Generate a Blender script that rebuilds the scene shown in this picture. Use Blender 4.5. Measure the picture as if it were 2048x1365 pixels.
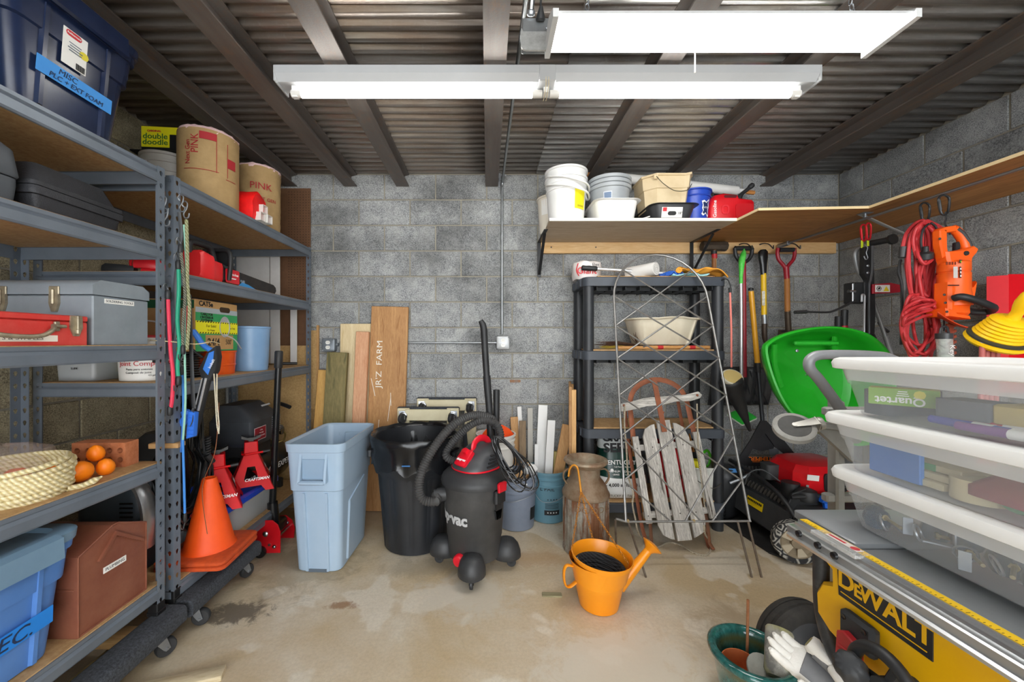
import bpy, bmesh, math, random
from mathutils import Vector, Matrix
R = random.Random(11)
SC = bpy.context.scene
COL = SC.collection
PI = math.pi
for _o in list(bpy.data.objects):
 bpy.data.objects.remove(_o)
# ------------------------------------------------ camera, world, exposure
F = 778.0            # focal length in pixels of the 2048 px wide frame
PX0, PY0, EYE = 975.0, 684.0, 1.31
cd = bpy.data.cameras.new('camera')
cam = bpy.data.objects.new('camera', cd)
COL.objects.link(cam)
cam.location = (0, 0, EYE)
cam.rotation_euler = (PI/2, 0, 0)
cd.sensor_width = 36.0
cd.lens = 36.0*F/2048.0
cd.shift_x = (1024.0-PX0)/2048.0
cd.shift_y = (PY0-682.5)/2048.0
cd.clip_start = 0.02
SC.camera = cam
W = bpy.data.worlds.new('World')
SC.world = W
W.use_nodes = True
W.node_tree.nodes['Background'].inputs[0].default_value = (0.93, 0.97, 1.0, 1)
W.node_tree.nodes['Background'].inputs[1].default_value = 2.6
SC.view_settings.view_transform = 'Standard'
SC.view_settings.look = 'None'
SC.view_settings.exposure = 1.3
SC.view_settings.gamma = 1.0
SC.view_settings.use_curve_mapping = False
TUBE_E, PANEL_E = 14.0, 9.0      # strength of the fluorescent tubes and of the shop light lens
# ------------------------------------------------ helpers
def lin(h):
 if not isinstance(h, str):
  return (*h, 1)
 h = h.lstrip('#')
 o = []
 for i in (0, 2, 4):
  c = int(h[i:i+2], 16)/255
  o.append(c/12.92 if c <= 0.04045 else ((c+0.055)/1.055)**2.4)
 return (*o, 1)
class NT:
 def __init__(s, name):
  s.m = bpy.data.materials.new(name)
  s.m.use_nodes = True
  s.t = s.m.node_tree
  s.b = s.t.nodes['Principled BSDF']
 def n(s, typ, **kw):
  x = s.t.nodes.new(typ)
  for k, v in kw.items():
   setattr(x, k, v)
  return x
 def l(s, a, b):
  s.t.links.new(a, b)
 def coord(s, scale=(1, 1, 1), loc=(0, 0, 0), gen='Object'):
  c = s.n('ShaderNodeTexCoord')
  m = s.n('ShaderNodeMapping')
  m.inputs['Scale'].default_value = scale
  m.inputs['Location'].default_value = loc
  s.l(c.outputs[gen], m.inputs['Vector'])
  return m.outputs['Vector']
 def noise(s, vec, scale, detail=4, rough=0.55, dist=0.0):
  x = s.n('ShaderNodeTexNoise')
  x.inputs['Scale'].default_value = scale
  x.inputs['Detail'].default_value = detail
  x.inputs['Roughness'].default_value = rough
  x.inputs['Distortion'].default_value = dist
  s.l(vec, x.inputs['Vector'])
  return x.outputs['Fac']
 def ramp(s, fac, stops, interp='LINEAR'):
  x = s.n('ShaderNodeValToRGB')
  x.color_ramp.interpolation = interp
  e = x.color_ramp.elements
  while len(e) < len(stops):
   e.new(0.5)
  for q, (p, c) in zip(e, stops):
   q.position = p
   q.color = lin(c) if isinstance(c, str) else (c, c, c, 1)
  s.l(fac, x.inputs['Fac'])
  return x.outputs['Color']
 def mix(s, fac, a, b, blend='MIX'):
  x = s.n('ShaderNodeMix', data_type='RGBA', blend_type=blend)
  for sock, v in ((x.inputs[0], fac), (x.inputs[6], a), (x.inputs[7], b)):
   if isinstance(v, (int, float)):
    sock.default_value = v
   elif isinstance(v, str) or isinstance(v, tuple):
    sock.default_value = lin(v)
   else:
    s.l(v, sock)
  return x.outputs[2]
 def bump(s, h, strength=0.2, dist=0.01):
  x = s.n('ShaderNodeBump')
  x.inputs['Strength'].default_value = strength
  x.inputs['Distance'].default_value = dist
  s.l(h, x.inputs['Height'])
  s.l(x.outputs[0], s.b.inputs['Normal'])
 def rnd(s, amt, col):
  """brightness varied from object to object"""
  i = s.n('ShaderNodeObjectInfo')
  a = s.n('ShaderNodeMapRange')
  a.inputs['To Min'].default_value = 1-amt
  a.inputs['To Max'].default_value = 1+amt
  s.l(i.outputs['Random'], a.inputs[0])
  v = s.n('ShaderNodeVectorMath', operation='SCALE')
  s.l(col, v.inputs[0])
  s.l(a.outputs[0], v.inputs['Scale'])
  return v.outputs[0]
 def out(s, col=None, rough=0.5, metal=0.0, **kw):
  if col is not None:
   if isinstance(col, (str, tuple)):
    s.b.inputs['Base Color'].default_value = lin(col)
   else:
    s.l(col, s.b.inputs['Base Color'])
  s.b.inputs['Roughness'].default_value = rough
  s.b.inputs['Metallic'].default_value = metal
  for k, v in kw.items():
   s.b.inputs[k.replace('_', ' ')].default_value = v
  return s.m
_MC = {}
def mat(c1, c2=None, rough=0.5, metal=0.0, scale=9.0, lo=0.35, hi=0.7, bump=0.0, bscale=90.0, **kw):
 """a plain material with a soft procedural mottling from c1 to c2"""
 key = (c1, c2, rough, metal, scale, lo, hi, bump, bscale, tuple(kw.items()))
 if key in _MC:
  return _MC[key]
 t = NT('surface')
 v = t.coord()
 if c2 is None:
  c = lin(c1)
  a, b = tuple(x*0.93 for x in c[:3]), tuple(min(1, x*1.06) for x in c[:3])
  col = t.mix(t.noise(v, scale), a, b)
 else:
  f = t.noise(v, scale, 6, 0.65)
  col = t.mix(t.ramp(f, [(lo, 0.0), (hi, 1.0)]), c1, c2)
 if bump:
  t.bump(t.noise(v, bscale, 3), bump, 0.004)
 _MC[key] = t.out(col, rough, metal, **kw)
 return _MC[key]
def wood(c1, c2, axis='z', ring=9.0, rough=0.6, knots=None, bump=0.08):
 key = ('wood', c1, c2, axis, ring, rough, knots)
 if key in _MC:
  return _MC[key]
 t = NT('wood')
 sc = {'x': (0.35, 4, 4), 'y': (4, 0.35, 4), 'z': (4, 4, 0.35)}[axis]
 oi = t.n('ShaderNodeObjectInfo')
 v0 = t.coord(sc)
 ad = t.n('ShaderNodeVectorMath', operation='ADD')
 t.l(v0, ad.inputs[0])
 t.l(oi.outputs['Random'], ad.inputs[1])
 v = ad.outputs[0]
 f = t.noise(v, ring, 5, 0.6, 0.6)
 fine = t.noise(v, ring*9, 3, 0.7)
 col = t.mix(t.ramp(f, [(0.35, 0.0), (0.5, 0.55), (0.56, 0.25), (0.68, 1.0)]), c1, c2)
 col = t.mix(t.ramp(fine, [(0.3, 0.0), (0.75, 0.45)]), col, c2, 'MULTIPLY')
 if knots:
  vo = t.n('ShaderNodeTexVoronoi')
  vo.inputs['Scale'].default_value = 1.1
  t.l(v, vo.inputs['Vector'])
  col = t.mix(t.ramp(vo.outputs['Distance'], [(0.03, 0.9), (0.11, 0.0)]), col, knots)
 t.bump(fine, bump, 0.003)
 _MC[key] = t.out(col, rough)
 return _MC[key]
def emis(col, strength):
 t = NT('lamp_glow')
 t.b.inputs['Base Color'].default_value = (0.8, 0.8, 0.8, 1)
 t.b.inputs['Emission Color'].default_value = lin(col)
 t.b.inputs['Emission Strength'].default_value = strength
 return t.m
def rot(rx=0, ry=0, rz=0):
 return Matrix.Rotation(rz, 4, 'Z') @ Matrix.Rotation(ry, 4, 'Y') @ Matrix.Rotation(rx, 4, 'X')
def T(x, y, z):
 return Matrix.Translation((x, y, z))
def frame(d, loc=(0, 0, 0), spin=0.0):
 """matrix whose XY plane faces the direction d, with x reading to the right and y up"""
 cols = {'-y': ((1, 0, 0), (0, 0, 1), (0, -1, 0)), '+y': ((-1, 0, 0), (0, 0, 1), (0, 1, 0)),
   '+x': ((0, 1, 0), (0, 0, 1), (1, 0, 0)), '-x': ((0, -1, 0), (0, 0, 1), (-1, 0, 0)),
   '+z': ((1, 0, 0), (0, 1, 0), (0, 0, 1)), '-z': ((1, 0, 0), (0, -1, 0), (0, 0, -1))}[d]
 m = Matrix.Identity(4)
 for j, c in enumerate(cols):
  for i in range(3):
   m[i][j] = c[i]
 return T(*loc) @ m @ Matrix.Rotation(spin, 4, 'Z')
def aim(a, b):
 """matrix at a with +z along b-a"""
 a, b = Vector(a), Vector(b)
 return Matrix.Translation(a) @ (b-a).to_track_quat('Z', 'Y').to_matrix().to_4x4()
def rrect(w, d, r, n=4, cx=0, cy=0, z=0):
 r = min(r, w/2-1e-4, d/2-1e-4)
 p = []
 for sx, sy, a0 in ((1, 1, 0), (-1, 1, PI/2), (-1, -1, PI), (1, -1, 1.5*PI)):
  for k in range(n+1):
   a = a0+PI/2*k/n
   p.append(Vector((cx+sx*(w/2-r)+r*math.cos(a), cy+sy*(d/2-r)+r*math.sin(a), z)))
 return p
def circ(r, n=24, z=0, cx=0, cy=0, ry=None):
 ry = r if ry is None else ry
 return [Vector((cx+r*math.cos(2*PI*k/n), cy+ry*math.sin(2*PI*k/n), z)) for k in range(n)]
def spline(pts, n=6, closed=False):
 """Catmull-Rom points through pts"""
 P = [Vector(p) for p in pts]
 m = len(P)
 o = []
 for i in range(m if closed else m-1):
  if closed:
   a, b, c, d = P[(i-1) % m], P[i], P[(i+1) % m], P[(i+2) % m]
  else:
   a, b, c, d = P[max(i-1, 0)], P[i], P[i+1], P[min(i+2, m-1)]
  for k in range(n):
   t = k/n
   o.append(0.5*((2*b)+(c-a)*t+(2*a-5*b+4*c-d)*t*t+(3*b-a-3*c+d)*t**3))
 if not closed:
  o.append(P[-1])
 return o
def arc(c, r, a0, a1, n=10, plane='xz'):
 o = []
 for k in range(n+1):
  a = a0+(a1-a0)*k/n
  u, v = r*math.cos(a), r*math.sin(a)
  c0 = Vector(c)
  o.append(c0+Vector({'xz': (u, 0, v), 'xy': (u, v, 0), 'yz': (0, u, v)}[plane]))
 return o
class MB:
 """collects shapes and links them as ONE mesh object"""
 def __init__(s, M=None):
  s.v, s.f = [], []
  s.M = M or Matrix.Identity(4)
 def add(s, vs, fs, M=None):
  o = len(s.v)
  m = s.M @ M if M is not None else s.M
  s.v += [m @ Vector(p) for p in vs]
  s.f += [tuple(i+o for i in q) for q in fs]
  return s
 def box(s, c, sz, b=0.0, M=None):
  x, y, z = (q/2 for q in sz)
  b = min(b, x*0.9, y*0.9, z*0.9)
  m = (M if M is not None else Matrix.Identity(4)) @ T(*c)
  if b <= 0:
   vs = [(i*x, j*y, k*z) for i in (-1, 1) for j in (-1, 1) for k in (-1, 1)]
   return s.add(vs, [(0, 1, 3, 2), (4, 6, 7, 5), (0, 4, 5, 1), (2, 3, 7, 6), (0, 2, 6, 4), (1, 5, 7, 3)], m)
  rings = [rrect(2*(x-b), 2*(y-b), b, 1, z=-z), rrect(2*x, 2*y, b, 1, z=-z+b),
                 rrect(2*x, 2*y, b, 1, z=z-b), rrect(2*(x-b), 2*(y-b), b, 1, z=z)]
  return s.loft(rings, M=m)
 def loft(s, rings, cap0=True, cap1=True, M=None, loop=False):
  n = len(rings[0])
  vs = [p for r in rings for p in r]
  fs = []
  k = len(rings)
  for i in range(k if loop else k-1):
   a, b = i*n, ((i+1) % k)*n
   for j in range(n):
    fs.append((a+j, a+(j+1) % n, b+(j+1) % n, b+j))
  if not loop:
   if cap0:
    fs.append(tuple(range(n-1, -1, -1)))
   if cap1:
    fs.append(tuple((k-1)*n+j for j in range(n)))
  return s.add(vs, fs, M)
 def lathe(s, prof, n=28, c=(0, 0, 0), M=None, cap0=True, cap1=True):
  m = (M if M is not None else Matrix.Identity(4)) @ T(*c)
  return s.loft([circ(max(r, 1e-4), n, z) for r, z in prof], cap0, cap1, m)
 def cyl(s, a, b, r, r2=None, n=16, b_=0.0):
  L = (Vector(b)-Vector(a)).length
  r2 = r if r2 is None else r2
  if b_:
   return s.lathe([(r-b_, 0), (r, b_), (r2, L-b_), (r2-b_, L)], n, M=aim(a, b))
  return s.lathe([(r, 0), (r2, L)], n, M=aim(a, b))
 def tube(s, pts, r, n=8, closed=False, flat=None, M=None):
  P = [Vector(p) for p in pts]
  k = len(P)
  up = None
  rings = []
  for i in range(k):
   a = P[i-1] if (i or closed) else P[i]
   b = P[(i+1) % k] if (i < k-1 or closed) else P[i]
   d = (b-a)
   if d.length < 1e-9:
    d = Vector((0, 0, 1))
   d.normalize()
   if up is None:
    up = Vector((0, 0, 1)) if abs(d.z) < 0.9 else Vector((0, 1, 0))
    u = d.cross(up).normalized()
   else:
    u = (u-d*u.dot(d))
    if u.length < 1e-6:
     u = d.orthogonal()
    u.normalize()
   w = u.cross(d)
   rr = r[i] if isinstance(r, (list, tuple)) else r
   fl = rr if flat is None else flat
   rings.append([P[i]+u*(rr*math.cos(2*PI*j/n))+w*(fl*math.sin(2*PI*j/n)) for j in range(n)])
  return s.loft(rings, M=M, loop=closed)
 def prism(s, poly, h0, h1, M=None, b=0.0):
  n = len(poly)
  P = [Vector((p[0], p[1], 0)) for p in poly]
  if b:
   cen = sum(P, Vector())/n
   q = [p+(cen-p).normalized()*b for p in P]
   rings = [[p+Vector((0, 0, h0)) for p in q], [p+Vector((0, 0, h0+b)) for p in P],
                     [p+Vector((0, 0, h1-b)) for p in P], [p+Vector((0, 0, h1)) for p in q]]
  else:
   rings = [[p+Vector((0, 0, h)) for p in P] for h in (h0, h1)]
  return s.loft(rings, M=M)
 def grid(s, fn, nu, nv, M=None, thick=None):
  vs = [fn(i/nu, j/nv) for i in range(nu+1) for j in range(nv+1)]
  fs = [(i*(nv+1)+j, (i+1)*(nv+1)+j, (i+1)*(nv+1)+j+1, i*(nv+1)+j+1) for i in range(nu) for j in range(nv)]
  return s.add(vs, fs, M)
 def torus(s, R0, r, n=28, m=8, M=None):
  rings = []
  for k in range(n):
   a = 2*PI*k/n
   rings.append([Vector(((R0+r*math.cos(2*PI*j/m))*math.cos(a), (R0+r*math.cos(2*PI*j/m))*math.sin(a), r*math.sin(2*PI*j/m))) for j in range(m)])
  return s.loft(rings, loop=True, M=M)
 def mesh(s, name, m, smooth=38):
  me = bpy.data.meshes.new(name)
  me.from_pydata([tuple(p) for p in s.v], [], s.f)
  bm = bmesh.new()
  bm.from_mesh(me)
  bmesh.ops.recalc_face_normals(bm, faces=bm.faces)
  bm.to_mesh(me)
  bm.free()
  if smooth:
   me.shade_smooth()
   me.set_sharp_from_angle(angle=math.radians(smooth))
  if m is not None:
   me.materials.append(m)
  return me
 def done(s, name, m, parent=None, smooth=38, kind=None, label=None, loc=None):
  o = bpy.data.objects.new(name, s.mesh(name, m, smooth))
  COL.objects.link(o)
  if parent is not None:
   o.parent = parent
  if loc is not None:
   o.location = loc
  if kind:
   o['kind'] = kind
  if label:
   o['label'] = label
  return o
def ref(name, me, parent=None, loc=(0, 0, 0), rz=0.0, scale=None):
 """another object on a shared mesh"""
 o = bpy.data.objects.new(name, me)
 COL.objects.link(o)
 o.parent = parent
 o.location = loc
 o.rotation_euler = (0, 0, rz)
 if scale:
  o.scale = scale
 return o
def tag(o, label, cat, group=None):
 o['label'] = label
 o['category'] = cat
 if group:
  o['group'] = group
 return o
def thing(name, label, cat, loc=(0, 0, 0), rz=0.0, group=None, M=None):
 o = bpy.data.objects.new(name, None)
 o.empty_display_size = 0.05
 COL.objects.link(o)
 if M is not None:
  o.matrix_world = M
 else:
  o.location = loc
  o.rotation_euler = (0, 0, rz)
 return tag(o, label, cat, group)
def copy_tree(o, parent=None):
 c = o.copy()
 COL.objects.link(c)
 c.parent = parent
 for ch in list(o.children):
  copy_tree(ch, c)
 return c
def text(s, size, m, parent, M, name='lettering', ext=0.0004, align='CENTER', sx=1.0, bold=0.0, shear=0.0):
 cu = bpy.data.curves.new(name, 'FONT')
 cu.body = s
 cu.size = size
 cu.align_x = align
 cu.align_y = 'CENTER'
 cu.extrude = ext
 cu.offset = bold
 cu.shear = shear
 cu.resolution_u = 3
 tmp = bpy.data.objects.new('tmp', cu)
 me = bpy.data.meshes.new_from_object(tmp)
 bpy.data.objects.remove(tmp)
 bpy.data.curves.remove(cu)
 me.name = name
 me.transform(M @ Matrix.Diagonal((sx, 1, 1, 1)))
 me.materials.clear()
 me.materials.append(m)
 o = bpy.data.objects.new(name, me)
 COL.objects.link(o)
 o.parent = parent
 return o
def plate(name, w, h, m, parent, M, t=0.0012, r=0.0, label=None):
 """thin flat label, tape or sign facing +z of M"""
 b = MB()
 b.loft([rrect(w, h, max(r, 1e-3), 2, z=z) for z in (-t/2, t/2)], M=M)
 return b.done(name, m, parent, smooth=0, label=label)
def flo(px, py):
 """floor point seen at a pixel"""
 y = F*EYE/(py-PY0)
 return Vector(((px-PX0)/F*y, y, 0))
def at(px, py, Y):
 return Vector(((px-PX0)/F*Y, Y, EYE-(py-PY0)/F*Y))
BLACK = mat('#1c1d1f', '#2a2b2d', 0.5)
BLACKG = mat('#121315', '#1d1e20', 0.25)
RUBBER = mat('#1f1f20', '#302f2e', 0.8, bump=0.1)
CHROME = mat('#b9bcc0', '#9a9da2', 0.25, 1.0)
ZINC = mat('#a9adb2', '#8b9096', 0.42, 0.85)
WHITE = mat('#e9e9e7', None, 0.45)
INK = mat('#17181a', None, 0.6)
INKW = mat('#f2f2f0', None, 0.6)
LABELW = mat('#f1f0ec', None, 0.55)
SILVER = mat('#c3c6c9', '#adb0b4', 0.35, 0.8)
# ================================================ THE SETTING
YB, XL, XR, ZC, YF = 3.09, -2.08, 2.79, 2.642, -2.6
def struct(o, kind='structure'):
 o['kind'] = kind
 return o
def floor_mat():
 t = NT('concrete_floor')
 v = t.coord()
 big = t.noise(v, 1.7, 5, 0.6, 0.8)
 mid = t.noise(v, 6.0, 6, 0.7, 0.3)
 fine = t.noise(v, 70, 4, 0.7)
 c = t.mix(t.ramp(big, [(0.36, 0.0), (0.5, 0.45), (0.56, 0.6), (0.68, 1.0)]), '#c6b08c', '#ded5c3')
 c = t.mix(t.ramp(mid, [(0.3, 0.0), (0.75, 0.6)]), c, '#bda784')
 # pale plaster-like patches with a hard edge
 pv = t.noise(t.coord(loc=(3.1, 1.7, 0)), 2.6, 3, 0.5, 0.25)
 c = t.mix(t.ramp(pv, [(0.575, 0.0), (0.6, 0.55)]), c, '#e6dfd0')
 c = t.mix(t.ramp(fine, [(0.3, 0.18), (0.6, 0.0)]), c, '#6d6252')
 # cracks
 vo = t.n('ShaderNodeTexVoronoi', feature='DISTANCE_TO_EDGE')
 vo.inputs['Scale'].default_value = 0.9
 nv = t.n('ShaderNodeVectorMath', operation='ADD')
 nn = t.n('ShaderNodeTexNoise')
 nn.inputs['Scale'].default_value = 5
 t.l(v, nn.inputs['Vector'])
 t.l(v, nv.inputs[0])
 t.l(nn.outputs['Color'], nv.inputs[1])
 t.l(nv.outputs[0], vo.inputs['Vector'])
 c = t.mix(t.ramp(vo.outputs['Distance'], [(0.0, 0.10), (0.004, 0.0)]), c, '#7d7261')
 def spot(x, y, rx, ry, col, amt, nscale=7):
  nonlocal c
  mp = t.coord((1/rx, 1/ry, 0), (-x/rx, -y/ry, 0))
  ln = t.n('ShaderNodeVectorMath', operation='LENGTH')
  t.l(mp, ln.inputs[0])
  ad = t.n('ShaderNodeMath', operation='ADD')
  ns = t.n('ShaderNodeMath', operation='MULTIPLY_ADD')
  t.l(t.noise(v, nscale, 6, 0.75, 0.6), ns.inputs[0])
  ns.inputs[1].default_value = 2.6
  ns.inputs[2].default_value = -1.3
  t.l(ln.outputs['Value'], ad.inputs[0])
  t.l(ns.outputs[0], ad.inputs[1])
  c = t.mix(t.ramp(ad.outputs[0], [(0.55, amt), (1.0, 0.0)]), c, col)
 p = flo(470, 1226)
 spot(p.x, p.y, 0.17, 0.10, '#5f564b', 0.85, 16)
 spot(-0.72, 1.93, 0.09, 0.03, '#8a5a2c', 0.7, 16)
 spot(-0.1, 2.0, 0.28, 0.2, '#cdc5b5', 0.7)
 spot(0.55, 1.55, 0.42, 0.3, '#d3cbbb', 0.8)
 spot(-0.35, 2.25, 0.3, 0.12, '#8d8069', 0.4)
 spot(1.2, 1.75, 0.35, 0.25, '#a58f70', 0.6)
 spot(0.3, 2.35, 0.3, 0.1, '#a77b4e', 0.35)
 spot(-1.1, 2.3, 0.4, 0.35, '#8b7c63', 0.5)
 t.bump(fine, 0.12, 0.004)
 return t.out(c, 0.62)
b = MB()
b.box((0.355, (YB+YF)/2, -0.05), (5.1, YB-YF+0.2, 0.1))
struct(b.done('floor', floor_mat(), smooth=0))
def block_mat(c1='#56585b', c2='#b2b4b4', c3='#bfc0bd'):
 t = NT('concrete_block')
 oi = t.n('ShaderNodeObjectInfo')
 v0 = t.coord()
 ad = t.n('ShaderNodeVectorMath', operation='ADD')
 sc = t.n('ShaderNodeVectorMath', operation='SCALE')
 t.l(oi.outputs['Location'], sc.inputs[0])
 sc.inputs['Scale'].default_value = 1.0
 t.l(v0, ad.inputs[0])
 t.l(sc.outputs[0], ad.inputs[1])
 v = ad.outputs[0]
 sp = t.noise(v, 160, 3, 0.8)
 md = t.noise(v, 9, 5, 0.65, 0.4)
 bg = t.noise(v, 2.1, 4, 0.6)
 c = t.mix(t.ramp(sp, [(0.36, 0.0), (0.64, 1.0)]), c1, c2)
 c = t.mix(t.ramp(md, [(0.42, 0.0), (0.72, 0.5)]), c, c3)
 c = t.mix(t.ramp(bg, [(0.5, 0.0), (0.72, 0.62)]), c, '#4a4a4a', 'MULTIPLY')
 c = t.rnd(0.14, c)
 t.bump(sp, 0.5, 0.006)
 return t.out(c, 0.92)
BLOCK = block_mat()
MORTAR = mat('#8b867a', '#a19b8c', 0.95, scale=12, bump=0.4, bscale=120)
BW, BH = 0.4064, 0.2032
bb = MB()
bb.box((0, 0, 0), (BW-0.010, 0.02, BH-0.010), 0.003)
BME = bb.mesh('concrete_block', BLOCK, 30)
BMT = bb.mesh('concrete_block', block_mat('#6b6350', '#c9bd9c', '#cfc2a0'), 30)
def block_wall(name, a, d, length, start_even, place, me=None):
 """courses of blocks along one wall; place(u, z, w) gives location, turn"""
 for r in range(13):
  z = ZC-BH*(r+0.5)
  s0 = start_even+(BW/2 if r % 2 else 0)
  k = math.floor((a-s0)/BW)
  u = s0+k*BW
  while u < a+length-1e-3:
   lo, hi = max(u, a), min(u+BW, a+length)
   if hi-lo > 0.02:
    w = hi-lo
    loc, rz = place((lo+hi)/2, z)
    loc = (loc[0]+(R.uniform(-0.0008, 0.0008) if rz else 0), loc[1]+(0 if rz else R.uniform(-0.0008, 0.0008)), loc[2])
    ref('concrete_block', me or BME, d, loc, rz, None if w > BW-1e-3 else ((w-0.010)/(BW-0.010), 1, 1))
   u += BW
wb = struct(MB().box((0.355, YB+0.056, ZC/2+0.035), (5.1, 0.1, ZC+0.07)).done('wall_back', MORTAR, smooth=0))
block_wall('wall_back', XL, wb, XR-XL, -1.226, lambda u, z: ((u, YB+0.010, z), 0))
wr = struct(MB().box((XR+0.056, (YB+YF)/2, ZC/2+0.035), (0.1, YB-YF, ZC+0.07)).done('wall_right', MORTAR, smooth=0))
block_wall('wall_right', -1.0, wr, YB+1.0, 2.893, lambda u, z: ((XR+0.010, u, z), PI/2))
wl = struct(MB().box((XL-0.056, (YB+YF)/2, ZC/2+0.035), (0.1, YB-YF, ZC+0.07)).done('wall_left', MORTAR, smooth=0))
block_wall('wall_left', -1.0, wl, YB+1.0, 2.80, lambda u, z: ((XL-0.010, u, z), PI/2), BMT)
# ---- ceiling: corrugated deck sheets on steel beams
def deck_mat(c1, c2, c3, metal, rough):
 t = NT('deck_steel')
 v = t.coord((0.5, 12, 1))
 f = t.noise(v, 3.0, 6, 0.7, 0.4)
 g = t.noise(t.coord((1, 1, 1)), 60, 4, 0.7)
 h = t.noise(t.coord((0.8, 2.0, 1)), 1.4, 3, 0.6)
 c = t.mix(t.ramp(f, [(0.34, 0.0), (0.66, 1.0)]), c1, c2)
 c = t.mix(t.ramp(h, [(0.45, 0.0), (0.66, 0.75)]), c, c3)
 c = t.mix(t.ramp(g, [(0.55, 0.0), (0.75, 0.4)]), c, c2)
 t.bump(g, 0.08, 0.003)
 return t.out(c, rough, metal)
DECK_L = deck_mat('#8a817a', '#b4b0ab', '#8f7b6c', 0.7, 0.33)
DECK_R = deck_mat('#93918e', '#d6d5d3', '#83776d', 0.75, 0.3)
cl = struct(MB().box((0.355, (YB+YF)/2, ZC+0.11), (5.1, YB-YF+0.2, 0.1)).done('ceiling', mat('#3a3734', None, 0.9), smooth=0))
def deck(x0, x1, dz, m):
 P, amp = 0.0678, 0.0095
 prof = []
 y = -1.0
 while y < YB+0.01:
  for du, dv in ((0.0, -1), (0.24, -1), (0.30, -0.86), (0.44, 0.86), (0.50, 1), (0.74, 1), (0.80, 0.86), (0.94, -0.86)):
   prof.append((y+du*P, ZC+0.010+dz+amp*dv))
  y += P
 vs, fs = [], []
 xs = [x0, x1]
 for (yy, zz) in prof:
  for x in xs:
   vs.append((x, yy, zz))
 for i in range(len(prof)-1):
  fs.append((2*i, 2*i+1, 2*i+3, 2*i+2))
 bm = MB().add(vs, fs)
 o = bm.done('deck_sheet', m, cl, smooth=60)
 sol = o.modifiers.new('gauge', 'SOLIDIFY')
 sol.thickness = 0.0015
 return o
deck(XL-0.05, 0.40, 0.002, DECK_L)
deck(0.385, XR+0.05, -0.001, DECK_R)
def beam_mat():
 t = NT('rusty_steel')
 v = t.coord((3, 0.35, 3))
 f = t.noise(v, 3.5, 6, 0.7, 0.5)
 g = t.noise(t.coord(), 120, 3, 0.7)
 h = t.noise(t.coord((2, 1.2, 2), (5, 0, 0)), 9, 6, 0.75)
 c = t.mix(t.ramp(f, [(0.3, 0.0), (0.7, 1.0)]), '#5a524d', '#6f6a66')
 c = t.mix(t.ramp(h, [(0.54, 0.0), (0.72, 0.55)]), c, '#85603f')
 c = t.mix(t.ramp(g, [(0.5, 0.0), (0.8, 0.5)]), c, '#7b5b43')
 t.bump(g, 0.15, 0.003)
 return t.out(c, 0.5, 0.3)
BEAM = beam_mat()
def steel_beam(x):
 fl, tt, h = 0.1, 0.008, 0.1
 prof = [(-fl/2, 0), (fl/2, 0), (fl/2, tt), (tt/2+0.006, tt+0.008), (tt/2, tt+0.02), (tt/2, h-tt-0.012), (fl/2, h-tt), (fl/2, h),
   (-fl/2, h), (-fl/2, h-tt), (-tt/2, h-tt-0.012), (-tt/2, tt+0.02), (-tt/2-0.006, tt+0.008), (-fl/2, tt)]
 rings = [[Vector((x+u, y, ZC-0.1+w)) for u, w in prof] for y in (-1.2, YB-0.002)]
 MB().loft(rings).done('beam', BEAM, cl, smooth=30)
for x in (-1.56, -1.085, -0.672, 0.033, 0.80, 1.45, 2.21):
 steel_beam(x)
b = MB()
b.loft([rrect(0.085, 0.022, 0.006, 2, z=z) for z in (0, 0.0012)], M=frame('-y', (0.22, YB-0.0005, 0.997)))
b.done('rust_mark', mat('#9a6a45', '#87817a', 0.9, scale=30), wb, smooth=0)
# ================================================ LAMPS
GLOW = emis('#fffdf8', TUBE_E)
HOUS = mat('#b4b6b8', None, 0.4)
REFL = mat('#f3f3f1', None, 0.3)
def strip_light(x0, x1, y, label, group=None):
 t = thing('strip_light', label, 'light', ((x0+x1)/2, y, ZC-0.10), 0, group)
 L = x1-x0
 b = MB()
 # channel with sloping sides, open below
 prof = [(-0.062, 0), (0.062, 0), (0.062, -0.035), (0.040, -0.062), (-0.040, -0.062), (-0.062, -0.035)]
 b.loft([[Vector((x, u, w)) for u, w in prof] for x in (-L/2, L/2)])
 b.done('housing', HOUS, t, smooth=20)
 for s in (-1, 1):
  MB().box((s*(L/2-0.004), 0, -0.035), (0.008, 0.126, 0.07), 0.002).done('end_cap', HOUS, t)
  c = MB()
  c.prism([(-0.016, -0.062), (0.016, -0.062), (0.016, -0.095), (0.010, -0.110), (-0.010, -0.110), (-0.016, -0.095)], -0.012, 0.012, M=frame('+x', (s*(L/2-0.07), 0, 0)))
  c.done('lamp_holder', WHITE, t)
  m = MB()
  m.cyl((s*0.04, 0, -0.092), (s*(L/2-0.075), 0, -0.092), 0.0165, n=16)
  m.done('tube', GLOW, t)
  for e in (0.04, L/2-0.075):
   MB().cyl((s*e-0.022, 0, -0.092), (s*e+0.022, 0, -0.092), 0.0172, n=16).done('tube_cap', mat('#dcd9d3', None, 0.4), t)
 b = MB()
 b.box((0, 0, -0.035), (0.075, 0.13, 0.072), 0.003)
 b.done('joiner_plate', HOUS, t)
 MB().prism([(-0.02, -0.06), (0.02, -0.06), (0.02, -0.095), (-0.02, -0.095)], -0.012, 0.012, M=frame('+x')).done('lamp_holder', WHITE, t)
 for q in (-0.008, 0.004):
  MB().tube([(q, -0.064, -0.055), (q, -0.066, -0.09), (q, -0.02, -0.112), (q, 0.02, -0.11)], 0.0018, 5).done('wire_tie', mat('#d8cba8', None, 0.6), t)
 return t
strip_light(-0.952, 1.487, 1.79, 'long white fluorescent strip light with two bare tubes across the beams')
strip_light(-0.952, 1.487, -0.75, 'added fill strip light with two bare tubes, unseen behind the viewer')  # added lamp out of view, gives soft light from the front
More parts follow.
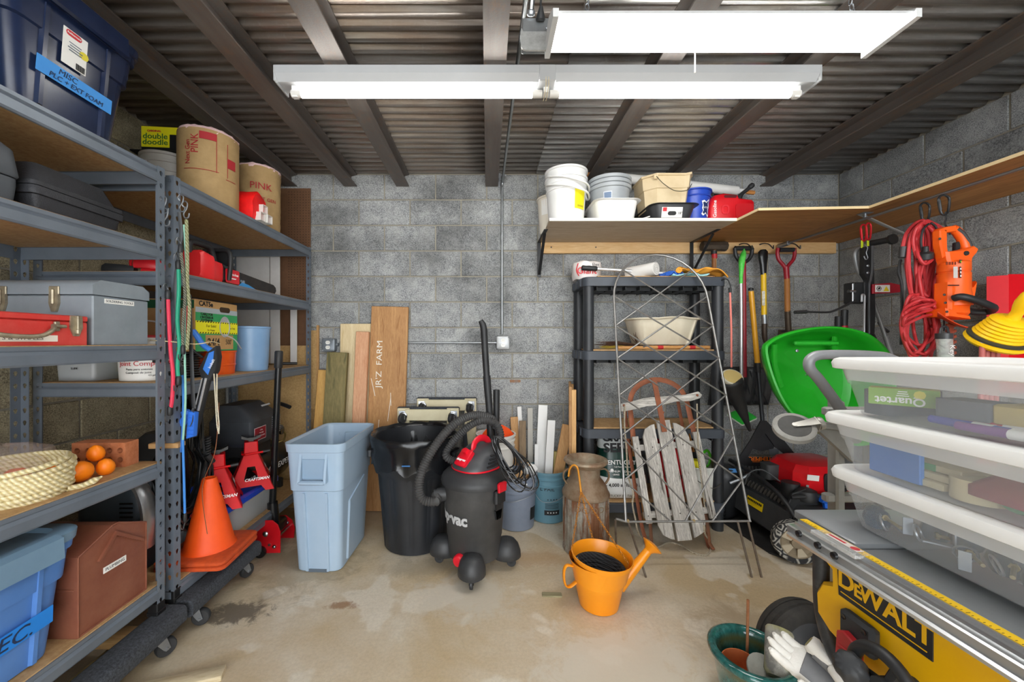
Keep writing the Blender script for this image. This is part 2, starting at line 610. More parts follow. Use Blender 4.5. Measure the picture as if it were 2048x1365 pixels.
# shop light with a glowing lens, hung on chains
t = thing('shop_light', 'hanging white shop light with one wide glowing lens and pull chain', 'light', (0.775, 1.30, 2.345))
L = 1.13
b = MB()
prof = [(-0.085, 0.0), (-0.03, 0.036), (-0.01, 0.042), (0.03, 0.042), (0.06, 0.03), (0.085, 0.0), (0.080, -0.004), (-0.080, -0.004)]
b.loft([[Vector((x, u, w)) for u, w in prof] for x in (-L/2, L/2)])
b.done('housing', HOUS, t, smooth=25)
b = MB()
lens = [(-0.078, -0.004), (0.078, -0.004), (0.072, -0.014), (0.04, -0.02), (-0.04, -0.02), (-0.072, -0.014)]
b.loft([[Vector((x, u, w)) for u, w in lens] for x in (-L/2+0.008, L/2-0.008)])
b.done('lens', emis('#fffefb', PANEL_E), t, smooth=50)
for s in (-1, 1):
 b = MB()
 b.loft([[Vector((s*(L/2)+e, u*1.06, w*1.04)) for u, w in [(-0.085, -0.022), (0.085, -0.022), (0.085, 0.004), (0.03, 0.045), (-0.01, 0.045), (-0.085, 0.004)]] for e in (-0.006, 0.012)])
 b.done('end_cap', mat('#cfd0d0', None, 0.3), t, smooth=25)
 ch = MB()
 for k in range(13):
  z = 0.045+k*0.0195
  ch.torus(0.009, 0.0018, 8, 5, M=T(s*0.45-s*k*0.004, 0, z) @ rot(PI/2, 0, PI/2 if k % 2 else 0) @ Matrix.Diagonal((0.75, 1.35, 1, 1)))
 ch.done('chain', ZINC, t)
b = MB()
for k in range(16):
 b.lathe([(0.0008, -0.002), (0.0026, -0.0012), (0.0026, 0.0012), (0.0008, 0.002)], 6, c=(-0.035, 0.088, -0.004-k*0.0046))
b.done('pull_chain', mat('#e9e4d8', None, 0.4), t)
# conduit, boxes on the ceiling and back wall
COND = mat('#a7abad', '#8c9092', 0.38, 0.8)
t = thing('junction_box', 'galvanized square junction box and plate by the central beam', 'electrical box', (0.175, 1.40, 2.41))
b = MB()
b.box((0, 0, 0.0), (0.105, 0.04, 0.105), 0.004)
b.done('box_body', COND, t)
b = MB()
b.loft([rrect(0.105, 0.105, 0.02, 3, z=z) for z in (0, 0.006)], M=frame('-y', (-0.005, -0.022, -0.03)) @ rot(-0.25, 0, 0))
b.done('cover_plate', mat('#c5c6c4', '#a9aaa8', 0.45, 0.5, scale=40), t)
for sx, sz in ((-0.035, -0.075), (0.035, 0.005)):
 MB().lathe([(0.006, 0), (0.006, 0.003), (0.003, 0.005)], 10, M=frame('-y', (sx, -0.032, sz))).done('screw', ZINC, t)
MB().cyl((-0.022, -0.02, 0.06), (-0.012, -0.1, 0.21), 0.011, n=12).done('conduit_stub', CHROME, t)
MB().lathe([(0.010, 0), (0.015, 0.004), (0.015, 0.014), (0.011, 0.018)], 12, M=aim((-0.022, -0.02, 0.055), (-0.012, -0.1, 0.21))).done('conduit_nut', ZINC, t)
c = MB()
c.tube(spline([(0.012, -0.03, 0.045), (0.014, -0.04, 0.12), (0.03, -0.09, 0.2), (0.1, -0.13, 0.13), (0.2, -0.14, 0.12), (0.35, -0.12, 0.115), (0.42, -0.1, 0.06)]), 0.004, 6)
c.lathe([(0.014, 0), (0.017, 0.006), (0.014, 0.016), (0.006, 0.04)], 12, M=aim((0.012, -0.024, 0.035), (0.012, -0.05, 0.08)))
c.done('lamp_cord', BLACK, t)
t = thing('conduit', 'thin grey steel conduit run along the ceiling and down the back wall', 'conduit', (0, 0, 0))
b = MB()
b.tube(spline([(0.115, YB-0.014, 1.37), (0.115, YB-0.014, 2.45), (0.116, YB-0.03, 2.54), (0.12, YB-0.12, 2.575), (0.13, 2.4, 2.60), (0.145, 1.42, 2.60)], 8), 0.0095, 10)
b.done('vertical_pipe', COND, t)
b = MB()
b.tube([(0.07, YB-0.014, 1.302), (-1.17, YB-0.014, 1.302)], 0.0085, 10)
b.done('horizontal_pipe', COND, t)
b = MB()
b.box((0.09, YB-0.07, 2.585), (0.03, 0.04, 0.06), 0.004)
b.box((0.105, YB-0.075, 2.60), (0.085, 0.008, 0.014), 0.002)
b.cyl((0.09, YB-0.09, 2.5), (0.09, YB-0.09, 2.57), 0.008, n=8)
b.done('beam_clamp', ZINC, t)
def outlet(x, z, m, label):
 t = thing('outlet_box', label, 'outlet', (x, YB-0.001, z))
 b = MB()
 b.loft([rrect(0.102, 0.102, 0.012, 3, z=q) for q in (0, 0.044)], M=frame('-y'))
 b.done('box_body', m, t)
 b = MB()
 b.loft([rrect(0.102, 0.102, 0.012, 3, z=0.045), rrect(0.1, 0.1, 0.012, 3, z=0.05), rrect(0.085, 0.085, 0.01, 3, z=0.055)], M=frame('-y'))
 b.done('face_plate', m, t)
 for s in (-1, 1):
  b = MB()
  b.loft([rrect(0.033, 0.028, 0.012, 3, cy=s*0.019, z=q) for q in (0.053, 0.059)], M=frame('-y'))
  b.done('receptacle', mat('#efeee8', None, 0.4), t)
  b = MB()
  for dx in (-0.006, 0.006):
   b.box((dx, s*0.019+0.003, 0.0592), (0.002, 0.008, 0.001), M=frame('-y'))
  b.done('slot', INK, t)
 for sx, sz in ((-0.043, -0.043), (0.043, 0.043)):
  MB().lathe([(0.006, 0.055), (0.006, 0.058), (0.003, 0.060)], 8, M=frame('-y', (sx, 0, sz))).done('screw', ZINC, t)
 MB().cyl((-0.066 if x > 0 else 0.051, -0.013, 0.001), (-0.05 if x > 0 else 0.07, -0.013, 0.001), 0.013, n=10).done('connector', ZINC, t)
outlet(0.122, 1.302, mat('#c9cccd', '#b5b8ba', 0.4, 0.4), 'light grey steel outlet box at foot of the vertical conduit')
outlet(-1.245, 1.285, mat('#868d94', '#757c83', 0.45, 0.3), 'dark grey steel outlet box half behind the leaning boards')
# ================================================ LEFT: STEEL SHELVING
STEEL = mat('#767f8b', '#69727d', 0.42, 0.25, scale=5)
BOARD = mat('#bd9a6c', '#ab8558', 0.7, scale=60, lo=0.4, hi=0.62)
FOOT = mat('#141415', None, 0.5)
PW, PP = 0.036, 0.052
def post_mesh(sx, sy, H):
 """slotted angle post: one flange facing +-x, one facing +-y, keyhole slots punched through"""
 b = MB()
 n = int(H/PP)
 r = 0.0078
 for fl in (0, 1):
  for k in range(n):
   z0 = H-(k+1)*PP
   c = z0+PP*0.55
   w = PW
   zt, zb = z0+PP, (z0 if k < n-1 else 0.0)
   outer = [(w, (zt+zb)/2), (w, zt), (w/2, zt), (0, zt), (0, (zt+zb)/2), (0, zb), (w/2, zb), (w, zb)]
   hole = [(w/2+r, c), (w/2+.7*r, c+.7*r), (w/2, c+r), (w/2-.7*r, c+.7*r), (w/2-r, c), (w/2-.55*r, c-1.5*r), (w/2, c-1.9*r), (w/2+.55*r, c-1.5*r)]
   vs = [((0, sy*u, z) if fl == 0 else (sx*u, 0, z)) for u, z in outer+hole]
   b.add(vs, [(i, (i+1) % 8, 8+(i+1) % 8, 8+i) for i in range(8)])
 return b.mesh('post', STEEL, 0)
PH = 1.845
POSTS = {(sx, sy): post_mesh(sx, sy, PH) for sx in (-1,) for sy in (1, -1)}
POSTS[(1, 1)] = post_mesh(1, 1, PH)
POSTS[(1, -1)] = post_mesh(1, -1, PH)
SLEN, SDEP = 1.30, 0.61
BPROF = [(0, 0), (0.004, 0.006), (0.004, 0.034), (-0.001, 0.040), (-0.004, 0.044), (-0.001, 0.048), (-0.001, 0.060), (-0.022, 0.060), (-0.022, 0.052), (-0.006, 0.050), (-0.008, 0.0)]
def beam_mesh(L):
 b = MB()
 b.loft([[Vector((u, y, w)) for u, w in BPROF] for y in (0, L)])
 return b.mesh('shelf_beam', STEEL, 25)
BM_L, BM_S = beam_mesh(SLEN-0.06), beam_mesh(SDEP-0.02)
BD = MB().box((-SDEP/2, SLEN/2, 0), (SDEP-0.012, SLEN-0.01, 0.012), 0.002).mesh('shelf_board', BOARD, 0)
def steel_rack(label, loc, levels, rz):
 t = thing('steel_shelving_unit', label, 'shelving', loc, rz, 'slotted steel shelving units')
 for x, y, sx, sy in ((0, 0, -1, 1), (0, SLEN, -1, -1), (-SDEP, 0, 1, 1), (-SDEP, SLEN, 1, -1)):
  p = ref('post', POSTS[(sx, sy)], t, (x, y, 0))
  md = p.modifiers.new('gauge', 'SOLIDIFY')
  md.thickness = 0.0018
  MB().box((x+sx*0.018, y+sy*0.018, 0.0), (0.046, 0.046, 0.02), 0.003).box((x+sx*0.018, y+sy*0.018, 0.02), (0.042, 0.042, 0.05), 0.004).done('foot', FOOT, p, loc=(-x, -y, 0))
 for z in levels:
  z -= loc[2]
  ref('shelf_beam', BM_L, t, (0, 0.03, z-0.06))
  ref('shelf_beam', BM_L, t, (-SDEP, SLEN-0.03, z-0.06), PI)
  ref('shelf_beam', BM_S, t, (-SDEP+0.01, 0.0, z-0.06), -PI/2)
  ref('shelf_beam', BM_S, t, (-0.01, SLEN, z-0.06), PI/2)
  ref('shelf_board', BD, t, (0, 0, z-0.003))
 return t
ZN = (0.306, 0.808, 1.295, 1.714, 2.030)
ZU = (0.250, 1.130, 1.615, 2.025)
steel_rack('nearer tall grey slotted steel shelving unit with five loaded shelves', (-1.366, 0.332, 0.190), ZN, -0.008)
steel_rack('farther grey slotted steel shelving unit reaching the back wall', (-1.358, 1.685, 0.186), ZU, -0.002)
# carpeted dollies under the racks
CARPET = mat('#2b2e33', '#53575e', 0.95, scale=120, lo=0.35, hi=0.75, bump=0.8, bscale=220)
WHEEL = mat('#232426', '#333436', 0.6)
def caster(parent, x, y, z0, r, rz, m=WHEEL):
 M = T(x, y, z0) @ Matrix.Rotation(rz, 4, 'Z')
 b = MB(M)
 b.box((0, 0, -0.003), (0.07, 0.06, 0.005), 0.001)
 b.cyl((0, 0, -0.016), (0, 0, -0.004), 0.024, n=14)
 for s in (-1, 1):
  b.prism([(-0.02, -0.016), (0.022, -0.016), (0.036, -r-0.028), (0.02, -r-0.036), (0.012, -r-0.028)], -0.0015, 0.0015, M=frame('-y', (0, s*0.019, 0)))
 b.cyl((0.024, -0.024, -r-0.026), (0.024, 0.024, -r-0.026), 0.006, n=8)
 b.done('caster_fork', ZINC, parent)
 w = MB(M)
 w.lathe([(r*0.35, -0.014), (r*0.9, -0.014), (r, -0.009), (r, 0.009), (r*0.9, 0.014), (r*0.35, 0.014)], 20, M=T(0.024, 0, -r-0.026) @ rot(PI/2, 0, 0))
 w.done('caster_wheel', m, parent)
def dolly(label, y0, y1, xf):
 t = thing('carpeted_dolly', label, 'dolly', (xf, y0, 0), 0, 'carpeted furniture dollies')
 L = y1-y0
 for x in (-0.055, -0.50):
  b = MB()
  prof = rrect(0.11, 0.075, 0.02, 3)
  b.loft([[Vector((x+p.x, y, 0.1475+p.y)) for p in prof] for y in (0, 0.012, L-0.012, L)])
  b.done('carpeted_rail', CARPET, t)
 for y in (0.12, L-0.12):
  MB().box((-0.28, y, 0.135), (0.42, 0.09, 0.03), 0.003).done('cross_board', wood('#c9a873', '#a9814e', 'x'), t)
 for x in (-0.06, -0.50):
  for y in (0.09, L-0.075):
   caster(t, x, y, 0.111, 0.0365, R.uniform(0.3, 1.6))
 return t
dolly('nearest carpet covered dolly carrying the nearer steel shelving', 0.55, 1.665, -1.285)
dolly('carpet covered dolly behind, carrying the farther steel shelving', 1.69, 2.20, -1.278)
# treated boards stored under the near rack
for k, (x, y, z, c1, c2, lb) in enumerate(((-1.52, 1.02, 0.022, '#b9b07c', '#938a5a', 'lowest pale green treated board on the floor under the nearer shelving'),
                                          (-1.47, 1.10, 0.066, '#c5b98a', '#9f9463', 'upper pale green treated board under the nearer shelving'),
                                          (-1.60, 1.05, 0.110, '#b07b48', '#8d5c33', 'reddish brown board on top of the boards under shelving'))):
 t = thing('stored_board', lb, 'board', (x, y, z), 0, 'boards stored under the shelving')
 MB().box((0, 0, 0), (0.09, 1.0, 0.04), 0.003).done('board', wood(c1, c2, 'y'), t)
# ================================================ BOXES ON THE NEAR RACK
NAVY = mat('#1a243f', '#243150', 0.26, scale=4)
TEAL = mat('#2f5f69', '#386b75', 0.4, scale=4)
BLUE = mat('#4f7fc4', '#5a8ace', 0.42, scale=5)
SLATE = mat('#6d8ba4', '#7897af', 0.42, scale=5)
TAPE = mat('#3f97e6', '#348bdc', 0.6)
def tote(label, loc, l0, w0, l1, w1, h, mb, ml, lid=True):
 """storage tote; its short end faces +x"""
 t = thing('storage_tote', label, 'tote', loc, 0)
 b = MB()
 st = lambda f, e=0.0, z=None: rrect(l0+(l1-l0)*f+e, w0+(w1-w0)*f+e, 0.045, 4, z=h*f if z is None else z)
 b.loft([st(0, -0.02, 0), st(0, 0, 0.008), st(0.66), st(0.67, 0.016), st(0.93, 0.016), st(0.93, 0.03), st(1.0, 0.03)])
 b.done('tub', mb, t)
 for y, w in ((-w0*0.30, 0.012), (w0*0.30, 0.012)):      # raised ribs of the end panel
  r = MB()
  x0, x1 = l0/2, l0/2+(l1-l0)/2*0.9
  r.loft([[Vector((x0-0.004, y-w, 0.01)), Vector((x0+0.010, y-w*0.5, 0.01)), Vector((x0+0.010, y+w*0.5, 0.01)), Vector((x0-0.004, y+w, 0.01))],
    [Vector((x1-0.004, y-w, h*0.9)), Vector((x1+0.012, y-w*0.5, h*0.9)), Vector((x1+0.012, y+w*0.5, h*0.9)), Vector((x1-0.004, y+w, h*0.9))]])
  r.done('rib', mb, t)
 k = MB()
 k.loft([rrect(l1+0.03, w1+0.03, 0.05, 4, z=h-0.002), rrect(l1+0.045, w1+0.045, 0.055, 4, z=h+0.002), rrect(l1+0.05, w1+0.05, 0.055, 4, z=h+0.030), rrect(l1+0.035, w1+0.035, 0.05, 4, z=h+0.036),
   rrect(l1-0.03, w1-0.03, 0.05, 4, z=h+0.036), rrect(l1-0.05, w1-0.05, 0.045, 4, z=h+0.024)])
 lo = k.done('lid', ml, t)
 for s in (1, -1):
  q = MB()
  q.prism([(s*(l1/2+0.02), h+0.04), (s*(l1/2+0.042), h+0.030), (s*(l1/2+0.046), h-0.035), (s*(l1/2+0.034), h-0.038), (s*(l1/2+0.028), h+0.012)], -w1*0.33, w1*0.33, M=frame('-y'))
  q.done('latch_handle', ml, lo)
 return t
LBLK = mat('#1b2f55', None, 0.6)
t = tote('large navy blue lidded tote with white label on top shelf', (-1.645, 1.292, 2.031), 0.52, 0.32, 0.575, 0.405, 0.355, NAVY, NAVY)
xa = lambda z, l0=0.52, l1=0.575, h=0.355: l0/2+(l1-l0)/2*z/h
tilt = lambda x, y, z, a=0.077: frame('+x', (x, y, z)) @ rot(a, 0, 0)
lb = plate('paper_label', 0.075, 0.115, LABELW, t, tilt(xa(0.235)+0.009, -0.012, 0.235))
plate('red_logo', 0.048, 0.018, mat('#c8202c', None, 0.5), lb, tilt(xa(0.28)+0.0098, -0.018, 0.281), r=0.008)
text('Rubbermaid', 0.0085, INKW, lb, tilt(xa(0.28)+0.0108, -0.018, 0.281))
plate('yellow_spot', 0.030, 0.024, mat('#e3d32a', None, 0.5), lb, tilt(xa(0.235)+0.0098, 0.016, 0.238), r=0.011)
for k in range(5):
 plate('print_line', 0.045-0.006*(k % 3), 0.0028, mat('#6f7884', None, 0.6), lb, tilt(xa(0.25)+0.0098, -0.012, 0.262-k*0.0085))
bc = MB()
for k in range(12):
 bc.box((0.006+k*0.0024, -0.045, 0.0012), (0.0012 if k % 3 else 0.0018, 0.02, 0.0004), M=tilt(xa(0.235)+0.0094, -0.012, 0.235))
bc.done('barcode', INK, lb)
tp = plate('blue_tape', 0.235, 0.05, TAPE, t, tilt(xa(0.125)+0.0125, 0.0, 0.128) @ rot(0, 0, -0.015))
text('MISC', 0.026, LBLK, tp, tilt(xa(0.13)+0.0142, -0.03, 0.139), shear=0.2)
text('PLC + EXT FOAM', 0.022, LBLK, tp, tilt(xa(0.12)+0.0142, 0.0, 0.116), shear=0.2)
tote('dark teal tote at left edge of the top shelf', (-1.645, 0.862, 2.031), 0.52, 0.36, 0.575, 0.41, 0.355, TEAL, TEAL)
CASEB = mat('#26272b', '#34353a', 0.55, bump=0.5, bscale=260)
CASEG = mat('#4a4f55', '#565b61', 0.5, scale=6)
# grey case, left edge of second shelf
t = thing('tool_case', 'grey upright plastic case at left edge of second shelf', 'case', (-1.56, 0.95, 1.7145))
MB().loft([rrect(0.30, 0.44, 0.03, 4, z=0), rrect(0.31, 0.45, 0.03, 4, z=0.06), rrect(0.31, 0.45, 0.03, 4, z=0.08)]).done('lower_shell', CASEG, t)
MB().loft([rrect(0.312, 0.452, 0.03, 4, z=0.084), rrect(0.318, 0.458, 0.03, 4, z=0.09), rrect(0.31, 0.45, 0.045, 4, z=0.165), rrect(0.27, 0.41, 0.05, 4, z=0.19)]).done('upper_shell', CASEG, t)
MB().box((0.156, 0.02, 0.085), (0.012, 0.05, 0.05), 0.004).done('latch', mat('#3c4046', None, 0.5), t)
# black hard case
t = thing('tool_case', 'black pebbled hard plastic case with sloping lid on second shelf', 'case', (-1.52, 1.345, 1.7145), 0.03)
MB().loft([rrect(0.22, 0.27, 0.015, 3, z=0), rrect(0.235, 0.295, 0.015, 3, z=0.055)]).done('lower_shell', CASEB, t)
MB().loft([rrect(0.248, 0.312, 0.018, 3, z=0.056), rrect(0.25, 0.315, 0.018, 3, z=0.075), rrect(0.248, 0.312, 0.018, 3, z=0.078), rrect(0.248, 0.312, 0.018, 3, z=0.081)]).done('rim', CASEB, t)
MB().loft([rrect(0.25, 0.315, 0.018, 3, z=0.083), rrect(0.248, 0.312, 0.018, 3, z=0.097), rrect(0.215, 0.29, 0.02, 3, z=0.10), rrect(0.165, 0.24, 0.02, 3, z=0.165)]).done('lid', CASEB, t)
MB().tube(spline([(-0.02, -0.155, 0.075), (-0.02, -0.175, 0.08), (-0.02, -0.178, 0.115), (-0.02, -0.16, 0.12)]), 0.006, 6).done('carry_handle', BLACKG, t)
# grey steel toolbox
GREYB = mat('#8e979f', '#7f888f', 0.45, scale=7)
t = thing('toolbox', 'grey steel toolbox labelled SOLDERING TOOLS on third shelf', 'toolbox', (-1.655, 1.482, 1.2955))
MB().box((0, 0, 0.090), (0.53, 0.225, 0.180), 0.004).done('body', GREYB, t)
b = MB()
pr = [(-0.1145, 0.182), (0.1145, 0.182), (0.1145, 0.215), (0.085, 0.236), (-0.085, 0.236), (-0.1145, 0.215)]
b.loft([[Vector((x, u, w)) for u, w in pr] for x in (-0.267, 0.267)])
b.done('lid', GREYB, t, smooth=60)
OLDZ = mat('#b7ac93', '#8d8371', 0.45, 0.6, scale=30)
for x in (-0.05, 0.135):
 lt = MB()
 lt.box((x, -0.1175, 0.195), (0.036, 0.006, 0.03), 0.002)
 lt.prism([(-0.016, 0.02), (0.016, 0.02), (0.017, -0.015), (0.008, -0.045), (-0.008, -0.045), (-0.017, -0.015)], 0, 0.008, M=frame('-y', (x, -0.113, 0.165)))
 lt.box((x, -0.124, 0.172), (0.010, 0.008, 0.055), 0.003)
 lt.done('latch', OLDZ, t)
MB().tube(spline([(-0.05, -0.122, 0.15), (-0.056, -0.126, 0.135), (-0.046, -0.128, 0.12), (-0.055, -0.128, 0.1), (-0.05, -0.128, 0.088)]), 0.003, 6).done('snap_hook', ZINC, t)
lb = plate('paper_label', 0.118, 0.017, LABELW, t, frame('+x', (0.2655, -0.012, 0.163)))
text('SOLDERING TOOLS', 0.0122, mat('#55585c', None, 0.6), lb, frame('+x', (0.2664, -0.012, 0.163)))
# red flat toolbox
REDB = mat('#d23a35', '#dd5a50', 0.42, scale=14)
t = thing('toolbox', 'scuffed red flat steel toolbox with bare handle on third shelf', 'toolbox', (-1.485, 1.135, 1.2955))
MB().box((0, 0, 0.0405), (0.2, 0.425, 0.081), 0.003).done('body', REDB, t)
MB().box((0, 0, 0.092), (0.202, 0.427, 0.020), 0.003).done('lid', REDB, t)
hd = MB()
hd.tube(spline([(0.102, -0.11, 0.064), (0.118, -0.095, 0.052), (0.128, -0.06, 0.036), (0.13, 0.0, 0.030), (0.13, 0.05, 0.034), (0.122, 0.085, 0.052), (0.108, 0.10, 0.066)]), 0.0068, 10)
hd.done('handle', OLDZ, t)
for y in (-0.115, 0.112):
 MB().box((0.104, y, 0.064), (0.008, 0.016, 0.032), 0.002).cyl((0.108, y-0.016, 0.064), (0.108, y+0.022, 0.064), 0.006, n=10).done('handle_lug', OLDZ, t)
for y in (0.172, -0.172):
 lt = MB()
 lt.prism([(-0.018, 0.035), (0.018, 0.035), (0.02, -0.005), (0.008, -0.033), (-0.008, -0.033), (-0.02, -0.005)], 0, 0.005, M=frame('+x', (0.1005, y, 0.066)))
 lt.box((0.108, y, 0.075), (0.010, 0.008, 0.055), 0.002)
 lt.box((0.109, y, 0.048), (0.012, 0.013, 0.018), 0.003)
 lt.done('latch', OLDZ, t)
lb = plate('paper_label', 0.235, 0.020, mat('#efe9dc', None, 0.6), t, frame('+x', (0.1008, 0.0, 0.025)))
text('RIVETS & STAPLES', 0.0145, mat('#6d6a66', None, 0.6), lb, frame('+x', (0.1017, 0.0, 0.025)), sx=1.35)
# small white bottle between red and grey boxes
t = thing('bottle', 'small white plastic bottle standing behind the red toolbox', 'bottle', (-1.61, 1.05, 1.3985))
MB().lathe([(0.022, 0), (0.026, 0.004), (0.026, 0.045), (0.02, 0.056), (0.011, 0.06)], 16).done('body', WHITE, t)
MB().lathe([(0.013, 0.06), (0.013, 0.078), (0.010, 0.08)], 14).done('cap', WHITE, t)
# rope coil, bag, orange eggs, brick on the fourth shelf
def rope_mat(c1, c2, pitch=60, axis=0):
 t = NT('rope')
 v = t.coord()
 w = t.n('ShaderNodeTexWave', wave_type='BANDS', bands_direction='DIAGONAL')
 w.inputs['Scale'].default_value = pitch
 w.inputs['Distortion'].default_value = 1.5
 t.l(v, w.inputs['Vector'])
 n = t.noise(v, 60, 4)
 c = t.mix(t.ramp(w.outputs['Fac'], [(0.1, 0.0), (0.6, 1.0)]), c1, c2)
 c = t.mix(t.ramp(n, [(0.4, 0.0), (0.75, 0.5)]), c, c1)
 t.bump(w.outputs['Fac'], 0.6, 0.004)
 return t.out(c, 0.85)
SISAL = rope_mat('#cbb983', '#efe4bd', 32)
t = thing('rope_coil', 'thick coil of pale sisal rope on fourth shelf of nearer unit', 'rope', (-1.515, 1.245, 0.808))
for k in range(8):
 b = MB()
 rr = 0.128+R.uniform(-0.004, 0.004)-(0.01 if k in (0, 7) else 0)
 pts = [(rr*math.cos(a)+R.uniform(-.002, .002), rr*math.sin(a)+R.uniform(-.002, .002), 0.009+k*0.0142+0.003*math.sin(a*2+k)+0.008*math.sin(a)*(k/8)) for a in [2*PI*q/26 for q in range(26)]]
 b.tube(pts, 0.0088, 8, closed=True)
 b.done('rope_turn', SISAL, t)
b = MB()
b.tube(spline([(0.115, 0.05, 0.012), (0.13, 0.08, 0.010), (0.136, 0.105, 0.013), (0.142, 0.14, 0.022)]), [0.009]*12+[0.010, 0.011, 0.011, 0.008, 0.005, 0.004, 0.003], 8)
b.done('rope_end', SISAL, t)
def film(tint, alpha=0.3, rough=0.15):
 t = NT('plastic_film')
 g = t.n('ShaderNodeBsdfTransparent')
 m = t.n('ShaderNodeMixShader')
 o = t.t.nodes['Material Output']
 v = t.coord()
 f = t.ramp(t.noise(v, 22, 4, 0.6, 1.0), [(0.3, alpha*0.6), (0.75, min(1, alpha*1.6))])
 t.l(f, m.inputs[0])
 t.l(g.outputs[0], m.inputs[1])
 t.l(t.b.outputs[0], m.inputs[2])
 t.l(m.outputs[0], o.inputs['Surface'])
 t.bump(t.noise(v, 30, 3, 0.6, 1.5), 0.5, 0.01)
 return t.out(tint, rough)
FILM = film('#ecdcd2', 0.22)
t = thing('plastic_bag', 'crumpled clear plastic bag of orange items behind rope coil', 'bag', (-1.66, 1.32, 0.809))
b = MB()
rings = []
for k, (s, z) in enumerate(((0.85, 0.002), (1.0, 0.03), (1.0, 0.07), (0.8, 0.115), (0.45, 0.14), (0.1, 0.15))):
 rings.append([Vector((0.14*s*math.cos(a)*(1+0.08*math.sin(5*a+k)), 0.16*s*math.sin(a)*(1+0.07*math.sin(7*a+2*k)), z+0.006*math.sin(4*a+k))) for a in [2*PI*q/30 for q in range(30)]])
b.loft(rings)
b.done('film', FILM, t)
ORG = mat('#ff8d10', '#ff7f00', 0.45)
b = MB()
for k in range(6):
 a = k*1.05
 b.lathe([(0.002, -0.04), (0.022, -0.03), (0.032, -0.008), (0.03, 0.015), (0.016, 0.036), (0.002, 0.043)], 14, M=T(0.06*math.cos(a), 0.07*math.sin(a), 0.04) @ rot(1.4, a, a))
b.done('orange_filling', mat('#f2682c', None, 0.5), t)
for k, (x, y, z, r, ax, ay, lb) in enumerate(((-1.452, 1.385, 0.847, 0.037, 1.35, 0.3, 'front orange plastic egg beside the rope coil end'),
                                             (-1.525, 1.395, 0.847, 0.036, 1.3, -0.5, 'orange plastic egg touching the rope coil'),
                                             (-1.435, 1.462, 0.837, 0.028, 0.3, 0.2, 'small orange egg nearest the brick, lower one'),
                                             (-1.478, 1.468, 0.886, 0.027, 0.2, 0.1, 'small orange egg on top, against the brick holes'))):
 t = thing('plastic_egg', lb, 'egg', (x, y, z), 0, 'orange plastic eggs')
 MB().lathe([(0.003*1, -r*1.05), (r*0.5, -r*0.93), (r*0.86, -r*0.55), (r, -r*0.05), (r*0.93, r*0.45), (r*0.66, r*0.95), (r*0.3, r*1.22), (0.002, r*1.3)], 22, M=rot(ax, ay, 0)).done('shell', ORG, t, smooth=80)
BRK = mat('#c98058', '#b0653c', 0.9, scale=40, bump=0.6, bscale=120)
t = thing('brick', 'red clay brick on its side showing eight core holes', 'brick', (-1.545, 1.575, 0.8095), 0.04)
b = MB()
w, h, d = 0.205, 0.098, 0.062
nx = 5
cw = w/nx
rr = 0.0115
cells = []
for iy in range(2):
 for ix in range(nx):
  x0, z0 = -w/2+ix*cw, iy*h/2
  outer = [(x0+cw, z0+h/4), (x0+cw, z0+h/2), (x0+cw/2, z0+h/2), (x0, z0+h/2), (x0, z0+h/4), (x0, z0), (x0+cw/2, z0), (x0+cw, z0)]
  cx, cz = x0+cw/2, z0+h/4+(0.006 if iy == 0 else -0.006)
  hole = [(cx+rr*math.cos(q*PI/4), cz+rr*math.sin(q*PI/4)) for q in range(8)]
  vs = [(u, -d/2, v) for u, v in outer]+[(u, -d/2, v) for u, v in hole]+[(u, d/2, v) for u, v in hole]+[(u, d/2, v) for u, v in outer]
  fs = []
  for q in range(8):
   n_ = (q+1) % 8
   fs += [(q, n_, 8+n_, 8+q), (8+q, 8+n_, 16+n_, 16+q), (16+q, 16+n_, 24+n_, 24+q)]
  b.add(vs, fs)
b.add([(x, y, z) for x in (-w/2, w/2) for y in (-d/2, d/2) for z in (0, h)], [(0, 1, 3, 2), (4, 6, 7, 5), (0, 4, 6, 2), (1, 3, 7, 5)])
b.done('body', BRK, t, smooth=0)
t = thing('wood_block', 'small scrap of pale wood behind the slotted post', 'wood', (-1.40, 1.70, 0.86), 0.1)
MB().box((0, 0, 0), (0.12, 0.05, 0.022), 0.002).done('scrap', wood('#cfa873', '#a97f4b', 'x'), t)
# bottom shelf: blue tote and brown metal box
t = tote('blue storage tote with slate lid and ELEC tape on bottom shelf', (-1.655, 1.105, 0.307), 0.50, 0.31, 0.55, 0.375, 0.355, BLUE, SLATE)
tp = plate('blue_tape', 0.225, 0.055, mat('#1e86e6', None, 0.6), t, tilt(xa(0.13, 0.5, 0.55)+0.013, 0.02, 0.135) @ rot(0, 0, 0.05))
text('ELEC.', 0.06, LBLK, tp, tilt(xa(0.13, 0.5, 0.55)+0.0142, 0.0, 0.133), shear=0.2, sx=1.1)
BRN = mat('#7b4433', '#8d5843', 0.42, scale=8, bump=0.25, bscale=60)
t = thing('metal_tool_chest', 'brown steel house-shaped chest labelled PLUMBING on bottom shelf', 'toolbox', (-1.595, 1.442, 0.307))
pent = [(-0.134, 0), (0.134, 0), (0.134, 0.275), (0.012, 0.328), (-0.012, 0.328), (-0.134, 0.275)]
MB().prism(pent, -0.215, 0.213, M=frame('+x')).done('body', BRN, t, smooth=20)
b = MB()
e = [(0.134, 0), (0.134, 0.275), (0.012, 0.328), (-0.012, 0.328), (-0.134, 0.275), (-0.134, 0)]
for i in range(len(e)):
 p, q = e[i], e[(i+1) % len(e)]
 b.tube([(0.2135, p[0]*0.975, p[1]*0.985+0.003), (0.2135, q[0]*0.975, q[1]*0.985+0.003)], 0.004, 6)
b.done('rolled_edge', BRN, t)
b = MB()
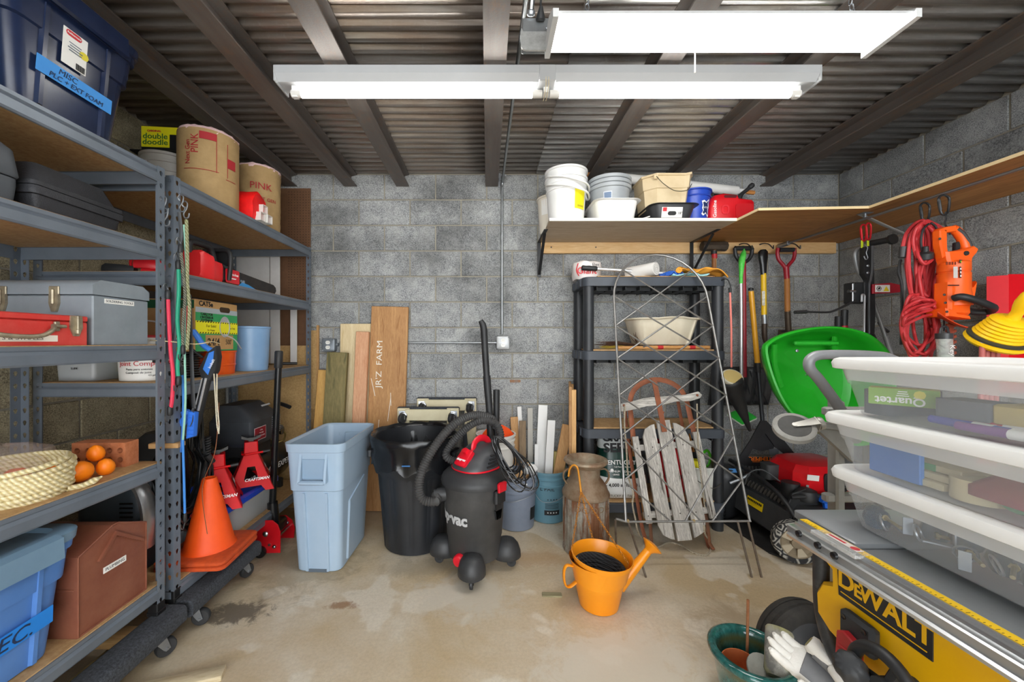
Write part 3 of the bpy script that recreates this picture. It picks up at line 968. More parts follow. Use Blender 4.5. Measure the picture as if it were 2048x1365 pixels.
b.prism([(-0.06, 0.22), (0.0, 0.285), (0.115, 0.205), (0.115, 0.215), (0.0, 0.300), (-0.066, 0.224)], 0.212, 0.222, M=frame('+x'))
b.done('pressed_gable', BRN, t, smooth=0)
MB().box((-0.0, -0.136, 0.165), (0.41, 0.004, 0.006), 0.001).done('seam', BRN, t)
lb = plate('paper_label', 0.088, 0.022, LABELW, t, frame('+x', (0.2145, 0.0, 0.178)))
text('PLUMBING', 0.0155, mat('#55585c', None, 0.6), lb, frame('+x', (0.2154, 0.0, 0.178)))
# ================================================ THINGS ON THE FARTHER RACK
# engine on the low shelf
t = thing('small_engine', 'grey finned engine with louvred shroud behind the brown chest', 'engine', (-1.70, 1.87, 0.2475))
SHR = mat('#3c464e', '#465058', 0.4)
b = MB()
b.box((0, 0.02, 0.10), (0.26, 0.26, 0.20), 0.02)
b.done('crankcase', BLACK, t)
b = MB()
b.loft([rrect(0.30, 0.24, 0.04, 4, z=0.16), rrect(0.32, 0.27, 0.05, 4, z=0.2), rrect(0.32, 0.27, 0.06, 4, z=0.33), rrect(0.27, 0.24, 0.08, 4, z=0.40), rrect(0.18, 0.16, 0.07, 4, z=0.425)])
b.done('shroud', SHR, t)
b = MB()
for k in range(6):
 b.box((0.09, -0.137, 0.24+k*0.02), (0.06, 0.006, 0.008), 0.002)
b.done('louvre', BLACKG, t)
MB().tube(spline([(0.165, -0.12, 0.14), (0.178, -0.12, 0.28), (0.15, -0.115, 0.38), (0.08, -0.09, 0.42), (0.0, -0.08, 0.435)]), 0.022, 10, flat=0.04).done('side_panel', SILVER, t)
pl = MB()
pl.prism([(-0.055, -0.014), (0.055, -0.014), (0.055, 0.014), (-0.055, 0.014)], 0, 0.004, M=frame('-y', (-0.05, -0.137, 0.21)))
pl = pl.done('badge_bar', mat('#c7ccd0', None, 0.4), t)
d = MB()
d.prism([(-0.03, -0.01), (0, 0.025), (0.03, -0.01), (0, -0.03)], 0, 0.003, M=frame('-y', (-0.03, -0.1355, 0.22)))
d.done('badge_diamond', mat('#b8352c', None, 0.5), t)
text('BRIGGS & STRATTON', 0.0105, INK, pl, frame('-y', (-0.05, -0.1418, 0.21)))
# joint compound bucket, clear bin, yellow box on the middle shelf
PAIL = mat('#e9e7e1', None, 0.4)
def bucket(name, label, loc, rb, rt, h, m, rim=None, group=None, hd=None, cat='bucket', bands=True, wall=0.004):
 t = thing(name, label, cat, loc, 0, group)
 b = MB()
 f = lambda z: rb+(rt-rb)*z/h
 prof = [(rb-0.01, 0), (rb, 0.006)]
 if bands:
  prof += [(f(h*.70), h*.70), (f(h*.70)+0.006, h*.71), (f(h*.74)+0.006, h*.74), (f(h*.75), h*.75), (f(h*.84), h*.84), (f(h*.84)+0.006, h*.85), (f(h*.88)+0.006, h*.88), (f(h*.89), h*.89)]
 prof += [(f(h*.955), h*.955), (rt+0.008, h*.96), (rt+0.008, h), (rt-wall, h), (rb-wall, 0.012)]
 b.lathe(prof, 36, cap0=True, cap1=True)
 b.done('pail', m, t)
 return t
t = bucket('compound_bucket', 'white joint compound bucket with red and black print on middle shelf', (-1.60, 1.83, 1.1285), 0.098, 0.108, 0.20, PAIL)
MB().lathe([(0.112, 0.192), (0.114, 0.196), (0.114, 0.206), (0.108, 0.212), (0.1, 0.212), (0.097, 0.207)], 36).done('lid', mat('#c43a3a', None, 0.4), t)
MB().tube(spline([(0.112, 0, 0.165), (0.135, -0.02, 0.20), (0.122, -0.03, 0.25), (0.06, -0.03, 0.275), (-0.06, -0.02, 0.27), (-0.112, 0, 0.165)]), 0.004, 6).done('bail', WHITE, t)
def curved_text(s, size, m, parent, r, z, a0, name='lettering', sx=1.0, taper=0.0, bold=0.0):
 """lettering wrapped around an upright cylinder; a0 is the angle of its centre"""
 cu = bpy.data.curves.new(name, 'FONT')
 cu.body = s
 cu.size = size
 cu.align_x = 'CENTER'
 cu.align_y = 'CENTER'
 cu.extrude = 0.0005
 cu.offset = bold
 cu.resolution_u = 3
 tmp = bpy.data.objects.new('tmp', cu)
 me = bpy.data.meshes.new_from_object(tmp)
 bpy.data.objects.remove(tmp)
 bpy.data.curves.remove(cu)
 me.name = name
 for v in me.vertices:
  a = a0+v.co.x*sx/r
  rr = r+v.co.z+taper*v.co.y
  v.co = (rr*math.cos(a), rr*math.sin(a), z+v.co.y)
 me.materials.clear()
 me.materials.append(m)
 o = bpy.data.objects.new(name, me)
 COL.objects.link(o)
 o.parent = parent
 return o
def curved_plate(name, w, h, m, parent, r, z, a0, taper=0.0, label=None, n=10):
 b = MB()
 rings = []
 for i in range(n+1):
  a = a0+(i/n-0.5)*w/r
  rings.append([Vector(((r+q+taper*e)*math.cos(a), (r+q+taper*e)*math.sin(a), z+e)) for q, e in ((0, -h/2), (0.0009, -h/2), (0.0009, h/2), (0, h/2))])
 b.loft(rings)
 return b.done(name, m, parent, label=label)
RDI = mat('#c4202a', None, 0.55)
curved_text('Joint Compound', 0.030, RDI, t, 0.1035, 0.083, -0.98, taper=0.05)
curved_text('Pasta para uniones', 0.013, INK, t, 0.1022, 0.058, -1.15, taper=0.05)
curved_text('Composé de joint', 0.013, INK, t, 0.1018, 0.043, -1.18, taper=0.05)
curved_plate('black_band', 0.05, 0.04, INK, t, 0.1035, 0.105, -0.45, taper=0.05)
curved_text('4.5 gal', 0.010, INK, t, 0.1010, 0.030, -0.70, taper=0.05)
def frosted(alpha):
 q = NT('frosted_plastic')
 g = q.n('ShaderNodeBsdfTransparent')
 m = q.n('ShaderNodeMixShader')
 m.inputs[0].default_value = alpha
 q.l(g.outputs[0], m.inputs[1])
 q.l(q.b.outputs[0], m.inputs[2])
 q.l(m.outputs[0], q.t.nodes['Material Output'].inputs['Surface'])
 return q.out('#dfe2e4', 0.25)
CLEAR = frosted(0.40)
t = thing('clear_box', 'small clear plastic box on middle shelf left of the compound bucket', 'box', (-1.865, 1.84, 1.1285))
MB().loft([rrect(0.17, 0.16, 0.015, 3, z=0), rrect(0.185, 0.175, 0.015, 3, z=0.15), rrect(0.18, 0.17, 0.015, 3, z=0.15), rrect(0.165, 0.155, 0.015, 3, z=0.004)], cap1=True).done('tub', CLEAR, t)
MB().loft([rrect(0.15, 0.14, 0.01, 2, z=0.005), rrect(0.16, 0.15, 0.01, 2, z=0.07)]).done('contents', mat('#6c6459', '#3c3a38', 0.7, scale=30), t)
text('SLIDE', 0.013, INK, t, frame('-y', (0.0, -0.085, 0.06)))
t = thing('yellow_box', 'yellow and black box between the clear box and compound bucket', 'box', (-1.745, 1.96, 1.1285), 0.1)
MB().box((0, 0, 0.07), (0.07, 0.12, 0.14), 0.003).done('carton', mat('#e6d02a', None, 0.6), t)
for z, h, m in ((0.10, 0.022, INK), (0.035, 0.03, mat('#4a7a3a', None, 0.6)), (0.065, 0.008, INK)):
 plate('printed_band', 0.066, h, m, t, frame('-y', (0, -0.0606, z)))
# cable box on a black spool and an orange tub
KRAFT = mat('#c29a66', '#b58c58', 0.75, scale=20)
t = thing('cable_box', 'green and kraft cardboard network cable box marked CAT5e', 'box', (-1.545, 2.03, 1.262), 0.03)
MB().box((0, 0, 0.128), (0.27, 0.33, 0.256), 0.003).done('carton', KRAFT, t)
fx = 0.1358
GRN = mat('#2f9a5b', '#3aa766', 0.6)
plate('grey_stripe', 0.326, 0.026, mat('#a9b4ba', None, 0.6), t, frame('+x', (fx, 0, 0.205)))
plate('green_panel', 0.326, 0.192, GRN, t, frame('+x', (fx, 0, 0.097)))
yb = plate('yellow_band', 0.328, 0.062, mat('#f4ee1c', None, 0.5), t, frame('+x', (fx+0.0008, 0, 0.120)))
b = MB()
for s in (-1, 1):
 for k in range(17):
  b.prism([(-0.158+k*0.0192, s*0.027-0.003), (-0.150+k*0.0192, s*0.027-0.003), (-0.146+k*0.0192, s*0.027+0.003), (-0.154+k*0.0192, s*0.027+0.003)], 0.0008, 0.0014, M=frame('+x', (fx+0.0008, 0, 0.120)))
b.done('hazard_dashes', INK, yb, kind='stuff')
text('For Solid', 0.020, mat('#7d7414', None, 0.6), yb, frame('+x', (fx+0.0022, -0.055, 0.127)))
text('En Vente', 0.015, mat('#7d7414', None, 0.6), yb, frame('+x', (fx+0.0022, -0.055, 0.106)))
text('ion Only', 0.014, mat('#7d7414', None, 0.6), yb, frame('+x', (fx+0.0022, 0.115, 0.120)))
plate('kraft_label', 0.22, 0.075, KRAFT, t, frame('+x', (fx+0.0008, 0.015, 0.045)))
text('24/4', 0.052, INK, t, frame('+x', (fx+0.0018, -0.035, 0.045)), bold=0.001)
text("500'", 0.038, INK, t, frame('+x', (fx+0.0018, 0.085, 0.045)), sx=0.8)
text('CAT5e', 0.034, INK, t, frame('+x', (fx+0.0006, -0.09, 0.236)), bold=0.001)
for k, s in enumerate(('CABLE FOR', 'L’INTÉRIEUR', 'EXTÉRIEUR')):
 text(s, 0.017, INK, t, frame('+x', (fx+0.0012, -0.085, 0.185-k*0.016)), bold=0.0004)
b = MB()
b.loft([rrect(0.085, 0.028, 0.0138, 5, z=q) for q in (0, 0.0012)], M=frame('+x', (fx, 0.055, 0.217)))
b.done('hand_hole', mat('#3a2a1a', None, 0.9), t)
b = MB()
b.lathe([(0.052, 0.0), (0.056, 0.002), (0.05, 0.003), (0.042, -0.004), (0.002, -0.004)], 26, M=frame('+x', (fx+0.001, 0.052, 0.127)) @ Matrix.Diagonal((0.8, 1, 1, 1)))
b.done('cable_hole', mat('#aeb0b4', None, 0.5), t)
b = MB()
b.tube(spline([(fx, 0.05, 0.085), (fx+0.03, 0.09, 0.06), (fx+0.02, 0.16, 0.015), (fx+0.02, 0.17, 0.01)]), 0.003, 6)
b.done('loose_cable', mat('#b9bcc0', None, 0.5), t)
MB().box((0.0, -0.1656, 0.230), (0.26, 0.001, 0.04)).done('side_print', mat('#1d5a38', None, 0.6), t)
t = thing('cable_spool', 'wide black spool of thin black cable under the CAT5e box', 'spool', (-1.545, 1.925, 1.1285))
MB().lathe([(0.1, 0), (0.115, 0.002), (0.115, 0.008), (0.05, 0.010), (0.05, 0.122), (0.115, 0.124), (0.115, 0.130), (0.1, 0.132)], 30).done('reel', BLACK, t)
for k in range(9):
 MB().torus(0.100+R.uniform(0, 0.008), 0.0058, 30, 7, M=T(0, 0, 0.017+k*0.0122)).done('cable_turn', BLACKG, t)
t = thing('orange_tub', 'translucent orange plastic tub under right end of the CAT5e box', 'tub', (-1.50, 2.145, 1.1285))
MB().lathe([(0.085, 0), (0.09, 0.004), (0.093, 0.05), (0.096, 0.052), (0.096, 0.06), (0.094, 0.062), (0.097, 0.122), (0.1, 0.124), (0.1, 0.132), (0.09, 0.133)], 30).done('tub', mat('#d9480f', '#e6601c', 0.25), t)
BLBIN = mat('#7ba0c8', '#85a9cf', 0.35)
t = thing('waste_bin', 'plain light blue plastic bin on the middle shelf', 'bin', (-1.475, 2.42, 1.1285))
MB().lathe([(0.088, 0), (0.096, 0.006), (0.109, 0.262), (0.114, 0.264), (0.114, 0.274), (0.107, 0.276), (0.092, 0.008)], 36).done('tub', BLBIN, t)
t = thing('hand_trowel', 'small grey steel finishing trowel lying on the middle shelf', 'trowel', (-1.425, 2.72, 1.1292), 0.4)
MB().prism([(-0.09, -0.03), (0.06, -0.04), (0.06, 0.04), (-0.09, 0.03)], 0, 0.002).done('blade', ZINC, t)
MB().cyl((-0.02, 0, 0.002), (-0.02, 0, 0.024), 0.005, n=8).cyl((-0.03, 0, 0.028), (0.085, 0, 0.028), 0.011, 0.009, n=12).done('handle', BLACK, t)
t = thing('putty_knife', 'flat putty knife with dark handle beside the finishing trowel', 'knife', (-1.50, 2.66, 1.1292), -0.2)
MB().prism([(0.0, -0.012), (0.09, -0.035), (0.092, 0.035), (0.0, 0.012)], 0, 0.002).done('blade', ZINC, t)
MB().loft([rrect(0.11, 0.024, 0.008, 3, cx=-0.055, z=q) for q in (0, 0.014)]).done('handle', mat('#4b4f54', None, 0.5), t)
# upper shelf: hand tool and chainsaw
REDT = mat('#d3202a', '#c81a24', 0.35)
t = thing('hand_saw_tool', 'small red and black pruning tool on the upper middle shelf', 'tool', (-1.60, 1.77, 1.6135), 0.15)
b = MB()
b.loft([[Vector((x, y*s, 0.024+z*s2)) for y, z in ((-0.02, 0.0), (-0.016, 0.018), (0.016, 0.018), (0.02, 0), (0.016, -0.018), (-0.016, -0.018))] for x, s, s2 in ((-0.13, 0.7, 0.8), (-0.11, 1.2, 1.3), (-0.04, 1.0, 1.1), (0.0, 0.7, 0.8))])
b.done('grip', BLACK, t)
b = MB()
b.loft([[Vector((x, y*s, z0+z*s)) for y, z in ((-0.022, 0.0), (-0.016, 0.02), (0.016, 0.02), (0.022, 0), (0.016, -0.02), (-0.016, -0.02))] for x, s, z0 in ((0.0, 0.9, 0.05), (0.05, 1.2, 0.055), (0.1, 0.9, 0.045), (0.13, 0.3, 0.035))])
b.tube(spline([(-0.02, 0, 0.04), (0.0, -0.02, 0.07), (0.07, -0.02, 0.078), (0.12, -0.01, 0.05)]), 0.006, 6)
b.cyl((0.03, 0, 0.018), (0.10, 0, 0.018), 0.017, n=12)
b.done('head', REDT, t)
MB().cyl((0.045, 0, 0.075), (0.045, 0, 0.092), 0.004, n=8).done('bolt', ZINC, t)
t = thing('chainsaw', 'red and black electric chainsaw with bar cover on upper shelf', 'chainsaw', (-1.475, 2.05, 1.6135), PI/2-0.03)
# local x runs along the bar (towards the back wall), -y faces the aisle
b = MB()
sec = lambda x, w, z0, z1, c=0.03: [Vector((x, p.x, (z0+z1)/2+p.y)) for p in rrect(w, z1-z0, c, 2)]
b.loft([sec(-0.125, 0.12, 0.02, 0.145, 0.02), sec(-0.11, 0.14, 0.004, 0.155, 0.02), sec(-0.05, 0.15, 0.004, 0.140, 0.02), sec(-0.045, 0.13, 0.012, 0.125, 0.02), sec(0.035, 0.12, 0.008, 0.120, 0.02)])
b.done('body', mat('#ee2f33', '#e3262b', 0.35), t, smooth=30)
b = MB()
b.loft([sec(0.03, 0.135, 0.004, 0.12), sec(0.13, 0.13, 0.004, 0.11), sec(0.21, 0.09, 0.01, 0.09)])
b.done('motor_cover', BLACKG, t, smooth=30)
lg = plate('red_badge', 0.11, 0.075, mat('#dd2430', None, 0.4), t, frame('-y', (0.095, -0.0685, 0.055)), r=0.01)
text('Milwaukee', 0.021, INKW, lg, frame('-y', (0.095, -0.0695, 0.066)), shear=0.25)
MB().prism([(-0.03, -0.004), (0.022, -0.002), (0.03, 0.004), (-0.02, 0.003)], 0, 0.0008, M=frame('-y', (0.095, -0.0692, 0.043))).done('flash_mark', INKW, lg)
MB().tube(spline([(-0.12, 0.0, 0.14), (-0.12, 0.0, 0.19), (-0.05, 0.0, 0.20), (0.02, 0.0, 0.19), (0.05, 0.0, 0.115)]), 0.016, 10).done('rear_handle', BLACK, t)
MB().tube(spline([(0.06, -0.072, 0.03), (0.055, -0.085, 0.12), (0.06, -0.07, 0.185), (0.07, 0.0, 0.195), (0.06, 0.07, 0.18), (0.055, 0.078, 0.06)]), 0.012, 10).done('front_handle', BLACK, t)
MB().prism([(-0.05, 0), (0.05, 0), (0.06, 0.10), (0.03, 0.115), (-0.03, 0.115), (-0.06, 0.10)], -0.005, 0.005, M=frame('+x', (0.13, 0, 0.09)) @ rot(-0.3, 0, 0)).done('hand_guard', BLACK, t)
b = MB()
b.prism([(0.17, 0.005), (0.50, -0.002), (0.535, 0.006), (0.55, 0.028), (0.545, 0.05), (0.52, 0.065), (0.17, 0.09)], -0.014, 0.014, M=frame('-y', (0, -0.035, 0.006)), b=0.004)
b.done('bar_cover', mat('#232021', '#37302b', 0.5, scale=30), t)
MB().prism([(0.15, -0.002), (0.33, -0.002), (0.36, 0.002), (0.26, 0.028), (0.2, 0.034)], 0.0145, 0.0155, M=frame('-y', (0, -0.035, 0.005))).done('blue_sticker', mat('#3f9be0', None, 0.5), t)
text('FUEL', 0.02, mat('#b9cbe0', None, 0.5), t, frame('-y', (0.205, -0.0505, 0.044)), shear=0.2)
# top shelf: bucket, box, insulation rolls, white tubes with a red cloth
t = bucket('white_bucket', 'off-white plastic bucket under the yellow box on the top shelf', (-1.875, 2.30, 2.0235), 0.118, 0.135, 0.355, mat('#cfcac2', None, 0.45))
MB().tube(spline([(-0.05, -0.145, 0.305), (-0.09, -0.16, 0.25), (-0.15, -0.13, 0.17), (-0.19, -0.05, 0.12), (-0.18, 0.05, 0.15), (-0.145, 0.06, 0.30)]), 0.0028, 6).done('bail', mat('#55565a', None, 0.4, 0.6), t)
t = thing('dry_erase_box', 'yellow and black carton reading double doodle on white bucket', 'box', (-1.82, 2.30, 2.385), 0.10)
MB().box((0, 0, 0.085), (0.34, 0.11, 0.155), 0.002).done('carton', mat('#16171a', None, 0.4), t)
MB().box((0, 0, 0.004), (0.40, 0.20, 0.010), 0.003).done('tray', mat('#1b1b1d', None, 0.5), t)
plate('yellow_strip', 0.338, 0.042, mat('#e6dd14', None, 0.45), t, frame('-y', (0, -0.0556, 0.141)))
yp = plate('yellow_panel', 0.150, 0.112, mat('#e6dd14', None, 0.45), t, frame('-y', (-0.094, -0.0554, 0.100)))
DG = mat('#2b6a2a', None, 0.6)
text('double', 0.044, DG, yp, frame('-y', (-0.095, -0.0565, 0.106)), sx=1.1, bold=0.0006)
text('doodle', 0.044, DG, yp, frame('-y', (-0.095, -0.0565, 0.072)), sx=1.1, bold=0.0006)
text('CARDINAL', 0.015, RDI, yp, frame('-y', (-0.10, -0.0575, 0.136)), bold=0.0006)
for k, s in enumerate(('Travel Board Game', 'Wipe-clean edition')):
 text(s, 0.014, INKW, t, frame('-y', (0.085, -0.0560, 0.104-k*0.018)))
for k in range(4):
 plate('print_line', 0.07-0.012*(k % 2), 0.004, INKW, t, frame('-y', (0.08, -0.0555, 0.062-k*0.012)))
PAPER = mat('#b99a6a', '#a88a5c', 0.8, scale=14, bump=0.3, bscale=40)
PINK = mat('#e7bfc0', '#efd2d0', 0.95, scale=30, bump=0.9, bscale=90)
REDP = mat('#b02a30', None, 0.7)
def ins_roll(label, loc, r, h, crumple, rz):
 t = thing('insulation_roll', label, 'roll', loc, rz, 'insulation rolls')
 rings = []
 n = 44
 for i in range(13):
  z = h*i/12
  s = 1.0-(0.035 if i in (0,) else 0)-(crumple*1.6*(1-z/h)**2)
  rings.append([Vector((r*s*math.cos(a)*(1+crumple*math.sin(9*a+z*30)*math.sin(5*a+z*21)), r*s*math.sin(a)*(1+crumple*math.sin(7*a+z*40)), z+crumple*0.05*math.sin(6*a))) for a in [2*PI*q/n for q in range(n)]])
 b = MB()
 b.loft(rings)
 b.done('kraft_wrap', PAPER, t, smooth=60)
 b = MB()
 b.loft([[Vector((r*s*math.cos(a)+R.uniform(-.003, .003), r*s*math.sin(a)+R.uniform(-.003, .003), h+z+R.uniform(-0.003, 0.004))) for a in [2*PI*q/n for q in range(n)]] for s, z in ((0.985, -0.012), (0.99, 0.008), (0.9, 0.018), (0.6, 0.014), (0.3, 0.020), (0.02, 0.016))])
 b.done('pink_fibre', PINK, t, smooth=60)
 return t
t = ins_roll('tall kraft wrapped pink insulation roll with red print on top shelf', (-1.525, 2.13, 2.0235), 0.140, 0.39, 0.004, 0.0)
for s, z, a, sz in (('PINK', 0.345, -1.38, 0.05), ('Next Gen', 0.30, -1.62, 0.034)):
 cu = bpy.data.curves.new('lettering', 'FONT')
 cu.body = s
 cu.size = sz
 cu.align_x = 'CENTER'
 cu.align_y = 'CENTER'
 cu.extrude = 0.0005
 cu.resolution_u = 3
 tmp = bpy.data.objects.new('tmp', cu)
 me = bpy.data.meshes.new_from_object(tmp)
 bpy.data.objects.remove(tmp)
 for v in me.vertices:      # print runs up the roll
  x, y = v.co.x, v.co.y
  aa = a-y/0.144
  v.co = ((0.1438+v.co.z)*math.cos(aa), (0.1438+v.co.z)*math.sin(aa), z+x*0.9-0.04)
 me.materials.clear()
 me.materials.append(REDP)
 o = bpy.data.objects.new('lettering', me)
 COL.objects.link(o)
 o.parent = t
for w, h, z, a in ((0.075, 0.038, 0.352, -0.98), (0.05, 0.05, 0.24, -0.18)):
 curved_plate('red_mark', w, h, REDP, t, 0.1435, z, a)
for w, h, z, a in ((0.0025, 0.20, 0.27, -0.72), (0.0025, 0.18, 0.25, -0.35), (0.16, 0.0025, 0.175, -1.2), (0.06, 0.0025, 0.15, -0.2)):
 curved_plate('red_rule', w, h, REDP, t, 0.1435, z, a)
t = ins_roll('shorter crumpled kraft insulation roll beside white tubes on top shelf', (-1.54, 2.62, 2.0235), 0.132, 0.425, 0.04, 0.4)
curved_text('PINK', 0.06, REDP, t, 0.140, 0.29, -1.35)
curved_text('NEXT GEN', 0.03, REDP, t, 0.139, 0.21, -1.2)
VINYL = mat('#dcdad4', None, 0.4)
def square_tube(label, x0, x1, y, z, w, grp):
 t = thing('vinyl_tube', label, 'tube', (x0, y, z), 0.0, grp)
 b = MB()
 L = x1-x0
 o = [rrect(w, w, 0.004, 2), rrect(w-0.006, w-0.006, 0.003, 2)]
 b.loft([[Vector((L*q, p.x, p.y+w/2)) for p in o[k]] for q, k in ((0, 0), (1, 0), (1, 1), (0, 1))], loop=True)
 b.done('profile', VINYL, t)
for k, (y, z, x1, lb) in enumerate(((2.30, 2.0235, -1.325, 'lower front white square vinyl tube under the red cloth'), (2.355, 2.0235, -1.315, 'lower rear white square vinyl tube on the top shelf'),
                                   (2.33, 2.0765, -1.33, 'upper white square vinyl tube poking from the red cloth'))):
 square_tube(lb, -1.92, x1, y, z, 0.05, 'white vinyl tubes on the top shelf')
t = thing('red_cloth', 'bright red cloth wrapped over ends of the white tubes', 'cloth', (-1.43, 2.315, 1.992))
rings = []
for i, x in enumerate((-0.055, -0.045, -0.015, 0.02, 0.045, 0.055)):
 e = 0.012 if i in (0, 5) else 0.0
 pr = [(-0.068, 0.03), (-0.072, 0.07), (-0.066, 0.115), (-0.045, 0.15), (-0.01, 0.166), (0.03, 0.163), (0.058, 0.14), (0.072, 0.10), (0.074, 0.055), (0.07, 0.03), (0.04, 0.0265), (-0.04, 0.0265)]
 rings.append([Vector((x*1.35+0.004*math.sin(j*2.1), u*1.05*(1-e*2)+0.003*math.sin(i*2.3+j*1.7), max(0.034, w*1.25-e+0.004*math.sin(i*1.9+j*2.9)))) for j, (u, w) in enumerate(pr)])
b = MB()
b.loft(rings)
b.done('folded_cloth', mat('#fb1212', '#e00c0c', 0.6, scale=18), t, smooth=50)
# boards standing behind the rack
def pegboard_mat():
 return mat('#6b4a30', '#5e4029', 0.7, scale=20)
t = thing('pegboard', 'brown pegboard panel with small holes behind the farther shelving', 'panel', (-1.62, YB-0.022, 1.28))
b = MB()
b.box((0, 0, 0.62), (0.45, 0.006, 1.24))
b.done('panel', pegboard_mat(), t)
b = MB()
for i in range(8):
 for k in range(42):
  x, z = 0.055+i*0.0225, 0.35+k*0.021
  b.add([(x+0.0032*math.cos(q*PI/3), -0.0035, z+0.0032*math.sin(q*PI/3)) for q in range(6)], [(0, 1, 2, 3, 4, 5)])
b.done('hole', mat('#1c130c', None, 0.9), t, smooth=0, kind='stuff')
WB = mat('#d7d5d3', '#cdcac8', 0.6)
for k, (x, w, z0, z1, lb) in enumerate(((-1.86, 0.31, 1.14, 2.0, 'widest white panel leaning behind the chainsaw'), (-1.655, 0.075, 1.14, 2.52, 'tallest narrow white strip beside the pegboard edge'),
                                       (-1.505, 0.05, 1.14, 1.60, 'short narrow white strip in front of the pegboard'))):
 t = thing('white_foam_board', lb, 'board', (x, YB-0.045-0.012*k, z0), 0, 'white boards behind the shelving')
 MB().box((0, 0, (z1-z0)/2), (w, 0.008, z1-z0), 0.001).done('board', WB, t)
t = thing('particle_board', 'tan particle board sheet standing on the floor behind the farther shelving', 'panel', (-1.66, YB-0.012, 0.0))
MB().box((0, 0, 0.70), (0.62, 0.012, 1.40), 0.001).done('sheet', mat('#c3a06b', '#ad8a58', 0.8, scale=90, lo=0.4, hi=0.65), t)
# low shelf: compressor, jack stands on a bin, cables, cone
DKG = mat('#33363b', '#3d4147', 0.45)
t = thing('air_compressor', 'dark grey air compressor with ribbed shroud and black tank', 'compressor', (-1.60, 2.60, 0.2475))
b = MB()
b.lathe([(0.02, -0.30), (0.09, -0.285), (0.125, -0.25), (0.135, -0.20), (0.135, 0.20), (0.125, 0.25), (0.09, 0.285), (0.02, 0.30)], 28, M=T(0, 0.08, 0.20) @ rot(-PI/2, 0, 0))
b.done('tank', BLACKG, t)
text('CRAFTSMAN EXPERT.', 0.055, INKW, t, frame('+x', (0.137, 0.05, 0.20)), shear=0.15)
for y in (-0.1, 0.24):
 MB().box((0, y, 0.035), (0.2, 0.04, 0.07), 0.006).done('foot', BLACK, t)
b = MB()
b.loft([rrect(0.25, 0.30, 0.03, 3, cy=-0.02, z=0.40), rrect(0.28, 0.34, 0.03, 3, cy=-0.02, z=0.44), rrect(0.28, 0.34, 0.03, 3, cy=-0.02, z=0.56), rrect(0.26, 0.32, 0.03, 3, cy=-0.02, z=0.575), rrect(0.13, 0.26, 0.03, 3, cx=-0.03, cy=-0.03, z=0.66)])
b.done('shroud', DKG, t, smooth=30)
b = MB()
for k in range(9):
 b.box((0.1415, 0.085, 0.438+k*0.014), (0.005, 0.10, 0.005), 0.001)
 b.box((0.06, 0.152, 0.438+k*0.014), (0.12, 0.005, 0.005), 0.001)
b.done('vent_slots', mat('#9fa4aa', None, 0.5), t)
MB().box((0, -0.02, 0.36), (0.2, 0.24, 0.10), 0.01).done('pump_block', BLACK, t)
rp = plate('red_plate', 0.12, 0.075, mat('#8f1d2c', None, 0.4), t, frame('+x', (0.1405, -0.10, 0.475)))
plate('plate_border', 0.128, 0.083, mat('#c9b9bb', None, 0.5), rp, frame('+x', (0.1399, -0.10, 0.475)), t=0.0008)
for k, s in enumerate(('3 GAL', 'OIL FREE', 'COMPRESSOR')):
 text(s, 0.012, mat('#dfc9cc', None, 0.6), rp, frame('+x', (0.1413, -0.09, 0.495-k*0.018)))
MB().prism([(-0.05, -0.006), (0.05, -0.006), (0.05, 0.006), (-0.05, 0.006)], 0, 0.001, M=frame('+x', (0.083, 0.06, 0.632)) @ rot(-0.72, 0, 0)).done('badge_bar', mat('#c9cdd1', None, 0.4), t)
b = MB()
b.tube(spline([(0.02, 0.30, 0.3), (0.03, 0.31, 0.42), (0.03, 0.31, 0.56), (0.05, 0.29, 0.60), (0.10, 0.26, 0.60), (0.16, 0.235, 0.585)], 6), 0.014, 10)
b.done('carry_handle', BLACK, t)
b = MB()
b.cyl((0.05, 0.15, 0.33), (0.05, 0.15, 0.44), 0.012, n=10)
b.box((0.07, 0.15, 0.45), (0.12, 0.035, 0.03), 0.006)
b.cyl((0.12, 0.11, 0.45), (0.12, 0.19, 0.45), 0.018, n=12)
b.done('regulator', mat('#5b5d60', '#7b7d80', 0.35, 0.7), t)
MB().lathe([(0.018, 0), (0.02, 0.006), (0.02, 0.03), (0.016, 0.036)], 16, M=T(0.09, 0.15, 0.463)).done('red_knob', mat('#e02a24', None, 0.4), t)
for y in (0.10, 0.215):
 MB().lathe([(0.026, 0), (0.028, 0.004), (0.028, 0.018), (0.022, 0.02)], 16, M=frame('+x', (0.10, y, 0.42))).done('gauge', CHROME, t)
MB().tube(spline([(0.06, 0.20, 0.44), (0.12, 0.24, 0.40), (0.10, 0.25, 0.34), (0.04, 0.22, 0.33)]), 0.006, 7).done('air_tube', mat('#b39a5a', None, 0.35, 0.8), t)
t = thing('clear_bin', 'clear plastic bin with royal blue lid under the jack stands', 'bin', (-1.565, 2.26, 0.2475))
b = MB()
b.loft([rrect(0.34, 0.48, 0.03, 4, z=0), rrect(0.38, 0.53, 0.03, 4, z=0.165), rrect(0.372, 0.522, 0.03, 4, z=0.165), rrect(0.332, 0.472, 0.03, 4, z=0.004)])
b.done('tub', CLEAR, t)
MB().loft([rrect(0.30, 0.44, 0.02, 3, z=0.006), rrect(0.32, 0.46, 0.02, 3, z=0.08)]).done('contents', mat('#6f7178', '#5f6067', 0.6, scale=6), t)
BLID = mat('#1c3fb0', '#2247bb', 0.35)
b = MB()
b.loft([rrect(0.40, 0.55, 0.035, 4, z=0.160), rrect(0.42, 0.57, 0.035, 4, z=0.163), rrect(0.42, 0.57, 0.035, 4, z=0.190), rrect(0.405, 0.555, 0.035, 4, z=0.194), rrect(0.36, 0.51, 0.03, 4, z=0.194), rrect(0.35, 0.50, 0.03, 4, z=0.182)])
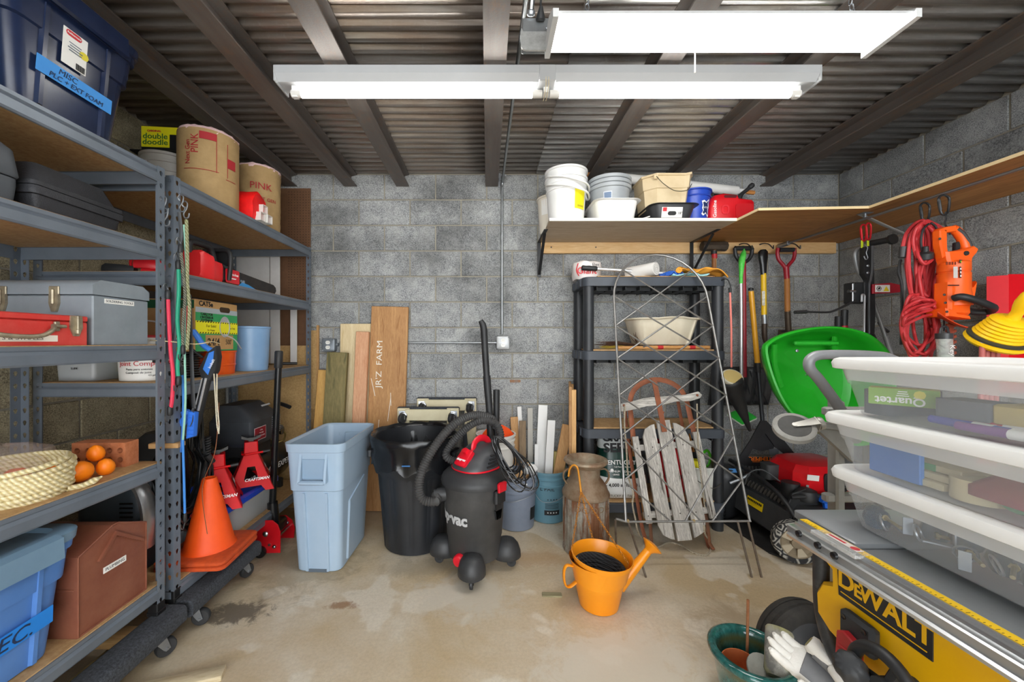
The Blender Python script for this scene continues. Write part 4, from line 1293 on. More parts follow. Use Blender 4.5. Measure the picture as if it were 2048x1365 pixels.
b.done('lid', BLID, t)
STK = mat('#d00510', '#bf030d', 0.42, Specular_IOR_Level=0.25)
def jack_stand(label, x, y, rz):
 t = thing('jack_stand', label, 'jack stand', (x, y, 0.4305), rz, 'red jack stands')
 wb, wt, h = 0.118, 0.038, 0.20
 for k in range(4):
  M = rot(0, 0, k*PI/2)
  p = lambda u, z: Vector((u, -(wb+(wt-wb)*z/h), z))
  # a leg plate with a window: outline made of strips
  out = [(-wb, 0), (-wb+0.045, 0), (-0.05, 0.03), (0.05, 0.03), (wb-0.045, 0), (wb, 0), (wt, h), (-wt, h)]
  inn = [(-0.036, 0.07), (-0.033, 0.065), (-0.02, 0.065), (0.02, 0.065), (0.033, 0.065), (0.036, 0.07), (0.020, 0.135), (-0.020, 0.135)]
  b = MB(M)
  vs = [p(u, z) for u, z in out]+[p(u, z) for u, z in inn]+[p(u, z)+Vector((0, 0.004, 0)) for u, z in out]+[p(u, z)+Vector((0, 0.004, 0)) for u, z in inn]
  fs = []
  for i in range(8):
   j = (i+1) % 8
   fs += [(i, j, 8+j, 8+i), (16+i, 24+i, 24+j, 16+j), (i, 16+i, 16+j, j), (8+i, 8+j, 24+j, 24+i)]
  b.add(vs, fs)
  o = b.done('leg', STK, t, smooth=0)
  if k == 1:
   lb = plate('warning_sticker', 0.075, 0.058, mat('#3a3537', None, 0.5), t, M @ frame('-y', (0.036, -(wb+(wt-wb)*0.55)-0.0012, 0.105)) @ rot(-0.34, 0, 0) @ Matrix.Diagonal((0.62, 1, 1, 1)))
   plate('sticker_text', 0.055, 0.022, mat('#c8c0bf', None, 0.6), lb, M @ frame('-y', (0.036, -(wb+(wt-wb)*0.55)-0.0022, 0.108)) @ rot(-0.34, 0, 0) @ Matrix.Diagonal((0.62, 1, 1, 1)))
  if k == 0:
   text('CRAFTSMAN', 0.022, INKW, t, M @ frame('-y', (0.03, -(wb+(wt-wb)*0.065/h)-0.003, 0.066)) @ rot(-0.34, 0, 0), shear=0.2, bold=0.0004)
 b = MB()
 b.loft([rrect(wt*2, wt*2, 0.004, 1, z=h-0.002), rrect(wt*2-0.006, wt*2-0.006, 0.004, 1, z=h+0.075)])
 b.done('sleeve', STK, t, smooth=0)
 MB().tube([(0.065, -0.04, h+0.01), (-0.03, -0.046, h+0.006), (-0.045, -0.03, h+0.006), (-0.046, 0.03, h+0.006)], 0.006, 8).done('release_lever', STK, t)
 MB().cyl((0.062, -0.0398, h+0.010), (0.098, -0.038, h+0.013), 0.0085, n=10).done('lever_grip', BLACK, t)
 b = MB()
 b.prism([(-0.05, 0.028), (-0.05, 0.012), (-0.02, 0.0), (0.02, 0.0), (0.05, 0.012), (0.05, 0.028), (0.02, 0.014), (-0.02, 0.014)], -0.022, 0.022, M=frame('-y', (0, 0, h+0.085)))
 b.box((0, 0, h+0.07), (0.03, 0.03, 0.04), 0.003)
 b.done('saddle', BLACKG, t, smooth=20)
 return t
jack_stand('front red jack stand with CRAFTSMAN lettering on the blue lid', -1.46, 2.10, 0.55)
jack_stand('rear red jack stand nearer the compressor on the blue lid', -1.44, 2.37, 0.55)
CONEM = mat('#fb5a12', '#ef4f0c', 0.5, scale=6)
def cone(label, z, scuff):
 t = thing('traffic_cone', label, 'cone', (-1.39, 1.945, z), 0.06, 'stacked traffic cones')
 b = MB()
 b.loft([rrect(0.315, 0.315, 0.03, 4, z=0), rrect(0.32, 0.32, 0.03, 4, z=0.004), rrect(0.32, 0.32, 0.03, 4, z=0.014), rrect(0.305, 0.305, 0.03, 4, z=0.020)])
 b.done('base', mat('#d9541e', '#b5431a', 0.7, scale=22), t)
 b = MB()
 b.lathe([(0.118, 0.018), (0.108, 0.030), (0.032, 0.352), (0.028, 0.358), (0.022, 0.356), (0.096, 0.028)], 32, cap0=False, cap1=False)
 b.done('cone_body', CONEM, t)
 return t
cone('lower orange traffic cone, only its base edge shows beneath the other', 0.2495, True)
cone('upper orange traffic cone nested on a second cone, low shelf', 0.2725, False)
t = thing('thin_wire', 'thin copper coloured wire hanging down over the traffic cone', 'wire', (-1.325, 1.9, 0.35))
MB().tube(spline([(0.0, 0.02, 0.66), (0.008, 0.0, 0.55), (0.012, -0.03, 0.42), (-0.06, 0.0, 0.285), (-0.045, -0.03, 0.2), (0.0, -0.06, 0.05)]), 0.0018, 5).done('strand', mat('#8f5a3c', None, 0.5), t)
t = thing('black_cable_hank', 'thick hank of looped black cable hanging below the middle shelf', 'cable', (-1.46, 1.90, 0.74))
for k in range(22):
 a = R.uniform(0.85, 1.08)
 w, h = 0.125*a, 0.33*a
 dx = R.uniform(-0.06, 0.02)
 ph = R.uniform(-0.12, 0.12)
 pts = []
 for q in range(24):
  u = 2*PI*q/24
  yy = w*math.sin(u)*(1.1 if math.cos(u) < 0 else 0.65)
  zz = h*math.cos(u)
  pts.append((dx+0.012*math.sin(3*u+k), yy*math.cos(ph)-zz*math.sin(ph)*0.4+R.uniform(-.004, .004), 0.02-(h-0.33)*0.6+zz+R.uniform(-.003, .003)))
 MB().tube(spline(pts, 2, True), 0.0052 if k < 14 else 0.0075, 6, closed=True).done('cable_loop', BLACKG if k % 3 else BLACK, t)
b = MB()
for k in range(7):
 b.lathe([(0.012, 0), (0.015, 0.002), (0.015, 0.007), (0.012, 0.010)], 12, M=aim((0.02, 0.10, 0.08-k*0.013), (0.03, 0.115, 0.02-k*0.013)))
b.cyl((0.022, 0.095, -0.01), (0.036, 0.118, -0.055), 0.017, 0.013, n=12)
b.done('strain_relief', BLACK, t)
t = thing('power_tool_case', 'dark plastic machine with pale grey base behind the hanging cables', 'machine', (-1.68, 1.90, 0.2475), 0.0)
t.location.y = 2.0
MB().loft([rrect(0.22, 0.16, 0.03, 3, z=0.0), rrect(0.23, 0.17, 0.03, 3, z=0.20)]).done('base', mat('#9a9c9f', '#86888c', 0.5), t)
MB().loft([rrect(0.20, 0.15, 0.03, 3, z=0.205), rrect(0.22, 0.17, 0.04, 3, z=0.3), rrect(0.2, 0.15, 0.05, 3, z=0.56), rrect(0.12, 0.10, 0.04, 3, z=0.60)]).done('body', BLACK, t)
for z in (0.40, 0.425):
 MB().lathe([(0.008, 0), (0.008, 0.003), (0.004, 0.005)], 10, M=frame('-y', (0.05, -0.083, z))).done('button', INKW, t)
plate('paper_label', 0.12, 0.05, LABELW, t, frame('+x', (0.116, 0.0, 0.15)))
# ---------------- cords and tools hung on the posts
def hung(name, label, cat, group=None):
 return thing(name, label, cat, (-1.33, 1.69, 1.3), 0, group)
def w_(px, py, Y):
 v = at(px, py, Y)
 return (v.x+1.33, v.y-1.69, v.z-1.3)
HOOK = mat('#6a6d70', '#8c8f93', 0.35, 0.9)
def hook(parent, p, up, r=0.012):
 x, y, z = p
 s = 1 if up else -1
 MB().tube(spline([(x, y, z), (x, y, z+s*0.02), (x-0.002, y-r*0.2, z+s*0.032), (x, y-r, z+s*0.045), (x, y-2*r, z+s*0.035), (x, y-2.1*r, z+s*0.018)]), 0.0024, 6).done('hook', HOOK, parent)
def cord(label, px, col, r, y0, y1, name='bungee_cord', cat='cord', flat=None, m=None, hooks=True, Y=1.66, grp='bungee cords on the posts'):
 t = hung(name, label, cat, grp)
 P = [w_(a, b_, Y) for a, b_ in px]
 MB().tube(spline(P, 5), r, 8, flat=flat).done('cord', m or mat(col, None, 0.6), t)
 if hooks:
  for p, up in ((P[0], True), (P[-1], False)):
   b = MB()
   b.lathe([(r*1.05, -0.02), (r*1.5, -0.014), (r*1.5, 0.012), (r*1.0, 0.02)], 10, M=T(*p))
   b.done('end_sleeve', BLACK, t)
   hook(t, p, up)
 return t
cord('thick red bungee cord hanging in front of the slotted posts', [(336, 590), (338, 640), (341, 700), (346, 750), (344, 800), (340, 822)], '#d8324e', 0.0072, 0, 0, Y=1.64)
cord('thick green bungee cord right of the red one', [(357, 530), (358, 580), (355, 640), (359, 690), (355, 730), (357, 762)], '#1f9a78', 0.0075, 0, 0, Y=1.655)
cord('grey flat rubber strap hanging high on the post', [(358, 425), (362, 470), (356, 520), (350, 580), (353, 640), (347, 680)], '#4b4d50', 0.008, 0, 0, name='rubber_strap', cat='strap', flat=0.003, hooks=False, Y=1.665)
CAMO = rope_mat('#8a8a78', '#3c3d38', 60)
cord('woven grey and black bungee cord in the bundle of cords', [(361, 498), (366, 540), (370, 590), (366, 650), (366, 700)], '', 0.0058, 0, 0, m=CAMO, Y=1.65)
cord('pale mint bungee cord in the bundle of cords', [(368, 450), (370, 480), (372, 530), (371, 600), (369, 680), (371, 800), (366, 880)], '#8fc2ae', 0.0042, 0, 0, hooks=False, Y=1.67)
cord('long mottled olive bungee cord in the bundle of cords', [(373, 440), (375, 520), (375, 570), (379, 620), (374, 700)], '', 0.0066, 0, 0, m=rope_mat('#74774f', '#a5a483', 40), hooks=False, Y=1.66)
cord('long blue cord hanging down near the traffic cone', [(364, 742), (367, 800), (366, 880), (368, 960), (370, 1036)], '#3a86d8', 0.0048, 0, 0, Y=1.70)
cord('thin dark blue cord behind the long blue one', [(361, 740), (366, 790), (365, 850), (362, 905)], '#2d63ae', 0.004, 0, 0, hooks=False, Y=1.70)
cord('flat black strap with blue clip hanging beside the cords', [(379, 590), (381, 660), (383, 720), (386, 790), (388, 818)], '#2b2c2e', 0.009, 0, 0, name='rubber_strap', cat='strap', flat=0.0028, hooks=False, Y=1.70)
cord('short red bungee cord half hidden behind black strap', [(372, 612), (374, 640), (374, 668)], '#d23a3c', 0.0055, 0, 0, hooks=False, Y=1.73)
t = hung('spring_clamp', 'ridged blue plastic clip at foot of black strap', 'clamp')
p = w_(385, 850, 1.70)
b = MB()
b.prism([(-0.012, 0.06), (0.02, 0.055), (0.012, -0.05), (-0.02, -0.06)], -0.012, 0.012, M=frame('-y', p), b=0.004)
for k in range(5):
 b.box((p[0]-0.001, p[1]-0.013, p[2]-0.04+k*0.018), (0.026, 0.004, 0.004), 0.001)
b.done('clip', mat('#2f6fd6', None, 0.4), t)
MB().tube(spline([(p[0], p[1]-0.004, p[2]+0.05), (p[0]+0.004, p[1]-0.006, p[2]+0.07), (p[0]+0.01, p[1]-0.006, p[2]+0.065), (p[0]+0.012, p[1]-0.016, p[2]+0.02), (p[0]+0.002, p[1]-0.018, p[2]-0.005)]), 0.0018, 5).done('spring', HOOK, t)
t = hung('spring_clamp', 'small blue plastic knob clamp behind the thin blue cords', 'clamp')
p = w_(370, 835, 1.73)
MB().loft([rrect(0.03*s, 0.03*s, 0.01, 3, z=z) for s, z in ((0.6, -0.04), (1, -0.02), (0.8, 0.0), (1.2, 0.02), (0.7, 0.035))], M=T(*p) @ rot(0, 0.3, 0)).done('clip', mat('#2f6fd6', None, 0.4), t)
for k, (px, py) in enumerate(((331, 415), (334, 440), (365, 412), (373, 425))):
 t = hung('s_hook', ['upper zinc S hook on the nearer post', 'lower zinc S hook on the nearer post', 'zinc S hook at top of the farther post', 'zinc S hook beside the grey rubber strap'][k], 'hook', 'zinc S hooks on the posts')
 x, y, z = w_(px, py, 1.64 if k < 2 else 1.68)
 MB().tube(spline([(x-0.012, y, z+0.022), (x-0.016, y-0.004, z+0.034), (x-0.004, y-0.006, z+0.046), (x+0.008, y-0.006, z+0.036), (x+0.004, y-0.006, z+0.012), (x-0.008, y-0.006, z-0.008), (x-0.002, y-0.006, z-0.026), (x+0.012, y-0.006, z-0.024), (x+0.016, y-0.006, z-0.006)]), 0.0028, 6).done('hook', ZINC, t)
t = hung('twine', 'tan twine tied round post and across the caulking gun', 'string')
MB().tube(spline([w_(300, 681, 1.63), w_(345, 684, 1.64), w_(376, 688, 1.69), w_(400, 688, 1.70), w_(424, 684, 1.74), w_(440, 688, 1.80)]), 0.0022, 5).done('strand', rope_mat('#c9b48a', '#e3d4ae', 90), t)
t = hung('caulking_gun', 'blue handled black caulking gun hanging nose down', 'caulking gun')
b = MB()
P = [w_(a, c, 1.78) for a, c in ((386, 662), (396, 676), (408, 692), (424, 702))]
b.tube(spline(P, 4), 0.015, 10, flat=0.012)
b.done('handle', mat('#3a78cf', None, 0.4), t)
b = MB()
b.prism([(p[0], p[2]) for p in (w_(a, c, 1.78) for a, c in ((402, 738), (418, 706), (436, 692), (440, 714), (436, 742), (424, 762), (408, 758)))], -0.018, 0.018, M=T(0, 0.09, 0) @ rot(PI/2, 0, 0), b=0.004)
b.done('body', BLACK, t)
b = MB()
b.prism([(p[0], p[2]) for p in (w_(a, c, 1.78) for a, c in ((412, 738), (424, 706), (434, 702), (432, 722), (422, 750)))], 0.0185, 0.020, M=T(0, 0.09, 0) @ rot(PI/2, 0, 0))
b.done('blue_panel', mat('#3a78cf', None, 0.4), t)
text('kobalt', 0.018, INKW, t, T(*w_(423, 728, 1.736)) @ rot(PI/2, 0, 0) @ rot(0, 0, 1.1))
b = MB()
a_, c_ = Vector(w_(414, 756, 1.78)), Vector(w_(386, 872, 1.80))
b.cyl(a_, c_, 0.020, 0.018, n=14)
b.done('barrel', BLACK, t)
b = MB()
b.cyl(a_+Vector((0.010, -0.020, 0)), a_.lerp(c_, 0.55)+Vector((0.010, -0.019, 0)), 0.005, n=8)
b.cyl(a_+Vector((-0.008, -0.019, 0)), a_.lerp(c_, 0.45)+Vector((-0.008, -0.019, 0)), 0.003, n=8)
b.done('push_rod', mat('#c9ccd0', None, 0.35, 0.6), t)
MB().tube(spline([w_(378, 694, 1.76), w_(392, 706, 1.77), w_(406, 716, 1.78)]), 0.009, 8, flat=0.006).done('trigger', BLACK, t)
t = hung('twine', 'pale cotton string loop hanging from the shelf corner', 'string')
for q in (0, 1):
 MB().tube(spline([w_(428+q*6, 748, 1.76), w_(431+q*3, 800, 1.75), w_(434+q*4, 850, 1.75), w_(438-q, 868, 1.75)]), 0.0028, 6).done('strand', rope_mat('#c9bfa6', '#e6dcc4', 90), t)
# ---- floor jack on the floor at the end of the dolly
JR = mat('#c4101c', '#b00c17', 0.3)
t = obj_jack = thing('floor_jack', 'red floor jack with long black upright handle beside the blue bin', 'jack', (0, 0, 0))
for Y_, pts in ((2.37, ((488, 1068), (492, 1050), (502, 1042), (545, 1041), (556, 1050), (561, 1064), (561, 1106), (529, 1107), (520, 1096), (500, 1096), (490, 1086))), (2.60, ((538, 1044), (545, 1033), (572, 1031), (584, 1040), (590, 1056), (588, 1077), (566, 1079), (540, 1070)))):
 b = MB()
 b.prism([(v.x, v.z) for v in (at(q[0], q[1], Y_) for q in pts)], -0.004, 0.004, M=T(0, Y_, 0) @ rot(PI/2, 0, 0), b=0.002)
 b.done('side_plate', JR, t, smooth=20)
 for px, py, r in ((531, 1069, 0.017), (549, 1094, 0.012), (515, 1089, 0.012)) if Y_ < 2.5 else ((575, 1046, 0.012),):
  MB().lathe([(r, 0), (r, 0.004), (r*0.6, 0.010), (r*0.3, 0.011)], 10, M=frame('-y', tuple(at(px, py, Y_-0.005)))).done('bolt', CHROME, t)
c = at(521, 1107, 2.36)
MB().lathe([(0.010, -0.016), (0.030, -0.016), (0.034, -0.010), (0.034, 0.010), (0.030, 0.016), (0.010, 0.016)], 22, M=T(c.x, c.y, 0.0345) @ rot(PI/2, 0, 0)).done('caster_wheel', BLACKG, t)
MB().cyl((c.x, 2.33, 0.0345), (c.x, 2.39, 0.0345), 0.009, n=10).box((c.x, 2.385, 0.06), (0.04, 0.012, 0.06), 0.003).done('caster_fork', ZINC, t)
a_ = at(548, 1062, 2.47)
b = MB()
b.box((a_.x-0.02, 2.485, a_.z+0.01), (0.10, 0.20, 0.07), 0.012)
b.cyl((a_.x, 2.38, a_.z+0.02), (a_.x, 2.59, a_.z+0.02), 0.020, n=14)
b.cyl(a_+Vector((0.0, 0, 0.03)), at(545, 1005, 2.47), 0.036, 0.030, n=16)
b.done('hydraulic_unit', BLACKG, t)
MB().cyl((a_.x+0.03, 2.36, 0.075), (a_.x+0.03, 2.60, 0.075), 0.008, n=10).done('tie_rod', CHROME, t)
MB().box((a_.x-0.30, 2.485, 0.10), (0.5, 0.12, 0.06), 0.008).done('lift_frame', JR, t)
MB().cyl(at(545, 1012, 2.47), at(557, 735, 2.44), 0.0205, 0.0195, n=18).done('handle', BLACKG, t)
MB().lathe([(0.0235, 0), (0.0245, 0.004), (0.0245, 0.10), (0.020, 0.106)], 18, M=aim(at(556.6, 736, 2.44), at(558, 698, 2.436))).done('handle_grip', BLACK, t)
for py in (858, 872):
 MB().lathe([(0.004, 0), (0.003, 0.002)], 8, M=frame('-y', tuple(at(551.5, py, 2.433)))).done('rivet', CHROME, t)
# ================================================ CENTRE: BOARDS, BINS, VACUUM
def lean_board(label, x, w, top, th, y0, m, tilt=0.0, lean=0.06, name='leaning_board', grp='boards leaning on the back wall'):
 """board standing on the floor, its foot at y0 and its top leaning back"""
 t = thing(name, label, 'board', (x, y0, 0.0), 0, grp)
 M = rot(-lean, tilt, 0)
 L = top/math.cos(lean)
 MB().box((0, 0, L/2), (w, th, L), 0.003, M=T(0, 0, abs(w/2*math.sin(tilt))+0.002) @ M).done('plank', m, t)
 return t, T(0, 0, abs(w/2*math.sin(tilt))+0.002) @ M
lean_board('short yellow pine board leftmost of those leaning on the back wall', -1.312, 0.135, 1.085, 0.035, 2.985, wood('#e0b56a', '#c8964a', 'z', 6), 0.06, 0.045)
lean_board('olive green treated timber leaning in front of the pale board', -1.185, 0.155, 1.225, 0.04, 2.90, wood('#9a8a58', '#5f5b36', 'z', 5), 0.035, 0.06)
lean_board('wide pale pine board leaning behind the pinkish plank', -1.035, 0.24, 1.45, 0.02, 3.03, wood('#e9d9b4', '#d3bc8d', 'z', 8), 0.0, 0.02)
lean_board('narrow pinkish fir plank leaning beside big brown board', -1.005, 0.098, 1.385, 0.038, 2.95, wood('#e3b58f', '#c98f66', 'z', 7), 0.03, 0.045)
t, M = lean_board('tall brown weathered board painted JR’Z FARM against back wall', -0.80, 0.288, 1.58, 0.03, 3.0, wood('#c89a63', '#a06e3c', 'z', 8, knots='#5c3418'), 0.025, 0.03)
PAINT = mat('#e9e3d6', None, 0.8)
text("JR'Z  FARM", 0.062, PAINT, t, M @ frame('-y', (-0.068, -0.0155, 1.13)) @ rot(0, 0, PI/2), sx=1.25)
b = MB()
for x, z, l, a in ((0.02, 0.78, 0.18, 0.1), (-0.11, 0.95, 0.14, -0.25), (0.03, 0.86, 0.10, -0.06), (-0.06, 0.62, 0.16, 0.05)):
 b.box((0, 0, 0), (0.004, 0.0006, l), M=M @ T(x, -0.0155, z) @ rot(0, a, 0))
b.done('paint_streak', PAINT, t)
t = thing('plywood_edge', 'thin strip of plywood edge beside the farther rack post', 'strip', (-1.338, YB-0.02, 0.74))
MB().box((0, 0, 0.35), (0.016, 0.02, 0.70), 0.001).done('strip', wood('#cda26b', '#a97c45', 'z'), t)
def wood_dolly(label, x, y, top, w=0.46, h=0.76):
 t = thing('furniture_dolly', label, 'dolly', (x, y, top-h), 0, 'wooden dollies leaning on the wall')
 PLY = mat('#d8cfae', '#cbbf9c', 0.55)
 OAK = wood('#cfa06a', '#a97840', 'x')
 m = PLY if 'cream' in label else OAK
 for s in (-1, 1):
  MB().box((s*(w/2-0.045), 0, h/2), (0.09, 0.02, h), 0.003).done('side_rail', m, t)
 for z in (0.05, h-0.05):
  MB().box((0, -0.012, z), (w-0.12, 0.016, 0.085), 0.003).done('cross_rail', m, t)
 for z in (0.03, h-0.008):
  MB().box((0, 0.018, z), (w+0.01, 0.03, 0.03), 0.008).done('carpet_strip', CARPET, t)
 for s in (-1, 1):
  for z in (0.07, h-0.055):
   p = MB()
   p.box((s*(w/2-0.048), -0.013, z), (0.072, 0.004, 0.072), 0.001)
   p.lathe([(0.03, 0), (0.03, 0.014), (0.024, 0.018)], 18, M=frame('-y', (s*(w/2-0.048), -0.014, z)))
   p.done('caster_plate', CHROME, t)
   q = MB()
   q.lathe([(0.012, -0.013), (0.034, -0.013), (0.037, -0.008), (0.037, 0.008), (0.034, 0.013), (0.012, 0.013)], 18, M=T(s*(w/2-0.048), -0.062, z-0.012) @ rot(0, PI/2, 0) @ rot(0.5, 0, 0))
   q.done('caster_wheel', WHEEL, t)
   q = MB()
   for e in (-1, 1):
    q.box((s*(w/2-0.048)+e*0.018, -0.047, z-0.004), (0.003, 0.045, 0.03), 0.001)
   q.done('caster_fork', ZINC, t)
 MB().box((0, -0.005, 0.01), (w-0.12, 0.012, 0.02)).done('spacer', m, t)
 return t
wood_dolly('cream painted wooden dolly with black casters behind the black bin', -0.445, 2.92, 0.812, h=0.81)
wood_dolly('bare plywood dolly leaning behind the cream painted dolly', -0.318, 3.03, 0.868, h=0.866)
# ---- light blue slim bin
SLIM = mat('#9bb2c8', '#a6bacd', 0.4, scale=3)
t = thing('slim_bin', 'tall light blue rectangular refuse bin with moulded handles', 'bin', (-0.957, 2.425, 0.0), -0.03)
h = 0.745
sec = lambda f, e=0.0, z=None, r=0.04: rrect(0.255+0.055*f+e, 0.425+0.11*f+e, r, 4, z=h*f if z is None else z)
b = MB()
b.loft([sec(0, -0.015, 0.0), sec(0, 0, 0.008), sec(0.62), sec(0.63, 0.0), sec(0.64, 0.014), sec(0.93, 0.014), sec(0.935, 0.030, r=0.05), sec(1.0, 0.038, r=0.055), sec(1.0, 0.020, r=0.05), sec(0.985, 0.0), sec(0.5, -0.012), sec(0.02, -0.014)])
b.done('tub', SLIM, t)
# front ribs and foot recess
for s in (-1, 1):
 b = MB()
 b.loft([[Vector((s*x+dx, -0.2125-0.055*f-0.001-dy, h*f)) for dx, dy in ((-0.010, -0.004), (-0.006, 0.008), (0.006, 0.008), (0.010, -0.004))] for f, x in ((0.01, 0.060), (0.62, 0.064))])
 b.done('rib', SLIM, t)
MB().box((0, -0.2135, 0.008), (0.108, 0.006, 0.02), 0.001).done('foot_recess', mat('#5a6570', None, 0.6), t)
b = MB()       # raised side panels
for s in (-1, 1):
 x0 = lambda f: s*((0.255+0.055*f)/2+0.003)
 b = MB()
 b.loft([[Vector((x0(f)+s*d, y, h*f)) for y, d in ((-0.13, -0.004), (-0.12, 0.006), (0.12, 0.006), (0.13, -0.004))] for f in (0.04, 0.45)]+[[Vector((x0(0.55)+s*d, y, h*(0.5+0.05*(y+0.13)/0.26*2)))for y, d in ((-0.13, -0.004), (-0.12, 0.004), (0.12, 0.004), (0.13, -0.004))]])
 b.done('side_panel', SLIM, t)
for s in (-1, 1):        # end handles
 yy = s*(0.2125+0.055*0.85+0.007)
 b = MB()
 b.box((0, yy+s*0.018, h*0.715), (0.15, 0.034, 0.020), 0.006)
 b.done('handle_bar', SLIM, t)
 for e in (-1, 1):
  b = MB()
  b.prism([(0, 0.53), (s*0.036, 0.53), (s*0.010, 0.685), (0, 0.685)], -0.007, 0.007, M=T(e*0.072, yy-s*0.006, 0) @ frame('+x'))
  b.done('handle_web', SLIM, t)
 MB().box((0, yy+s*0.0035, h*0.81), (0.125, 0.004, 0.11), 0.001).done('handle_recess', mat('#8aa2ba', None, 0.4), t)
MB().box((0.05, 0.245, h*0.86), (0.15, 0.02, 0.10), 0.004).done('inner_boss', SLIM, t)
# ---- black bin with a bag
CANB = mat('#1d1f23', '#2a2c30', 0.42, scale=5)
BAG = mat('#0f1012', '#1a1b1e', 0.22, scale=10, bump=0.3, bscale=18)
t = thing('trash_can', 'round fluted black trash can lined with black plastic bag', 'trash can', (-0.468, 2.57, 0.0))
n = 72
rb, rt, h = 0.205, 0.268, 0.70
rings = []
for f in (0.0, 0.01, 0.12, 0.5, 0.66, 0.70, 0.72, 0.80, 0.9, 0.985, 1.0):
 fl = 0.014 if 0.1 < f < 0.69 else 0.0
 rr = rb+(rt-rb)*f-(0.012 if f == 0 else 0)+(0.010 if f >= 0.72 else 0)+(0.012 if f >= 0.985 else 0)
 rings.append([Vector(((rr-fl*max(0, math.cos(12*a)))*math.cos(a), (rr-fl*max(0, math.cos(12*a)))*math.sin(a), h*f)) for a in [2*PI*q/n for q in range(n)]])
for f, e in ((1.0, -0.006), (0.5, -0.01), (0.03, -0.01)):
 rings.append([Vector(((rb+(rt-rb)*f+e)*math.cos(a), (rb+(rt-rb)*f+e)*math.sin(a), h*f)) for a in [2*PI*q/n for q in range(n)]])
MB().loft(rings).done('can_body', CANB, t, smooth=50)
for a in (-0.35, PI+0.15):
 b = MB()
 b.loft([rrect(0.035, 0.12, 0.012, 3, cx=0.02, z=z) for z in (-0.02, 0.02)], M=rot(0, 0, a) @ T(0.272, 0, 0.60))
 b.done('side_handle', CANB, t)
rings = []
prof = [(0.292, 0.53), (0.286, 0.56), (0.290, 0.60), (0.286, 0.64), (0.296, 0.675), (0.302, 0.705), (0.292, 0.722), (0.275, 0.715), (0.262, 0.66), (0.255, 0.60), (0.235, 0.53), (0.17, 0.485), (0.09, 0.50), (0.01, 0.495)]
n = 84
for i, (r, z) in enumerate(prof):
 am = 0.006 if i < 9 else 0.016
 rings.append([Vector(((r+am*(math.sin(11*a+i*0.9)*0.5+math.sin(23*a+i*0.5)*0.35+math.sin(5*a+i)*0.4))*math.cos(a), (r+am*(math.sin(13*a+i*0.7)*0.5+math.sin(19*a-i*0.6)*0.35+math.sin(5*a+i)*0.4))*math.sin(a),
                  z+(0.014*math.sin(9*a)+0.01*math.sin(17*a+1) if i == 0 else 0.003*math.sin(12*a+i)+(0.02*math.sin(4*a+i) if i > 9 else 0)))) for a in [2*PI*q/n for q in range(n)]])
MB().loft(rings, cap0=False).done('bag_liner', BAG, t, smooth=70)
b = MB()
b.loft([[Vector((0.075*s*math.cos(a)*(1+0.25*math.sin(5*a+k)), 0.055*s*math.sin(a)*(1+0.25*math.sin(4*a+2*k)), z+0.012*math.sin(3*a+k))) for a in [2*PI*q/18 for q in range(18)]] for k, (s, z) in enumerate(((0.9, 0), (1, 0.04), (0.8, 0.08), (0.45, 0.105), (0.05, 0.11)))], M=T(-0.05, 0.05, 0.50))
b.done('crumpled_plastic', film('#c9ccd0', 0.5, 0.1), t, smooth=60)
MB().box((-0.01, -0.29, 0.58), (0.05, 0.004, 0.008), 0.001).done('blue_tie', mat('#2f6aa5', None, 0.4), t)
# ---- shop vacuum
VB = mat('#353535', '#4d4c4b', 0.6, scale=5, lo=0.4, hi=0.75)
VD = mat('#2a2b2d', '#3a3b3d', 0.5, scale=7)
VRED = mat('#e0182d', '#d01226', 0.35)
t = thing('shop_vacuum', 'large dusty black wet and dry vacuum with red accents and hose', 'vacuum', (-0.075, 2.27, 0.0))
b = MB()
b.lathe([(0.13, 0.085), (0.150, 0.09), (0.156, 0.20), (0.160, 0.205), (0.176, 0.50), (0.176, 0.51)], 48)
b.done('tank', VB, t)
b = MB()
b.lathe([(0.178, 0.495), (0.192, 0.50), (0.195, 0.515), (0.193, 0.53), (0.186, 0.545), (0.165, 0.565), (0.135, 0.58), (0.12, 0.585)], 48)
b.done('tank_lid', VD, t)
# motor head: an egg-like wedge, its front turned to the left
HR = 0.80
HM = T(0.012, 0.01, 0.0) @ rot(0, 0, HR)
b = MB(HM)
ov = lambda rx, ry, z, cx=0.0, p=2.4: [Vector((cx+math.copysign(abs(math.cos(a))**(2/p), math.cos(a))*rx, math.copysign(abs(math.sin(a))**(2/p), math.sin(a))*ry, z+(0.0))) for a in [2*PI*q/36 for q in range(36)]]
b.loft([ov(0.145, 0.126, 0.585), ov(0.142, 0.124, 0.602), ov(0.120, 0.118, 0.635, 0.016), ov(0.094, 0.108, 0.665, 0.034), ov(0.072, 0.092, 0.69, 0.05), ov(0.045, 0.06, 0.704, 0.06), ov(0.01, 0.02, 0.706, 0.06)])
b.done('motor_head', mat('#3a3b3e', '#48494c', 0.42, scale=6), t, smooth=60)
b = MB(HM)
b.loft([ov(0.145, 0.131, 0.583), ov(0.146, 0.132, 0.587), ov(0.145, 0.131, 0.591)])
b.done('red_seam', VRED, t)
fm = HM @ T(-0.098, 0.0, 0.648) @ rot(0, 0, -PI/2) @ rot(0.80, 0, 0)
b = MB()
b.loft([rrect(0.085, 0.105, 0.012, 3, z=z) for z in (-0.012, 0.012)]+[rrect(0.077, 0.097, 0.010, 3, z=0.015)], M=fm)
b.loft([rrect(0.03, 0.03, 0.006, 2, cy=0.035, z=z) for z in (0.014, 0.028)], M=fm)
vl = b.done('red_label', VRED, t)
text('shop·vac', 0.02, INKW, vl, fm @ T(0, -0.018, 0.0156), bold=0.0008)
b = MB(HM)
